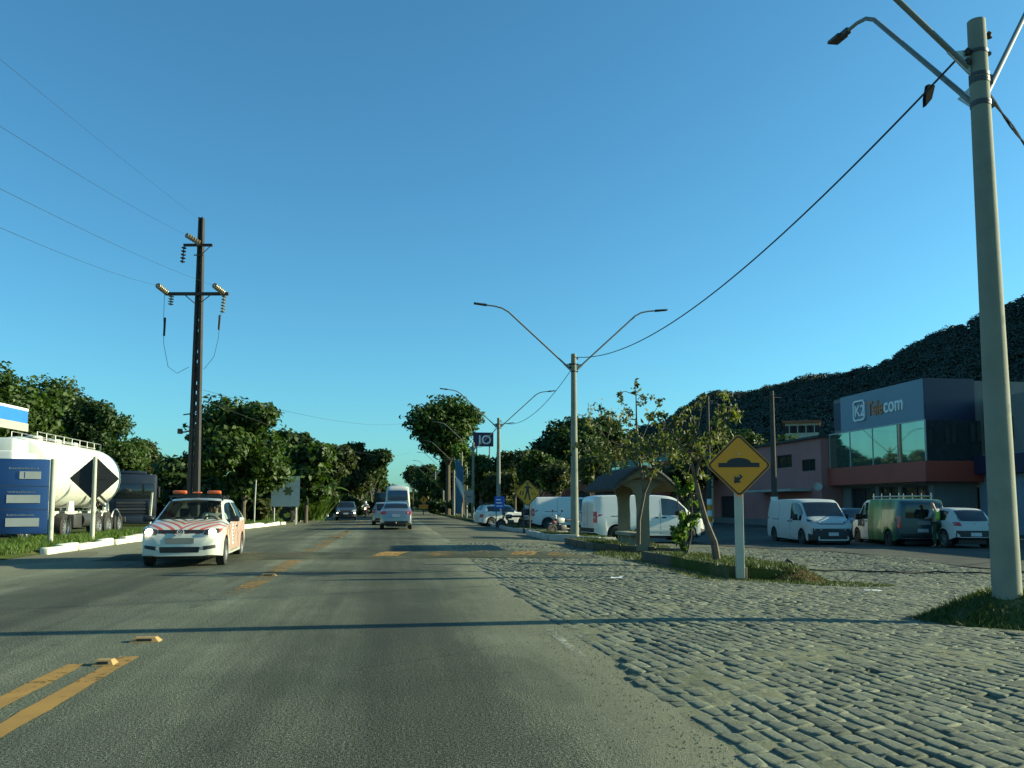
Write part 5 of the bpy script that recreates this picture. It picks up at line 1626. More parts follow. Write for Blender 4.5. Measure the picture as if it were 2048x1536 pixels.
# ------------------------------------------------------------------ bus shelter
pSh = Vector((7.28, 23.75, 0)); gS = gz(7.3) + .2
t = thing('bus_shelter', 'concrete bus shelter with curved tiled roof on two slab pillars', 'bus shelter', (pSh.x, pSh.y, gS))
def pillar(y, x0):
    mb = MB()
    pr = [(-.185, -.1), (.185, -.1), (.17, 1.15), (.18, 1.5), (.30, 1.72), (.62, 1.90), (.62, 1.99), (-.75, 1.99), (-.75, 1.90), (-.36, 1.74), (-.2, 1.5), (-.17, 1.15)]
    mb.prism([(x + x0, z) for x, z in pr], y - .09, y + .09)
    return mb.build('pillar', M['beige'], t)
pillar(0.0, 0.0); pillar(2.05, 0.0)
def roof_z(x): return 2.36 - .62 * (abs(x) / .95) ** 1.6
mb = MB()
xs = [-.95 + 1.9 * k / 18 for k in range(19)]
mb.add([(x, y, roof_z(x) - .10) for y in (-.35, 3.3) for x in xs] + [(x, y, roof_z(x) - .02) for y in (-.35, 3.3) for x in xs],
       [(k, k+1, 19+k+1, 19+k) for k in range(18)] + [(38+k, 57+k, 57+k+1, 38+k+1) for k in range(18)] + [(k, 38+k, 38+k+1, k+1) for k in range(18)] + [(19+k, 19+k+1, 57+k+1, 57+k) for k in range(18)])
mb.build('roof_shell', M['beige'], t)
rf = MB()
for k in range(26):                      # courses of curved tiles from ridge to eaves
    y = -.38 + 3.7 * k / 26
    for s in (-1, 1):
        rf.tube([(s * x, y + .07, roof_z(x) + .0) for x in (0, .25, .5, .75, 1.0)], .085, 6, flat=.8)
o = rf.build('roof_tiles', M['roof_dark'], t); o['kind'] = 'stuff'
ga = MB()
ga.add([(x, -.30, roof_z(x) - .09) for x in xs] + [(x, -.30, min(roof_z(x) - .10, 1.95 + .13 * math.cos(x * 3))) for x in xs] +
       [(x, -.22, roof_z(x) - .09) for x in xs] + [(x, -.22, min(roof_z(x) - .10, 1.95 + .13 * math.cos(x * 3))) for x in xs],
       [(k, 19+k, 20+k, k+1) for k in range(18)] + [(38+k, 38+k+1, 57+k+1, 57+k) for k in range(18)] + [(19+k, 57+k, 58+k, 20+k) for k in range(18)])
ga.build('gable', M['beige'], t)
MB().bbox(-.35, .12, .12, 1.9, .32, .42, .02).build('bench_seat', M['concrete'], t)
for y in (.5, 1.5): MB().box(-.25, .02, y - .06, y + .06, -.1, .32).build('bench_leg', M['concrete'], t)

# litter, and a pole shadow built as a dark tube
def scrap(px, py, s, label, seed, m='litter'):
    p = ground_at(px, py, gz(ground_at(px, py).x) + .02); r = random.Random(seed)
    if 6.3 < p.x < 8.4 and 15 < p.y < 27: p = ground_at(px, py, gz(p.x) + .26)
    mb = MB().grid(lambda u, v: ((u - .5) * s * (1 + .3 * r.uniform(-1, 1)), (v - .5) * s * .45, .02 + .06 * s * 3 * abs(nz(u * 3, v * 3, 1.0, seed))), 8, 6)
    o = mb.build('litter', M[m]); o.location = p; o.rotation_euler = (0, 0, r.uniform(-.4, .4))
    tag(o, label, 'litter')
scrap(1340, 1098, .34, 'crumpled white plastic bag on the grass near the shelter pillars', 1)
scrap(1746, 1184, .26, 'flat white scrap on the cobbles left of the near mound', 2)
scrap(1232, 1158, .22, 'pale grey scrap on the cobbles below the sign island', 3)
scrap(1162, 1066, .25, 'white scrap at the foot of the second lamp post', 4)
a = ground_at(1580, 1143, -.26); 
pts = []
for k in range(40):
    x = 1580 + (2300 - 1580) * k / 39
    q = ground_at(x, 1144 + 3 * k / 39 + .6 * math.sin(k * .7), -.27); pts.append((q.x, q.y, gz(q.x) + .035 + .01 * math.sin(k * 1.3)))
tag(MB().tube(pts, .022, 6).build('hose_or_shadow_tube', M['cable']), 'thin black tube standing in for the shadow of a slender pole across the cobbles', 'hose_or_shadow_tube')  # shadow line of an unseen slender pole, shaped as a black tube
o = MB().tube([(0, 0, 0), (.02, 0, .16), (.10, 0, .24), (.19, -.02, .20), (.22, -.03, .02)], .045, 8).build('rubber_stub', M['cable']); q = ground_at(1568, 1140, -.2); o.location = (q.x, q.y, gz(q.x)); tag(o, 'black bent rubber stub at the near end of the soil heap', 'rubber stub')
# old tyre planter on the left verge
p = depth_at(574, 1035, 60); t = thing('tyre_figure', 'old black tyre standing upright on the grass under the notice board', 'tyre', (p.x, p.y, .1), R(15))
rotX = Matrix.Translation((0, 0, .52)) @ Matrix.Rotation(R(90), 4, 'X')
MB().lathe([(.26, -.13), (.42, -.15), (.52, -.11), (.54, 0), (.52, .11), (.42, .15), (.26, .13), (.24, 0), (.26, -.13)], 28, rotX).build('tyre', M['tyre'], t)
MB().tube([(-.45, 0, .9), (-.4, 0, 1.12), (.1, 0, 1.14), (.45, 0, 1.25), (.62, 0, 1.55)], .07, 8).build('bent_bar', M['iron'], t)
MB().lathe([(.001, -.28), (.16, -.22), (.27, 0), (.2, .2), (.001, .28)], 16, Matrix.Translation((.62, 0, 1.75))).build('round_head', M['tyre'], t)

# ------------------------------------------------------------------ vehicles
def curve(keys):
    """monotone cubic through (x, value) keys"""
    k = sorted(keys); X = [a for a, _ in k]; Y = [b for _, b in k]; n = len(X)
    d = [(Y[i+1]-Y[i]) / (X[i+1]-X[i]) for i in range(n-1)]
    m = [d[0]] + [0 if d[i-1]*d[i] <= 0 else 2*d[i-1]*d[i]/(d[i-1]+d[i]) for i in range(1, n-1)] + [d[-1]]
    def f(x):
        if x <= X[0]: return Y[0]
        if x >= X[-1]: return Y[-1]
        i = max(j for j in range(n-1) if X[j] <= x)
        h = X[i+1]-X[i]; t = (x-X[i])/h
        return (1+2*t)*(1-t)**2*Y[i] + t*(1-t)**2*h*m[i] + t*t*(3-2*t)*Y[i+1] + t*t*(t-1)*h*m[i+1]
    return f

class Vehicle:
    def __init__(s, root, spec, paint, glass='car_glass', lower=None):
        s.root, s.spec = root, spec
        top, belt, hw, rw = (curve(spec[k]) for k in ('top', 'belt', 'halfw', 'roofw'))
        zb0 = curve(spec.get('sill', [(-1, .22), (1, .22)]))
        whs, wr = spec['wheels'], spec['wheel_r']
        L0, L1 = spec['top'][0][0], spec['top'][-1][0]
        xs = set(np.round(np.linspace(L0, L1, 34), 4)) | {round(k[0], 4) for k in spec['top']} | {round(v, 4) for g in spec['glass'] for v in g[1:3]}
        Ra = wr * spec.get('arch', 1.16)
        for w in whs:
            for a in np.linspace(0, math.pi, 13): xs.add(round(w + Ra * math.cos(a), 4))
        xs = sorted(x for x in xs if L0 <= x <= L1)
        xs = [x for i, x in enumerate(xs) if i == 0 or x - xs[i-1] > .004 or x in (L0, L1)]
        def sec(x):
            w, wt, zt = hw(x), rw(x), top(x)
            zb = zb0(x)
            for c in whs:
                if abs(x - c) < Ra: zb = max(zb, wr + math.sqrt(Ra*Ra - (x-c)**2))
            zbl = min(belt(x), zt - .05)
            zb = min(zb, zbl - .06)
            cr = spec.get('crown', .05) if zt - zbl > .15 else .03
            zr = zt - cr
            wt = min(wt, w * .985)
            p = [(0, zb), (w * .80, zb), (w * .985, zb + .02), (w, zb + .45 * (zbl - zb)), (w * .985, zbl)]
            for t_ in (.07, .5, .90):
                p.append((w*.975 + (wt - w*.975) * t_ + .02 * math.sin(math.pi * t_) * (1 if zr - zbl > .2 else 0), zbl + (zr - zbl) * t_))
            p += [(wt, zr), (wt * .94, zr + cr * .45), (wt * .6, zt - cr * .18), (wt * .3, zt - cr * .05), (0, zt)]
            return p
        secs = [sec(x) for x in xs]
        K = len(secs[0]); ring = 2 * K - 2
        def ringpts(i):
            p = secs[i]
            return [(xs[i], y, z) for y, z in p] + [(xs[i], -y, z) for y, z in reversed(p[1:-1])]
        V = []
        for i in range(len(xs)): V += ringpts(i)
        s.body_f, gl, low = [], {}, []
        for i in range(len(xs) - 1):
            xm = (xs[i] + xs[i+1]) / 2
            for k in range(ring):
                k2 = (k + 1) % ring
                f = (i*ring+k, i*ring+k2, (i+1)*ring+k2, (i+1)*ring+k)
                kk = k if k < K - 1 else ring - 1 - k
                kind = None
                for gi, (gk, a, b) in enumerate(spec['glass']):
                    if a - 1e-6 < xm < b + 1e-6 and ((gk == 'side_window' and kk in (5, 6)) or (gk != 'side_window' and kk >= 9)):
                        kind = (gk, gi, k < K - 1 if gk == 'side_window' else 0)
                if kind: gl.setdefault(kind, []).append(f)
                elif lower and xm > spec.get('nose_x', 99) and max(V[q][2] for q in f) < spec['nose_z']: low.append(f)
                elif lower and (kk in (0, 1) or (kk == 2 and spec.get('low_side'))): low.append(f)
                else: s.body_f.append(f)
        n0, n1 = tuple(range(ring))[::-1], tuple((len(xs)-1)*ring + k for k in range(ring))
        s.body_f += [n0, n1]
        mb = MB().add(V, s.body_f, 0, True)
        s.V = V
        s.bvh = BVHTree.FromPolygons([Vector(v) for v in V], s.body_f + low + [f for q in gl.values() for f in q])
        s.body = mb.build('body', paint, root, 38, fix=True)
        if low: MB().add(V, low, 0, True).build('lower_trim', lower, root, 38, fix=True)
        for (gk, gi, _), fs in gl.items():
            MB().add(V, fs, 0, True).build(gk, M[glass], root, 60, fix=True)
        # dark floor between the wheels
        MB().box(L0 + .25, L1 - .25, -hw(0) * .62, hw(0) * .62, .16, .45).build('underbody', M['black'], root)
        # wheels
        for c in whs:
            for sd in (-1, 1):
                y = sd * (hw(c) - .10)
                wheel(root, (c, y, wr), wr, spec.get('rim', 'rim'), spec.get('tyre_w', .095), sd)
    def decal(s, name, corners, direction, m, nu=6, nv=4, rnd=0.0, off=0.006, parent=None):
        """a panel with four given corners laid on the body along a direction"""
        c = [Vector(p) for p in corners]; d = Vector(direction).normalized()
        vs, ok = [], []
        for j in range(nv + 1):
            for i in range(nu + 1):
                u, v = 2*i/nu - 1, 2*j/nv - 1
                if rnd: u, v = u * math.sqrt(1 - rnd * v*v / 2), v * math.sqrt(1 - rnd * u*u / 2)
                u, v = (u+1)/2, (v+1)/2
                p = c[0]*(1-u)*(1-v) + c[1]*u*(1-v) + c[2]*u*v + c[3]*(1-u)*v
                h, n, _, _ = s.bvh.ray_cast(p - d * 9, d)
                ok.append(h is not None)
                if h is not None and n.dot(d) > 0: n = -n
                vs.append(h + n * off if h is not None else p)
        w = nu + 1
        fs = [(j*w+i, j*w+i+1, (j+1)*w+i+1, (j+1)*w+i) for j in range(nv) for i in range(nu)
              if all(ok[q] for q in (j*w+i, j*w+i+1, (j+1)*w+i+1, (j+1)*w+i))]
        if not fs: return None
        # give the panel a visible edge: a skirt that reaches back to the body
        o = len(vs); edge = {}
        for f in fs:
            for a, b in zip(f, f[1:] + f[:1]): edge[(a, b)] = edge.get((a, b), 0) + 1
        mb = MB().add(vs, fs, 0, True)
        for (a, b) in edge:
            if (b, a) not in edge:
                mb.add([vs[a], vs[b], vs[b] + d * .02, vs[a] + d * .02], [(1, 0, 3, 2)])
        return mb.build(name, M[m] if isinstance(m, str) else m, parent or s.root)
    def side(s, name, sd, pts, m, **k):          # corners (x, z) on one flank
        return s.decal(name, [(x, 0, z) for x, z in pts], (0, -sd, 0), m, **k) if sd > 0 else s.decal(name, [(x, 0, z) for x, z in pts], (0, 1, 0), m, **k)
    def front(s, name, pts, m, **k):             # corners (y, z) on the nose
        return s.decal(name, [(0, y, z) for y, z in pts], (-1, 0, 0), m, **k)
    def rear(s, name, pts, m, **k):
        return s.decal(name, [(0, y, z) for y, z in pts], (1, 0, 0), m, **k)
    def mirrors(s, x, z, w, size=(.10, .20, .15), m='black'):
        for sd in (-1, 1):
            a, b, c = size
            y = sd * (w + .02)
            mb = MB().bbox(x - a/2, x + a/2, min(y, y + sd*b), max(y, y + sd*b), z, z + c, .03)
            mb.tube([(x, y - sd*.10, z + .03), (x, y + sd*.03, z + .04)], .02, 6)
            mb.build('mirror', M[m], s.root)
    def seam(s, sd, pts, m='letter_dark', w=.014):
        for (a, b) in zip(pts, pts[1:]):
            dx, dz = b[0]-a[0], b[1]-a[1]; L = math.hypot(dx, dz); nx, nz_ = -dz/L*w/2, dx/L*w/2
            s.side('door_seam', sd, [(a[0]-nx, a[1]-nz_), (b[0]-nx, b[1]-nz_), (b[0]+nx, b[1]+nz_), (a[0]+nx, a[1]+nz_)], m, nu=6, nv=1, off=.003)
    def plate(s, where, y, z, w=.40, h=.13, m='plate'):
        f = s.front if where == 'front' else s.rear
        return f('number_plate', [(y-w/2, z-h/2), (y+w/2, z-h/2), (y+w/2, z+h/2), (y-w/2, z+h/2)], m, nu=2, nv=2, off=.02)
WHEELS = {}
def wheel(root, loc, r, rim, tw, sd):
    key = (round(r, 3), rim, tw)
    if key not in WHEELS:
        rot = Matrix.Rotation(R(90), 4, 'X')
        ty = MB().lathe([(r*.66, -tw), (r*.9, -tw), (r*.985, -tw*.8), (r, -tw*.4), (r, tw*.4), (r*.985, tw*.8), (r*.9, tw), (r*.66, tw)], 28, rot).mesh('wheel', M['tyre'])
        rm = MB()
        rm.lathe([(r*.66, -tw*.9), (r*.62, -tw*.4), (.001, -tw*.3)], 24, rot, smooth=True)
        rm.lathe([(.001, tw*.75), (r*.12, tw*.78), (r*.16, tw*.55), (r*.20, tw*.45)], 16, rot)
        rm.lathe([(r*.60, tw*.55), (r*.66, tw*.92), (r*.69, tw*.94), (r*.67, tw*.5)], 24, rot)
        for k in range(10):
            a = 2*math.pi*k/10
            c, s_ = math.cos(a), math.sin(a)
            mt = Matrix.Rotation(-a, 4, 'Y')
            rm.box(r*.15, r*.63, -tw*.75, -tw*.5, -r*.05, r*.05, 0, mt)
        WHEELS[key] = (ty, rm.mesh('rim', M[rim]))
    ty, rm = WHEELS[key]
    o = linked('wheel', ty, root); o.location = loc
    if sd > 0: o.rotation_euler = (0, 0, math.pi)
    linked('rim', rm, o)

def hatch_spec(L=3.95, W=1.66, H=1.46, z=1.0):
    h = L / 2; w = W / 2; k = H / 1.46
    return dict(top=[(-h, .50*k), (-h+.03, .74*k), (-h+.10, .95*k), (-h+.28, 1.18*k), (-h+.52, 1.38*k), (-h+1.0, 1.45*k), (-.15, 1.46*k), (.30, 1.42*k), (.66, 1.20*k), (1.02, .985*k), (1.45, .91*k), (h-.18, .80*k), (h-.05, .67*k), (h, .50*k)],
                belt=[(-h, .45*k), (-h+.1, .88*k), (-h+.5, .97*k), (0, .93*k), (1, .87*k), (h-.4, .80*k), (h-.1, .62*k), (h, .42*k)],
                halfw=[(-h, w*.78), (-h+.08, w*.93), (-h+.45, w), (h-.6, w), (h-.25, w*.95), (h-.07, w*.83), (h, w*.66)],
                roofw=[(-h, w*.62), (-h+.5, w*.70), (-.5, w*.735), (.3, w*.70), (1.02, w*.86), (h-.4, w*.86), (h-.05, w*.70), (h, w*.5)],
                sill=[(-h, .30), (-h+.4, .22), (h-.5, .20), (h, .24)], wheels=(h-.75, -h+.74), wheel_r=.295,
                glass=[('windshield', .32, 1.0), ('rear_window', -h+.14, -h+.52), ('side_window', -h+.62, -.42), ('side_window', -.34, .78)])
def sedan_spec(L=4.3, W=1.70, H=1.47):
    h = L / 2; w = W / 2
    return dict(top=[(-h, .50), (-h+.03, .82), (-h+.10, 1.00), (-h+.42, 1.06), (-h+.62, 1.14), (-h+1.05, 1.37), (-h+1.5, 1.455), (-.1, 1.47), (.35, 1.42), (.72, 1.2), (1.08, .99), (1.5, .92), (h-.18, .80), (h-.05, .66), (h, .50)],
                belt=[(-h, .45), (-h+.1, .93), (-h+.5, 1.0), (0, .95), (1, .88), (h-.4, .80), (h-.1, .62), (h, .42)],
                halfw=[(-h, w*.80), (-h+.07, w*.93), (-h+.4, w), (h-.6, w), (h-.25, w*.95), (h-.07, w*.83), (h, w*.66)],
                roofw=[(-h, w*.68), (-h+.4, w*.84), (-h+.7, w*.78), (-h+1.2, w*.72), (.3, w*.70), (1.05, w*.86), (h-.4, w*.86), (h-.05, w*.70), (h, w*.5)],
                sill=[(-h, .34), (-h+.4, .22), (h-.5, .20), (h, .24)], wheels=(h-.80, -h+.95), wheel_r=.30,
                glass=[('windshield', .38, 1.06), ('rear_window', -h+.58, -h+1.1), ('side_window', -h+1.1, -.25), ('side_window', -.17, .85)])
def van_spec():
    h, w = 2.475, .96
    return dict(top=[(-h, 1.55), (-h+.02, 1.74), (-h+.10, 1.86), (-h+.4, 1.92), (0, 1.94), (.75, 1.91), (1.10, 1.82), (1.45, 1.52), (1.80, 1.20), (2.15, 1.07), (2.36, .90), (2.45, .72), (h, .50)],
                belt=[(-h, 1.02), (.9, 1.03), (1.8, 1.0), (2.15, .93), (2.36, .78), (h, .42)],
                halfw=[(-h, .90), (-h+.10, .945), (-h+.5, w), (1.7, w), (2.1, .92), (2.36, .80), (h, .62)],
                roofw=[(-h, .76), (-h+.3, .83), (.6, .83), (1.10, .77), (1.75, .82), (2.15, .80), (2.4, .62), (h, .45)],
                sill=[(-h, .38), (-h+.4, .27), (1.9, .24), (h, .26)], wheels=(1.57, -1.55), wheel_r=.335, crown=.05, rim='rim_dark', low_side=False, nose_x=2.1, nose_z=.80,
                glass=[('windshield', 1.14, 1.76), ('side_window', .42, 1.52)])
def suv_spec(L=4.0, W=1.74, H=1.56):
    sp = hatch_spec(L, W, H); sp['wheel_r'] = .33
    sp['sill'] = [(-L/2, .42), (-L/2+.4, .30), (L/2-.5, .28), (L/2, .32)]
    return sp
def head_to(dx, dy): return math.atan2(dy, dx)

# --- striped service car coming towards the camera
def stripe_paint():
    t = NT('striped_white_paint')
    sep = t.new('ShaderNodeSeparateXYZ'); t.link(t.new('ShaderNodeTexCoord').outputs['Object'], sep.inputs[0])
    x, y, z = sep.outputs
    ay = t.math('ABSOLUTE', y)
    nrm = t.new('ShaderNodeSeparateXYZ'); t.link(t.new('ShaderNodeNewGeometry').outputs['Normal'], nrm.inputs[0])
    up = t.math('GREATER_THAN', nrm.outputs[2], 0.55)
    # bonnet: chevrons that bow towards the front centre
    ph = t.math('MULTIPLY', t.math('ADD', x, t.math('MULTIPLY', t.math('POWER', ay, 0.85), 1.25)), 3.4)
    # flank: wavy upright stripes
    ps = t.math('MULTIPLY', t.math('ADD', x, t.math('MULTIPLY', t.math('SINE', t.math('MULTIPLY', z, 4.2)), 0.20)), 4.3)
    p = t.math('ADD', t.math('MULTIPLY', ph, up), t.math('MULTIPLY', ps, t.math('SUBTRACT', 1.0, up)))
    fr = t.math('FRACT', p)
    on = t.math('LESS_THAN', fr, 0.40)
    alt = t.math('GREATER_THAN', t.math('FRACT', t.math('MULTIPLY', p, 0.5)), 0.5)
    grey = t.math('MULTIPLY', up, t.math('GREATER_THAN', t.math('SUBTRACT', 1.62, x), 0.42))
    c_st = t.mix(t.math('MULTIPLY', grey, 1.0), (0.50, 0.085, 0.045), (0.13, 0.12, 0.10))
    c_st = t.mix(t.math('MULTIPLY', t.math('SUBTRACT', 1.0, up), alt), c_st, (0.55, 0.14, 0.08))
    # only on the bonnet and the doors, not on roof, bumper or sills
    zone_h = t.math('MULTIPLY', up, t.math('MULTIPLY', t.math('GREATER_THAN', x, 0.95), t.math('LESS_THAN', z, 1.02)))
    zone_s = t.math('MULTIPLY', t.math('SUBTRACT', 1.0, up), t.math('MULTIPLY', t.math('LESS_THAN', x, 1.35), t.math('MULTIPLY', t.math('LESS_THAN', z, .93), t.math('GREATER_THAN', z, .30))))
    m_ = t.math('MULTIPLY', on, t.math('MAXIMUM', zone_h, zone_s))
    t.col(t.mix(m_, (0.47, 0.48, 0.42), c_st)); t.rough(0.3); t.b.inputs['Coat Weight'].default_value = 0.4
    return t.mat
ph = ground_at(300, 1130); pf = ground_at(449, 1131)
hv = Vector((0.045, -1.0)).normalized()
fa = Vector((-4.45, 18.8))                        # middle of the front axle
hsp = hatch_spec(4.0, 1.67, 1.46)
cc = fa - hv * hsp['wheels'][0]
hero = thing('service_car', 'white service car with red stripes and orange roof lights coming towards the camera', 'car', (cc.x, cc.y, 0), head_to(hv.x, hv.y))
v = Vehicle(hero, hsp, stripe_paint(), 'clear_glass')
v.front('grille', [(-.44, .705), (.44, .705), (.46, .775), (-.46, .775)], 'black', nu=10, nv=3)
for sd in (-1, 1):
    hl_ = v.front('headlight', [(sd*.46, .665), (sd*.76, .70), (sd*.74, .80), (sd*.47, .785)], 'sign_black', rnd=.4, nu=8, nv=5, off=.008)
    lp = Vector((1.93 if sd > 0 else 1.92, sd * .63, .735))
    MB().lathe([(.001, .05), (.05, .04), (.072, .0), (.072, -.06)], 14, Matrix.Translation(lp) @ Matrix.Rotation(R(90), 4, 'Y')).build('lamp', M['lamp_glow'], hl_)
    v.front('fog_grille', [(sd*.46, .36), (sd*.70, .40), (sd*.70, .47), (sd*.46, .44)], 'black', nu=6, nv=3)
    fg = v.front('fog_lamp', [(sd*.42, .37), (sd*.47, .37), (sd*.47, .43), (sd*.42, .43)], 'clear_lens', nu=3, nv=3, rnd=.9, off=.014)
v.front('lower_grille', [(-.38, .31), (.38, .31), (.40, .43), (-.40, .43)], 'black', nu=10, nv=3)
v.front('number_plate', [(-.28, .50), (.28, .50), (.28, .61), (-.28, .61)], mat('smudged_plate', (0.13, 0.14, 0.12), .7), nu=4, nv=2, off=.012)
em = MB()
em.tube([(0, .065*math.cos(a), .065*math.sin(a)) for a in np.linspace(0, 2*math.pi, 20)], .008, 6)
em.tube([(0, -.04, .045), (0, -.015, .005), (0, 0, .045), (0, .015, .005), (0, .04, .045)], .006, 5)
em.tube([(0, -.055, .02), (0, -.025, -.05), (0, 0, 0), (0, .025, -.05), (0, .055, .02)], .006, 5)
o = em.build('emblem', M['clear_lens'], hero); o.location = (1.955, 0, .735); o.rotation_euler = (0, R(-25), 0)
v.mirrors(.78, .93, .80, (.12, .20, .13))
for sd in (-1, 1):
    v.seam(sd, [(.86, .86), (.84, .35)]); v.seam(sd, [(-.38, .92), (-.40, .30), (.80, .28)])
    v.side('door_handle', sd, [(-.28, .80), (-.12, .80), (-.12, .83), (-.28, .83)], 'black', nu=2, nv=1, off=.02)
    v.side('side_label', sd, [(.30, .42), (.48, .42), (.48, .86), (.30, .86)], 'letter_white', nu=3, nv=6, off=.004)
    for k in range(5): v.side('label_print', sd, [(.34, .47 + .078*k), (.44, .47 + .078*k), (.44, .52 + .078*k), (.34, .52 + .078*k)], 'letter_dark', nu=1, nv=1, off=.008)
    v.rear('taillight', [(sd*.58, .75), (sd*.78, .75), (sd*.74, .95), (sd*.60, .95)], 'red_lens')
# orange light bar on a rack
rk = MB()
rk.box(.20, .26, -.60, .60, 1.475, 1.515).box(-.55, -.49, -.60, .60, 1.475, 1.515)
for x in (.23, -.52):
    for y in (-.56, .56): rk.box(x - .02, x + .02, y - .02, y + .02, 1.40, 1.475)
rk.build('roof_rack', M['steel_dark'], hero)
lb_ = MB().box(.12, .28, -.52, .52, 1.52, 1.55).build('light_bar', M['black'], hero)
for y0, y1 in ((-.52, -.23), (.23, .52)): MB().bbox(.11, .30, y0, y1, 1.55, 1.63, .03).build('beacon', M['amber_lens'], lb_)
MB().bbox(.13, .27, -.10, .10, 1.555, 1.60, .02).build('speaker', M['amber_lens'], lb_)
# cabin seen through the glass
cb = MB()
for y in (-.36, .36): cb.bbox(-.35, -.20, y - .22, y + .22, .45, 1.02, .05).bbox(-.33, -.24, y - .11, y + .11, 1.02, 1.22, .04).bbox(-.3, .15, y - .22, y + .22, .40, .52, .05)
cb.bbox(-1.1, -.95, -.6, .6, .45, 1.02, .06)
cb.build('seats', M['cloth_dark'], hero)
MB().bbox(.62, .98, -.66, .66, .70, .90, .05).build('dashboard', M['black'], hero)
MB().tube([(.50 + .05*math.sin(a), .36 + .18*math.cos(a), .88 + .17*math.sin(a)) for a in np.linspace(0, 2*math.pi, 18)], .014, 6).build('steering_wheel', M['black'], hero)

# ------------------------------------------------------------------ people
def skin_body(name, verts, edges, root_i, m, parent, sub=1):
    me = bpy.data.meshes.new(name)
    me.from_pydata([v[:3] for v in verts], edges, [])
    o = bpy.data.objects.new(name, me); COL.objects.link(o)
    o.modifiers.new('skin', 'SKIN')
    for i, v in enumerate(verts):
        me.skin_vertices[0].data[i].radius = (v[3], v[4] if len(v) > 4 else v[3])
        me.skin_vertices[0].data[i].use_root = (i == root_i)
    sb = o.modifiers.new('sub', 'SUBSURF'); sb.levels = sb.render_levels = sub
    dg = bpy.context.evaluated_depsgraph_get()
    out = bpy.data.meshes.new_from_object(o.evaluated_get(dg))
    bpy.data.objects.remove(o)
    out.name = name
    out.materials.clear(); out.materials.append(m)
    out.polygons.foreach_set('use_smooth', [True] * len(out.polygons))
    return linked(name, out, parent)
def person(label, loc, rz, J, top_m, leg_m, hair=True, parent_loc=None, shoes='black', vest=None, h=1.72):
    """J: joint positions in metres (x forward, y left, z up)"""
    t = thing('person', label, 'person', loc, rz)
    g = lambda k: Vector(J[k])
    def V(p, r, r2=None): return (p.x, p.y, p.z, r, r2 or r)
    B, E = [], []
    def chain(pts, start=None):
        prev = start
        for p in pts:
            B.append(p); i = len(B) - 1
            if prev is not None: E.append((prev, i))
            prev = i
        return prev
    chain([V(g('pelvis'), .13, .11)])
    s = chain([V(g('pelvis').lerp(g('chest'), .5), .115, .10), V(g('chest'), .14, .11), V(g('neck'), .055), V(g('neck').lerp(g('head'), .45), .06), V(g('head'), .092, .085), V(g('head') + (g('head') - g('neck')).normalized() * .085, .06)], 0)
    ci = 2
    tips = {}
    for sd in 'lr':
        sh, el, wr_, hip, kn, an, toe = (g(q + sd) for q in ('shoulder_', 'elbow_', 'wrist_', 'hip_', 'knee_', 'ankle_', 'toe_'))
        hd = (wr_ - el).normalized()
        e = chain([V(sh, .062), V(el, .042), V(wr_, .03), V(wr_ + hd * .07, .042, .022)], ci)
        side = Vector((0, 1 if sd == 'l' else -1, 0)); inner = (Vector((1, 0, 0)) + side * -.3).normalized()
        for k in range(4):
            o_ = (k - 1.5) * .019
            ln = (.075, .088, .084, .065)[k]
            lat = hd.cross(side).normalized() if abs(hd.dot(side)) < .9 else Vector((1, 0, 0))
            p = wr_ + hd * .10 + lat * o_
            chain([V(p, .0095), V(p + hd * ln * .6 - side * .006, .0085), V(p + hd * ln - side * .022, .007)], e)
        lat = hd.cross(side).normalized() if abs(hd.dot(side)) < .9 else Vector((1, 0, 0))
        chain([V(wr_ + hd * .035 - lat * .035, .011), V(wr_ + hd * .085 - lat * .055, .009)], e - 1)
        chain([V(hip, .088), V(kn, .058), V(an, .04), V(an.lerp(toe, .5) - Vector((0, 0, .03)), .042, .03), V(toe, .035, .025)], 0)
    body = skin_body('body', B, E, 0, M['skin'], t, 1)
    def cloth(name, chains, m, grow):
        vs, es = [], []
        for ch in chains:
            prev = ch[0] if isinstance(ch[0], int) else None
            for p in ch[(1 if prev is not None else 0):]:
                vs.append(p); i = len(vs) - 1
                if prev is not None: es.append((prev, i))
                prev = i
        return skin_body(name, vs, es, 0, m, t, 1)
    w1 = g('pelvis').lerp(g('chest'), .5)
    tops = [[V(g('pelvis') + Vector((0, 0, .02)), .155, .13), V(w1, .145, .125), V(g('chest'), .172, .138), V(g('neck') - (g('neck')-g('chest')) * .35, .08)]]
    for sd in 'lr': tops.append([2, V(g('shoulder_' + sd), .08), V(g('elbow_' + sd), .058), V(g('wrist_' + sd).lerp(g('elbow_' + sd), .12), .044)])
    cloth('jacket', tops, M[top_m], 0)
    legs = [[V(g('pelvis'), .148, .128)]]
    for sd in 'lr': legs.append([0, V(g('hip_' + sd), .105), V(g('knee_' + sd), .076), V(g('ankle_' + sd) + Vector((0, 0, .03)), .062)])
    cloth('trousers', legs, M[leg_m], 0)
    if vest:
        MB_ = [[V(w1 - Vector((0, 0, .12)), .172, .15), V(w1, .165, .145), V(g('chest'), .186, .152), V(g('neck') - (g('neck')-g('chest')) * .5, .10)]]
        cloth('vest', MB_, M[vest], 0)
    for sd in 'lr':
        an, toe = g('ankle_' + sd), g('toe_' + sd)
        cloth('shoe', [[V(an - Vector((0, 0, .035)), .05, .042), V(an.lerp(toe, .55) - Vector((0, 0, .035)), .05, .035), V(toe, .042, .03)]], M[shoes], 0)
    hd, nk = g('head'), g('neck'); up = (hd - nk).normalized()
    fw = Vector((1, 0, 0)); fw = (fw - up * fw.dot(up)).normalized(); lf = up.cross(fw)
    mt = Matrix.Translation(hd) @ Matrix((fw, lf, up)).transposed().to_4x4()
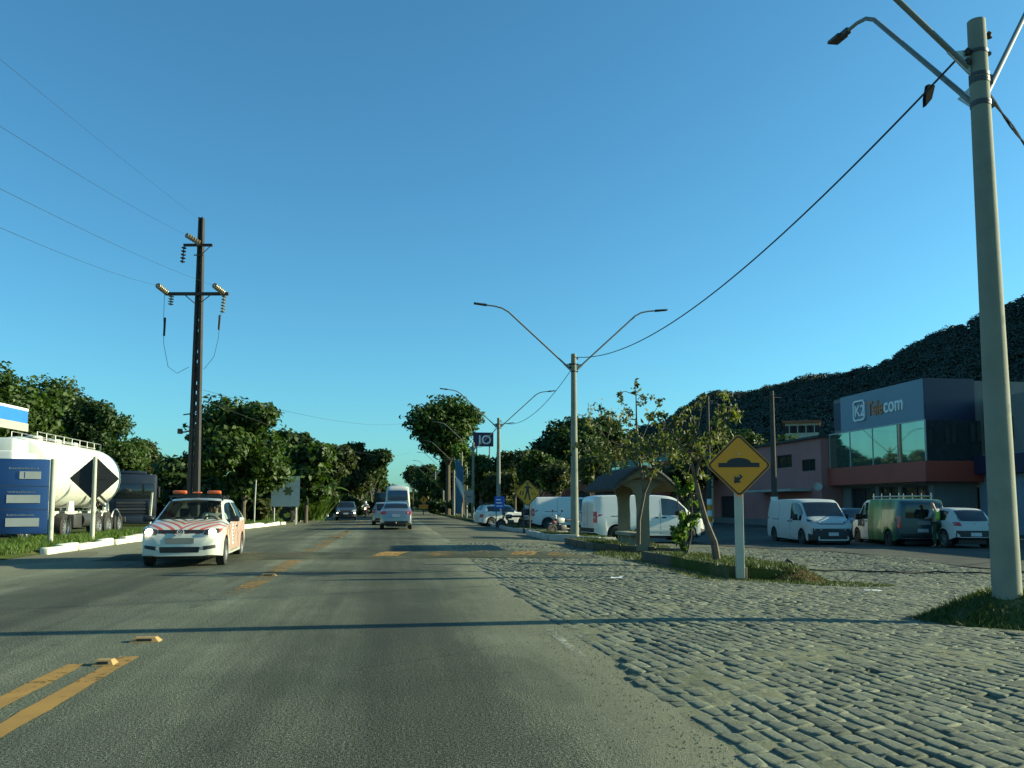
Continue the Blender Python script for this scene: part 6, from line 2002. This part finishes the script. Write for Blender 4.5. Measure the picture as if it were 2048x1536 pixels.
    if hair: MB().lathe([(.001, .128), (.05, .122), (.088, .085), (.102, .03), (.098, -.03), (.086, -.045)], 16, mt @ Matrix.Translation((-.022, 0, .012))).build('hair', M['hair'], t)
    fc = MB()
    for y in (-.034, .034): fc.lathe([(.001, -.012), (.011, -.004), (.011, .004), (.001, .012)], 8, mt @ Matrix.Translation((.086, y, .012)))
    fc.build('eyes', M['sign_black'], t)
    MB().add([mt @ Vector(p) for p in ((.088, 0, .02), (.088, -.018, -.022), (.118, 0, -.02), (.088, .018, -.022), (.088, 0, -.03))], [(0, 1, 2), (0, 2, 3), (1, 4, 2), (2, 4, 3)]).build('nose', M['skin'], t)
    MB().tube([mt @ Vector((.088, y, -.052 - abs(y) * .1)) for y in (-.025, 0, .025)], .006, 5).build('mouth', M['red_fascia'], t)
    er = MB()
    for y in (-.092, .092): er.lathe([(.001, -.03), (.014, -.015), (.016, .01), (.001, .03)], 8, mt @ Matrix.Translation((-.005, y, -.005)))
    er.build('ears', M['skin'], t)
    return t
def stand(hunch=0.0, arms='down', step=0.12):
    J = dict(pelvis=(0, 0, .93), chest=(.02 + hunch*.3, 0, 1.30), neck=(.03 + hunch*.5, 0, 1.48), head=(.06 + hunch*.8, 0, 1.61))
    for sd, s in (('l', 1), ('r', -1)):
        J['shoulder_' + sd] = (.02 + hunch*.4, s*.20, 1.41)
        J['hip_' + sd] = (0, s*.10, .88); J['knee_' + sd] = (.03 + s*step, s*.11, .48); J['ankle_' + sd] = (s*step*1.4 - .02, s*.11, .09); J['toe_' + sd] = (s*step*1.4 + .15, s*.12, .04)
        if arms == 'down':
            J['elbow_' + sd] = (-.02 - s*step*.8, s*.25, 1.13); J['wrist_' + sd] = (.06 - s*step, s*.26, .88)
        elif arms == 'front':
            J['elbow_' + sd] = (.10, s*.27, 1.14); J['wrist_' + sd] = (.32, s*.16, 1.10)
        elif arms == 'bars':
            J['elbow_' + sd] = (.24, s*.30, 1.16); J['wrist_' + sd] = (.50, s*.30, 1.02)
    return J
def seated(fwd=.0, hz_=.0, arms='wheel'):
    J = dict(pelvis=(0, 0, hz_), chest=(-.02 + fwd*.5, 0, hz_ + .36), neck=(.0 + fwd, 0, hz_ + .54), head=(.03 + fwd, 0, hz_ + .67))
    for sd, s in (('l', 1), ('r', -1)):
        J['shoulder_' + sd] = (fwd*.7, s*.19, hz_ + .47)
        J['hip_' + sd] = (.02, s*.10, hz_ - .02); J['knee_' + sd] = (.42, s*.14, hz_ + .05); J['ankle_' + sd] = (.52, s*.13, hz_ - .32); J['toe_' + sd] = (.66, s*.13, hz_ - .36)
        J['elbow_' + sd] = (.16 + fwd, s*.27, hz_ + .24); J['wrist_' + sd] = (.42 + fwd*.8, s*.17, hz_ + .36)
    return J
R3 = Matrix.Rotation(head_to(hv.x, hv.y), 4, 'Z')
dl = Vector((cc.x, cc.y, 0)) + R3 @ Vector((-.12, .36, .0))
person('driver in light clothing at the wheel of the striped service car', tuple(dl), head_to(hv.x, hv.y), seated(.02, .60), 'cloth_white', 'cloth_dark')
dl2 = Vector((cc.x, cc.y, 0)) + R3 @ Vector((-.92, .14, .0))
person('back seat passenger in a bright hi vis vest inside the striped service car', tuple(dl2), head_to(hv.x, hv.y), seated(.06, .60), 'cloth_dark', 'cloth_dark', vest='hivis')
pp = depth_at(650, 1035, 80); 
ped = person('pedestrian in dark clothes with a bulky dark bundle, walking along the left kerb', (pp.x, pp.y, 0.0), R(70), stand(.25, 'front', .14), 'cloth_dark', 'cloth_dark')
MB().bbox(-.55, -.10, -.30, .30, 1.0, 1.62, .14).build('bundle', M['cloth_dark'], ped)
pv = depth_at(1876, 1085, 31.2)
person('person in a grey hooded top with hi vis waistcoat behind the green van', (pv.x, pv.y, -.3), R(110), stand(.15, 'front', .03), 'cloth_grey', 'cloth_green', hair=False, vest='hivis')

# ------------------------------------------------------------------ traffic ahead
# silver sedan
sp = sedan_spec()
t = thing('sedan', 'silver sedan driving away in the right lane', 'car', (0.08, 46.0, 0), R(90))
v = Vehicle(t, sp, M['silver_paint'])
for sd in (-1, 1):
    tl = v.rear('taillight', [(sd*.50, .83), (sd*.80, .80), (sd*.79, .97), (sd*.56, .99)], 'red_lens', rnd=.4, nu=8, nv=5)
    v.rear('lamp', [(sd*.57, .87), (sd*.68, .86), (sd*.67, .93), (sd*.57, .94)], 'clear_lens' if sd < 0 else 'amber_lens', off=.012, rnd=.8, parent=tl)
    v.seam(sd, [(-.22, .95), (-.24, .30)])
v.rear('bumper_valance', [(-.66, .34), (.66, .34), (.60, .45), (-.60, .45)], 'black', nu=8, nv=3)
v.plate('rear', 0, .74)
v.rear('trunk_seam', [(-.55, .645), (.55, .645), (.55, .655), (-.55, .655)], 'letter_dark', nu=8, nv=1)
MB().tube([(-2.10, 0, .36), (-2.24, 0, .34), (-2.24, 0, .42)], .022, 6).build('tow_hitch', M['galv'], t)
MB().tube([(-.9, 0, 1.44), (-1.0, 0, 1.62)], .008, 5).build('aerial', M['black'], t)
v.mirrors(.75, .98, .80)
# beige hatchback in front of it
sp = hatch_spec(3.9, 1.64, 1.48)
t = thing('hatchback', 'beige hatchback driving away just ahead of the silver sedan', 'car', (-.62, 55.6, 0), R(90))
v = Vehicle(t, sp, M['champagne'])
for sd in (-1, 1): v.rear('taillight', [(sd*.60, .80), (sd*.78, .78), (sd*.74, 1.02), (sd*.62, 1.02)], 'red_lens', nu=4, nv=5)
v.rear('rear_glass', [(-.50, 1.02), (.50, 1.02), (.44, 1.32), (-.44, 1.32)], 'car_glass', nu=8, nv=5, rnd=.2)
v.rear('bumper_valance', [(-.62, .32), (.62, .32), (.6, .46), (-.6, .46)], 'black', nu=8, nv=3)
v.plate('rear', 0, .72); v.mirrors(.72, .95, .78)
# oncoming dark car
sp = suv_spec(4.1, 1.76, 1.60)
t = thing('oncoming_car', 'dark grey car with lit headlights coming up the left lane', 'car', (-4.1, 72.5, 0), R(-88))
v = Vehicle(t, sp, M['graphite'])
v.front('grille', [(-.42, .66), (.42, .66), (.44, .80), (-.44, .80)], 'black', nu=8, nv=3)
v.front('lower_grille', [(-.5, .38), (.5, .38), (.45, .52), (-.45, .52)], 'black', nu=8, nv=3)
for sd in (-1, 1):
    hl_ = v.front('headlight', [(sd*.46, .72), (sd*.80, .76), (sd*.78, .90), (sd*.50, .86)], 'clear_lens', nu=6, nv=4)
    MB().lathe([(.001, .05), (.06, .03), (.08, 0), (.08, -.05)], 12, Matrix.Translation((1.96, sd*.66, .62)) @ Matrix.Rotation(R(90), 4, 'Y')).build('lamp', M['lamp_glow'], hl_)
v.plate('front', 0, .58); v.mirrors(.78, 1.0, .82)
# coach
h = 6.0
csp = dict(top=[(-h, 2.3), (-h+.05, 2.85), (-h+.2, 3.12), (-h+.5, 3.22), (4.5, 3.22), (5.4, 3.0), (5.8, 2.0), (h, .8)],
           belt=[(-h, 1.6), (5, 1.6), (5.8, 1.4), (h, .7)], halfw=[(-h, 1.14), (-h+.2, 1.25), (5.4, 1.25), (h, 1.0)], roofw=[(-h, 1.02), (-h+.3, 1.10), (5.0, 1.1), (h, .8)],
           sill=[(-h, .42), (h, .36)], wheels=(3.6, -2.6), wheel_r=.48, crown=.12, tyre_w=.14, glass=[('side_window', -5.4, -2.8), ('side_window', -2.7, 0), ('side_window', .1, 2.6), ('side_window', 2.7, 5)])
t = thing('coach', 'white coach with dark blue rear window driving away ahead of the silver sedan', 'bus', (.2, 90.5, 0), R(91))
v = Vehicle(t, csp, M['white_paint'])
v.rear('rear_window', [(-1.02, 1.72), (1.02, 1.72), (.98, 2.78), (-.98, 2.78)], glass_mat('coach_glass', (0.02, 0.035, 0.12), .08), nu=8, nv=6, rnd=.2)
v.rear('lower_panel', [(-1.12, .95), (1.12, .95), (1.06, 1.52), (-1.06, 1.52)], mat('coach_blue', (0.02, 0.04, 0.17), .3), nu=8, nv=4, rnd=.1)
for sd in (-1, 1): v.rear('taillight', [(sd*.95, .60), (sd*1.12, .60), (sd*1.12, .92), (sd*.95, .92)], 'red_lens')
v.rear('bumper_valance', [(-1.1, .44), (1.1, .44), (1.1, .56), (-1.1, .56)], 'black')
MB().bbox(-2.5, -.6, -.75, .75, 3.2, 3.38, .08).build('air_unit', M['white_paint'], t)
# dark box truck ahead, left of the coach
t = thing('box_truck', 'dark grey box truck left of the coach', 'truck', (-1.35, 108, 0), R(90))
MB().bbox(-3.0, 2.0, -1.2, 1.2, .95, 2.85, .05).build('cargo_box', M['graphite'], t)
MB().bbox(2.05, 3.6, -1.05, 1.05, .7, 2.3, .15).build('cab', M['navy_truck'], t)
MB().box(-2.8, 3.4, -.4, .4, .65, .94).build('chassis', M['black'], t)
for y in (-1, 1):
    MB().box(-3.03, -3.003, y*.95 - .12, y*.95 + .12, 1.0, 1.12).build('taillight', M['red_lens'], t)
    for x in (-1.8, 2.6): wheel(t, (x, y*.98, .45), .45, 'rim_dark', .14, y)
dr = MB().box(-3.02, -3.002, -.015, .015, 1.0, 2.8).build('door_seam', M['black'], t)

# motorcycles
def motorcycle(name, label, loc, rz, body_m, rider=None, lit=False, box=None, group=None):
    t = thing(name, label, 'motorcycle', loc, rz, group)
    for x in (.66, -.62): wheel(t, (x, 0, .30), .30, 'rim_dark', .05, 1)
    mb = MB().tube([(.66, 0, .30), (.50, 0, .68), (.42, 0, .95)], .04, 8).tube([(-.62, 0, .32), (-.05, 0, .38), (.35, 0, .62)], .045, 8)
    mb.tube([(.40, -.36, 1.02), (.44, -.12, .98), (.44, .12, .98), (.40, .36, 1.02)], .016, 6)
    mb.bbox(-.10, .26, -.14, .14, .28, .55, .05)
    mb.build('frame', M['steel_dark'], t)
    MB().bbox(.0, .40, -.14, .14, .62, .88, .08).build('tank', M[body_m], t)
    MB().bbox(-.72, .02, -.13, .13, .70, .82, .05).build('seat', M['black'], t)
    MB().bbox(-.85, -.55, -.10, .10, .62, .72, .04).build('tail', M[body_m], t)
    MB().bbox(-.88, -.84, -.07, .07, .66, .74, .015).build('taillight', M['red_lens'], t)
    MB().bbox(.44, .58, -.13, .13, .82, 1.02, .05).build('fairing', M[body_m], t)
    MB().bbox(.50, .80, -.07, .07, .60, .64, .015).build('mudguard', M[body_m], t)
    MB().lathe([(.001, .03), (.06, .02), (.08, 0), (.08, -.03)], 12, Matrix.Translation((.60, 0, .92)) @ Matrix.Rotation(R(90), 4, 'Y')).build('headlight', M['lamp_glow' if lit else 'clear_lens'], t)
    for y in (-.32, .32): MB().tube([(.40, y, 1.02), (.36, y * 1.15, 1.18)], .008, 5).bbox(.33, .36, y*1.15 - .06, y*1.15 + .06, 1.15, 1.24, .01).build('mirror', M['black'], t)
    if box: MB().bbox(-1.0, -.60, -.22, .22, .82, 1.20, .04).build('top_box', M[box], t)
    return t
pm = depth_at(733, 1037, 80)
motorcycle('motorcycle', 'motorcycle with lit headlamp ridden up the left lane towards the camera', (-2.9, 84, 0), R(-90), 'red_fascia', lit=True)
rj = seated(.12, .86)
for sd, s in (('l', 1), ('r', -1)):
    rj['wrist_' + sd] = (.42, s*.34, 1.06); rj['elbow_' + sd] = (.22, s*.36, 1.10); rj['knee_' + sd] = (.32, s*.24, .74); rj['ankle_' + sd] = (.05, s*.2, .36); rj['toe_' + sd] = (.2, s*.2, .32)
pr = person('rider in a pale shirt on the oncoming motorcycle', (-2.9, 84.25, 0), R(-90), rj, 'cloth_white', 'cloth_dark', hair=False)
MB().lathe([(.001, .15), (.08, .135), (.13, .07), (.14, 0), (.125, -.07), (.09, -.11)], 16, Matrix.Translation(rj['head'])).build('helmet', M['letter_white'], pr)

# ------------------------------------------------------------------ parked vehicles on the right
def white_van(label, loc, rz, paint='dusty_shaded_white', front_lit=False, plate_m='plate'):
    t = thing('van', label, 'van', loc, rz, None)
    v = Vehicle(t, van_spec(), M[paint], lower=M['black'])
    for sd in (-1, 1):
        v.seam(sd, [(.38, 1.72), (.36, .34), (1.25, .30)]); v.seam(sd, [(-.95, 1.74), (-.95, .34)])
        v.side('door_handle', sd, [(.44, .98), (.62, .98), (.62, 1.03), (.44, 1.03)], 'black', nu=2, nv=1, off=.02)
        v.side('door_handle', sd, [(.14, .98), (.28, .98), (.28, 1.03), (.14, 1.03)], 'black', nu=2, nv=1, off=.02)
        v.side('slide_rail', sd, [(-1.75, 1.05), (-.98, 1.05), (-.98, 1.08), (-1.75, 1.08)], 'letter_dark', nu=6, nv=1)
        v.side('rub_strip', sd, [(-1.0, .44), (1.0, .44), (1.0, .53), (-1.0, .53)], paint, nu=8, nv=1, off=.015)
        hl_ = v.front('headlight', [(sd*.50, .93), (sd*.86, 1.00), (sd*.84, 1.10), (sd*.52, 1.00)], 'sign_black', nu=6, nv=4, off=.008)
        if hl_: v.front('lens', [(sd*.56, .955), (sd*.78, .99), (sd*.77, 1.05), (sd*.57, 1.0)], 'clear_lens', nu=5, nv=3, off=.014, parent=hl_)
        tl = v.rear('taillight', [(sd*.80, .80), (sd*.93, .80), (sd*.925, 1.25), (sd*.80, 1.25)], 'red_lens', nu=4, nv=8, off=.01)
        v.side('taillight_side', sd, [(-2.46, .80), (-2.36, .80), (-2.36, 1.25), (-2.44, 1.25)], 'red_lens', nu=3, nv=8, off=.008)
        v.rear('lamp', [(sd*.83, .98), (sd*.91, .98), (sd*.91, 1.05), (sd*.83, 1.05)], 'clear_lens', nu=2, nv=2, off=.014, parent=tl)
    v.front('lower_bumper', [(-.78, .32), (.78, .32), (.84, .74), (-.84, .74)], 'black', nu=12, nv=6)
    v.front('upper_grille', [(-.5, .90), (.5, .90), (.5, .95), (-.5, .95)], 'sign_black', nu=10, nv=2)
    v.front('grille_bar', [(-.5, .915), (.5, .915), (.5, .93), (-.5, .93)], 'clear_lens', nu=10, nv=1, off=.012)
    v.plate('front', 0, .52, m=plate_m)
    v.rear('rear_bumper', [(-.88, .36), (.88, .36), (.88, .58), (-.88, .58)], 'black', nu=8, nv=3, off=.015)
    v.rear('door_seam', [(-.008, .6), (.008, .6), (.008, 1.75), (-.008, 1.75)], 'letter_dark', nu=1, nv=6, off=.004)
    v.plate('rear', .4, .72, m=plate_m)
    v.mirrors(1.22, 1.05, .94, (.14, .20, .26))
    return t, v
# van at the shelter, side on
pA, pB = depth_at(1166, 1085, 33.6), depth_at(1422, 1085, 35.0)
mid = (pA + pB) / 2
van1, v1 = white_van('white panel van parked side on behind the bus shelter', (mid.x, mid.y + .6, -.22), head_to(pB.x - pA.x, pB.y - pA.y) - R(2), 'white_paint')
# van facing the camera in the parking lot
p = depth_at(1642, 1085, 34.4)
van2, v2 = white_van('white panel van parked facing the camera left of the green van', (p.x, p.y + 1.0, -.38), head_to(-.10, -1), 'dusty_shaded_white')
# van at the left, behind the second lamp post
p = depth_at(1122, 1058, 49.5)
van3, v3 = white_van('white panel van parked left of the second lamp post', (p.x + .5, p.y + .4, -.15), head_to(1, .12), 'white_paint')

# green and white van with lettering, seen from behind
def green_paint():
    t = NT('green_wrap')
    sep = t.new('ShaderNodeSeparateXYZ'); t.link(t.new('ShaderNodeTexCoord').outputs['Object'], sep.inputs[0])
    n = t.noise(t.coord(scale=(1.6, 1.6, .35)), 1.8, 4, .6)
    g = t.ramp(n, [(.3, (.018, .07, .03)), (.5, (.06, .19, .045)), (.68, (.16, .34, .12))])
    g = t.mix(t.ramp(t.math('MULTIPLY', t.math('ADD', sep.outputs[0], 2.6), .3), [(0.05, 1.0), (.22, 0.0)]), g, (.012, .045, .06))
    t.col(t.mix(t.math('GREATER_THAN', sep.outputs[0], .37), g, (.66, .67, .64)))
    t.rough(.3); t.b.inputs['Coat Weight'].default_value = .4
    return t.mat
p = depth_at(1806, 1085, 33.0)
t = thing('van', 'green and white lettered van with roof rack seen from behind', 'van', (p.x + .45, p.y + 1.2, -.38), head_to(.17, 1))
v = Vehicle(t, van_spec(), green_paint(), lower=M['black'])
for sd in (-1, 1):
    v.seam(sd, [(.38, 1.72), (.36, .34), (1.25, .30)]); v.seam(sd, [(-.95, 1.74), (-.95, .34)])
    v.side('door_handle', sd, [(.44, .98), (.60, .98), (.60, 1.03), (.44, 1.03)], 'black', nu=2, nv=1, off=.02)
    tl = v.rear('taillight', [(sd*.80, .80), (sd*.93, .80), (sd*.925, 1.25), (sd*.80, 1.25)], 'red_lens', nu=4, nv=8, off=.01)
v.rear('rear_window', [(-.66, 1.16), (.66, 1.16), (.62, 1.70), (-.62, 1.70)], 'car_glass', nu=8, nv=5, rnd=.15)
v.rear('rear_bumper', [(-.88, .36), (.88, .36), (.88, .58), (-.88, .58)], 'black', nu=8, nv=3, off=.015)
v.rear('print_block', [(-.30, .92), (.18, .92), (.18, 1.08), (-.30, 1.08)], 'cloth_grey', nu=3, nv=2)
v.plate('rear', .0, .70)
v.mirrors(1.22, 1.05, .94, (.14, .20, .26))
text_obj('letter_mark', 'MO', .40, M['letter_dark'], t, (1.34, .985, .80), (R(90), 0, R(180)), .006, bold=.012)
rk = MB()
for y in (-.62, .62): rk.tube([(-2.0, y, 2.02), (.6, y, 2.02)], .02, 6)
for x in (-1.9, -1.1, -.3, .5):
    rk.tube([(x, -.66, 2.03), (x, .66, 2.03)], .022, 6)
    for y in (-.62, .62): rk.tube([(x, y, 1.88), (x, y, 2.15)], .016, 5)
rk.build('roof_rack', M['galv'], t)
# white compact seen from behind
sp = suv_spec(3.75, 1.66, 1.50)
p = depth_at(1938, 1082, 30.5)
t = thing('compact_car', 'white compact car with dark lower body parked rear first left of the near lamp post', 'car', (p.x + .35, p.y + 1.6, -.30), head_to(.13, 1))
v = Vehicle(t, sp, M['dusty_shaded_white'], lower=M['black'])
v.rear('rear_glass', [(-.58, 1.00), (.58, 1.00), (.48, 1.33), (-.48, 1.33)], 'car_glass', nu=8, nv=5, rnd=.3)
for sd in (-1, 1): v.rear('taillight', [(sd*.48, .82), (sd*.77, .84), (sd*.75, .98), (sd*.52, .96)], 'red_lens', rnd=.3, nu=5, nv=4)
v.rear('bumper_valance', [(-.72, .36), (.72, .36), (.70, .66), (-.70, .66)], 'black', nu=8, nv=4, off=.012)
v.plate('rear', 0, .52)
em = MB().prism([(0, .055), (.035, 0), (0, -.055), (-.035, 0)], -.008, .008).build('emblem', M['clear_lens'], t); em.location = (-1.80, 0, .90); em.rotation_euler = (0, 0, R(90))
v.mirrors(.7, .98, .80)
# dark car behind the two vans
t = thing('parked_car', 'dark hatchback parked between the white van and the green van', 'car', tuple(depth_at(1705, 1055, 40.0).xy) + (-.3,), head_to(-.1, -1))
v = Vehicle(t, hatch_spec(3.9, 1.64, 1.46), M['graphite'])
for sd in (-1, 1): v.front('headlight', [(sd*.46, .68), (sd*.76, .70), (sd*.74, .80), (sd*.47, .785)], 'clear_lens')
v.front('grille', [(-.44, .66), (.44, .66), (.46, .74), (-.46, .74)], 'black'); v.mirrors(.72, .95, .78)
# old white hatchback at the third lamp post
pa_, pb2 = depth_at(958, 1040, 55.0), depth_at(1036, 1040, 55.0)
m_ = (pa_ + pb2) / 2
t = thing('hatchback', 'old white boxy hatchback with roof rack parked at the third lamp post', 'car', (m_.x + .3, m_.y, gz(m_.x)), head_to(1, .25))
sp = hatch_spec(3.7, 1.56, 1.46)
sp['top'] = [(-1.85, .5), (-1.83, .8), (-1.78, 1.0), (-1.62, 1.25), (-1.5, 1.38), (-1.2, 1.43), (-.1, 1.45), (.25, 1.42), (.5, 1.2), (.78, 1.0), (1.2, .95), (1.68, .88), (1.8, .75), (1.85, .5)]
sp['glass'] = [('windshield', .27, .76), ('rear_window', -1.74, -1.5), ('side_window', -1.35, -.48), ('side_window', -.40, .52)]
v = Vehicle(t, sp, M['white_paint'])
for sd in (-1, 1):
    v.seam(sd, [(-.44, .93), (-.45, .30)])
    v.rear('taillight', [(sd*.56, .62), (sd*.74, .62), (sd*.74, .82), (sd*.56, .82)], 'red_lens')
    v.front('headlight', [(sd*.45, .66), (sd*.70, .66), (sd*.70, .78), (sd*.45, .78)], 'clear_lens')
v.plate('rear', 0, .55)
rk = MB()
for x in (-1.2, .1): rk.tube([(x, -.6, 1.40), (x, -.58, 1.54), (x, .58, 1.54), (x, .6, 1.40)], .02, 6)
for y in (-.56, .56): rk.tube([(-1.5, y, 1.56), (.3, y, 1.56)], .018, 6)
rk.build('roof_rack', M['steel_dark'], t)
# motorcycles standing at the kerb
q = depth_at(1127, 1058, 38.6)
motorcycle('motorcycle', 'red and white motorcycle parked in front of the left white van', (q.x, q.y, gz(q.x)), R(205), 'dusty_shaded_white', box=None)
MB().bbox(.46, .66, -.12, .12, .60, .74, .05).build('red_cowl', M['red_fascia'], bpy.data.objects['motorcycle.001'] if 'motorcycle.001' in bpy.data.objects else None)
q = depth_at(1024, 1046, 49)
motorcycle('motorcycle', 'dark motorcycle with dark top box parked behind the blue board', (q.x, q.y, gz(q.x)), R(160), 'graphite', box='black')

# ------------------------------------------------------------------ tanker and truck at the fuel station
t = thing('tanker_truck', 'white tanker lorry parked at the fuel station behind the price totem', 'truck', (-12.95, 38.5, 0), R(-90))
Lt = 7.4                                              # local +X points towards the camera
prof = [(.001, -.28), (.45, -.25), (.80, -.16), (1.12, -.02), (1.21, .16), (1.24, .5)]
prof += [(1.24, Lt * k / 10) for k in range(1, 10)] + [(1.24, Lt), (1.18, Lt + .25), (.9, Lt + .42), (.5, Lt + .52), (.001, Lt + .55)]
mt = Matrix.Translation((.6, 0, 2.42)) @ Matrix.Rotation(R(90), 4, 'Y') 
MB().lathe(prof, 40, mt).build('tank', M['tank_white'], t)
for x in (1.5, 2.2, 2.9, 5.0, 6.8): MB().lathe([(1.238, -.02), (1.252, -.015), (1.252, .015), (1.238, .02)], 40, Matrix.Translation((x, 0, 2.42)) @ Matrix.Rotation(R(90), 4, 'Y')).build('tank_ring', M['tank_white'], t)
wk = MB()
wk.box(1.2, Lt, -.28, .28, 3.68, 3.71)
for y in (-.42, .42):
    wk.tube([(1.0, y, 3.62), (1.0, y, 3.88), (Lt, y, 3.88), (Lt, y, 3.62)], .015, 6)
    for k in range(9): wk.tube([(1.0 + (Lt - 1) * k / 8, y, 3.62), (1.0 + (Lt - 1) * k / 8, y, 3.88)], .012, 5)
wk.build('walkway_rail', M['galv'], t)
for x in (3.2, 4.9, 6.6): MB().lathe([(.28, 0), (.28, .14), (.22, .18), (.001, .19)], 18, Matrix.Translation((x, 0, 3.62))).build('manhole', M['tank_white'], t)
for x0, x1 in ((.7, 1.3), (2.2, 2.9), (4.6, 5.2), (6.6, 7.4)):
    for y in (-.75, .75): MB().add([(x0, y, 1.05), (x1, y, 1.05), (x1 - .15, y, 1.75), (x0 + .15, y, 1.75), (x0, y*.9, 1.05), (x1, y*.9, 1.05), (x1 - .15, y*.9, 1.75), (x0 + .15, y*.9, 1.75)], [(0,1,2,3),(5,4,7,6),(0,3,7,4),(1,5,6,2),(3,2,6,7),(0,4,5,1)]).build('tank_cradle', M['tank_white'], t)
MB().box(-.1, 10.4, -.42, .42, .78, 1.06).build('chassis', M['dusty_shaded_white'], t)
MB().bbox(-.15, -.05, -1.2, 1.2, .55, .78, .02).build('rear_bumper', M['steel_dark'], t)
hs = MB()
hs.tube([(2.0, 1.2, 1.55), (2.5, 1.22, 1.42), (3.4, 1.18, 1.75), (3.9, 1.15, 1.85), (4.1, 1.16, 1.70), (3.4, 1.2, 1.45), (2.6, 1.2, 1.25)], .05, 8)
hs.build('hose_or_shadow_tube', M['steel_dark'], t)
MB().lathe([(.001, 0), (.10, .01), (.10, .08), (.06, .1)], 12, Matrix.Translation((3.2, 1.06, 1.32)) @ Matrix.Rotation(R(-90), 4, 'X')).build('valve', M['iron'], t)
MB().tube([(3.6, .95, .72), (4.8, .95, .72)], .26, 16).build('air_tank', M['steel_dark'], t)
MB().bbox(4.9, 5.7, .55, 1.15, .45, .95, .03).build('tool_box', M['steel_dark'], t)
for x in (.75, 2.0, 3.15, 6.5, 9.9):
    for y in (-1, 1): wheel(t, (x, y*1.02, .50), .50, 'rim', .17, y)
for x in (.75, 2.0, 3.15):
    fl = MB()
    for y in (-1.05, 1.05): fl.tube([(x + .62*math.cos(a), y, .5 + .62*math.sin(a)) for a in np.linspace(.25, math.pi - .25, 9)], .03, 5)
    fl.build('mudguard', M['galv'], t)
cb = MB().bbox(9.0, 11.0, -1.2, 1.2, .75, 3.0, .12).build('cab', M['white_paint'], t)
MB().box(11.005, 11.02, -1.0, 1.0, 1.75, 2.55).build('windshield', M['car_glass'], cb)
MB().bbox(9.1, 10.3, -.9, .9, 3.0, 3.45, .1).build('air_deflector', M['white_paint'], cb)
# dark truck head-on
pD = depth_at(262, 1062, 45.5)
t = thing('cargo_truck', 'dark blue truck parked nose first between the tanker and the concrete pole', 'truck', (pD.x, pD.y, 0), head_to(.28, -1))
MB().bbox(-1.0, 1.0, -1.22, 1.22, .55, 2.95, .14).build('cab', M['navy_truck'], t)
MB().bbox(.97, 1.03, -1.05, 1.05, 1.65, 2.45, .04).build('windshield', M['car_glass'], t)
MB().bbox(.95, 1.10, -1.2, 1.2, .32, .72, .04).build('bumper', M['navy_truck'], t)
for k in range(4): MB().box(1.0, 1.03, -.75, .75, .86 + .17*k, .95 + .17*k).build('grille_slat', M['steel_dark'] if k % 2 else M['black'], t)
MB().bbox(.98, 1.06, .78, 1.12, .80, 1.55, .03).build('step_panel', M['graphite'], t)
for y in (-.95, .95): MB().bbox(1.08, 1.115, y - .15, y + .15, .46, .62, .02).build('headlight', M['clear_lens'], t)
for y in (-1, 1):
    MB().bbox(.6, .8, y*1.27 - .12*(y<0), y*1.27 + .12*(y>0), 1.7, 2.3, .03).build('mirror', M['black'], t)
    for x in (.3, -3.5): wheel(t, (x, y*1.0, .5), .5, 'rim_dark', .15, y)
MB().bbox(-6.5, -1.1, -1.25, 1.25, .95, 2.95, .03).build('cargo_body', M['navy_truck'], t)
MB().bbox(-.5, .6, -.7, .7, 2.95, 3.15, .08).build('air_deflector', M['navy_truck'], t)
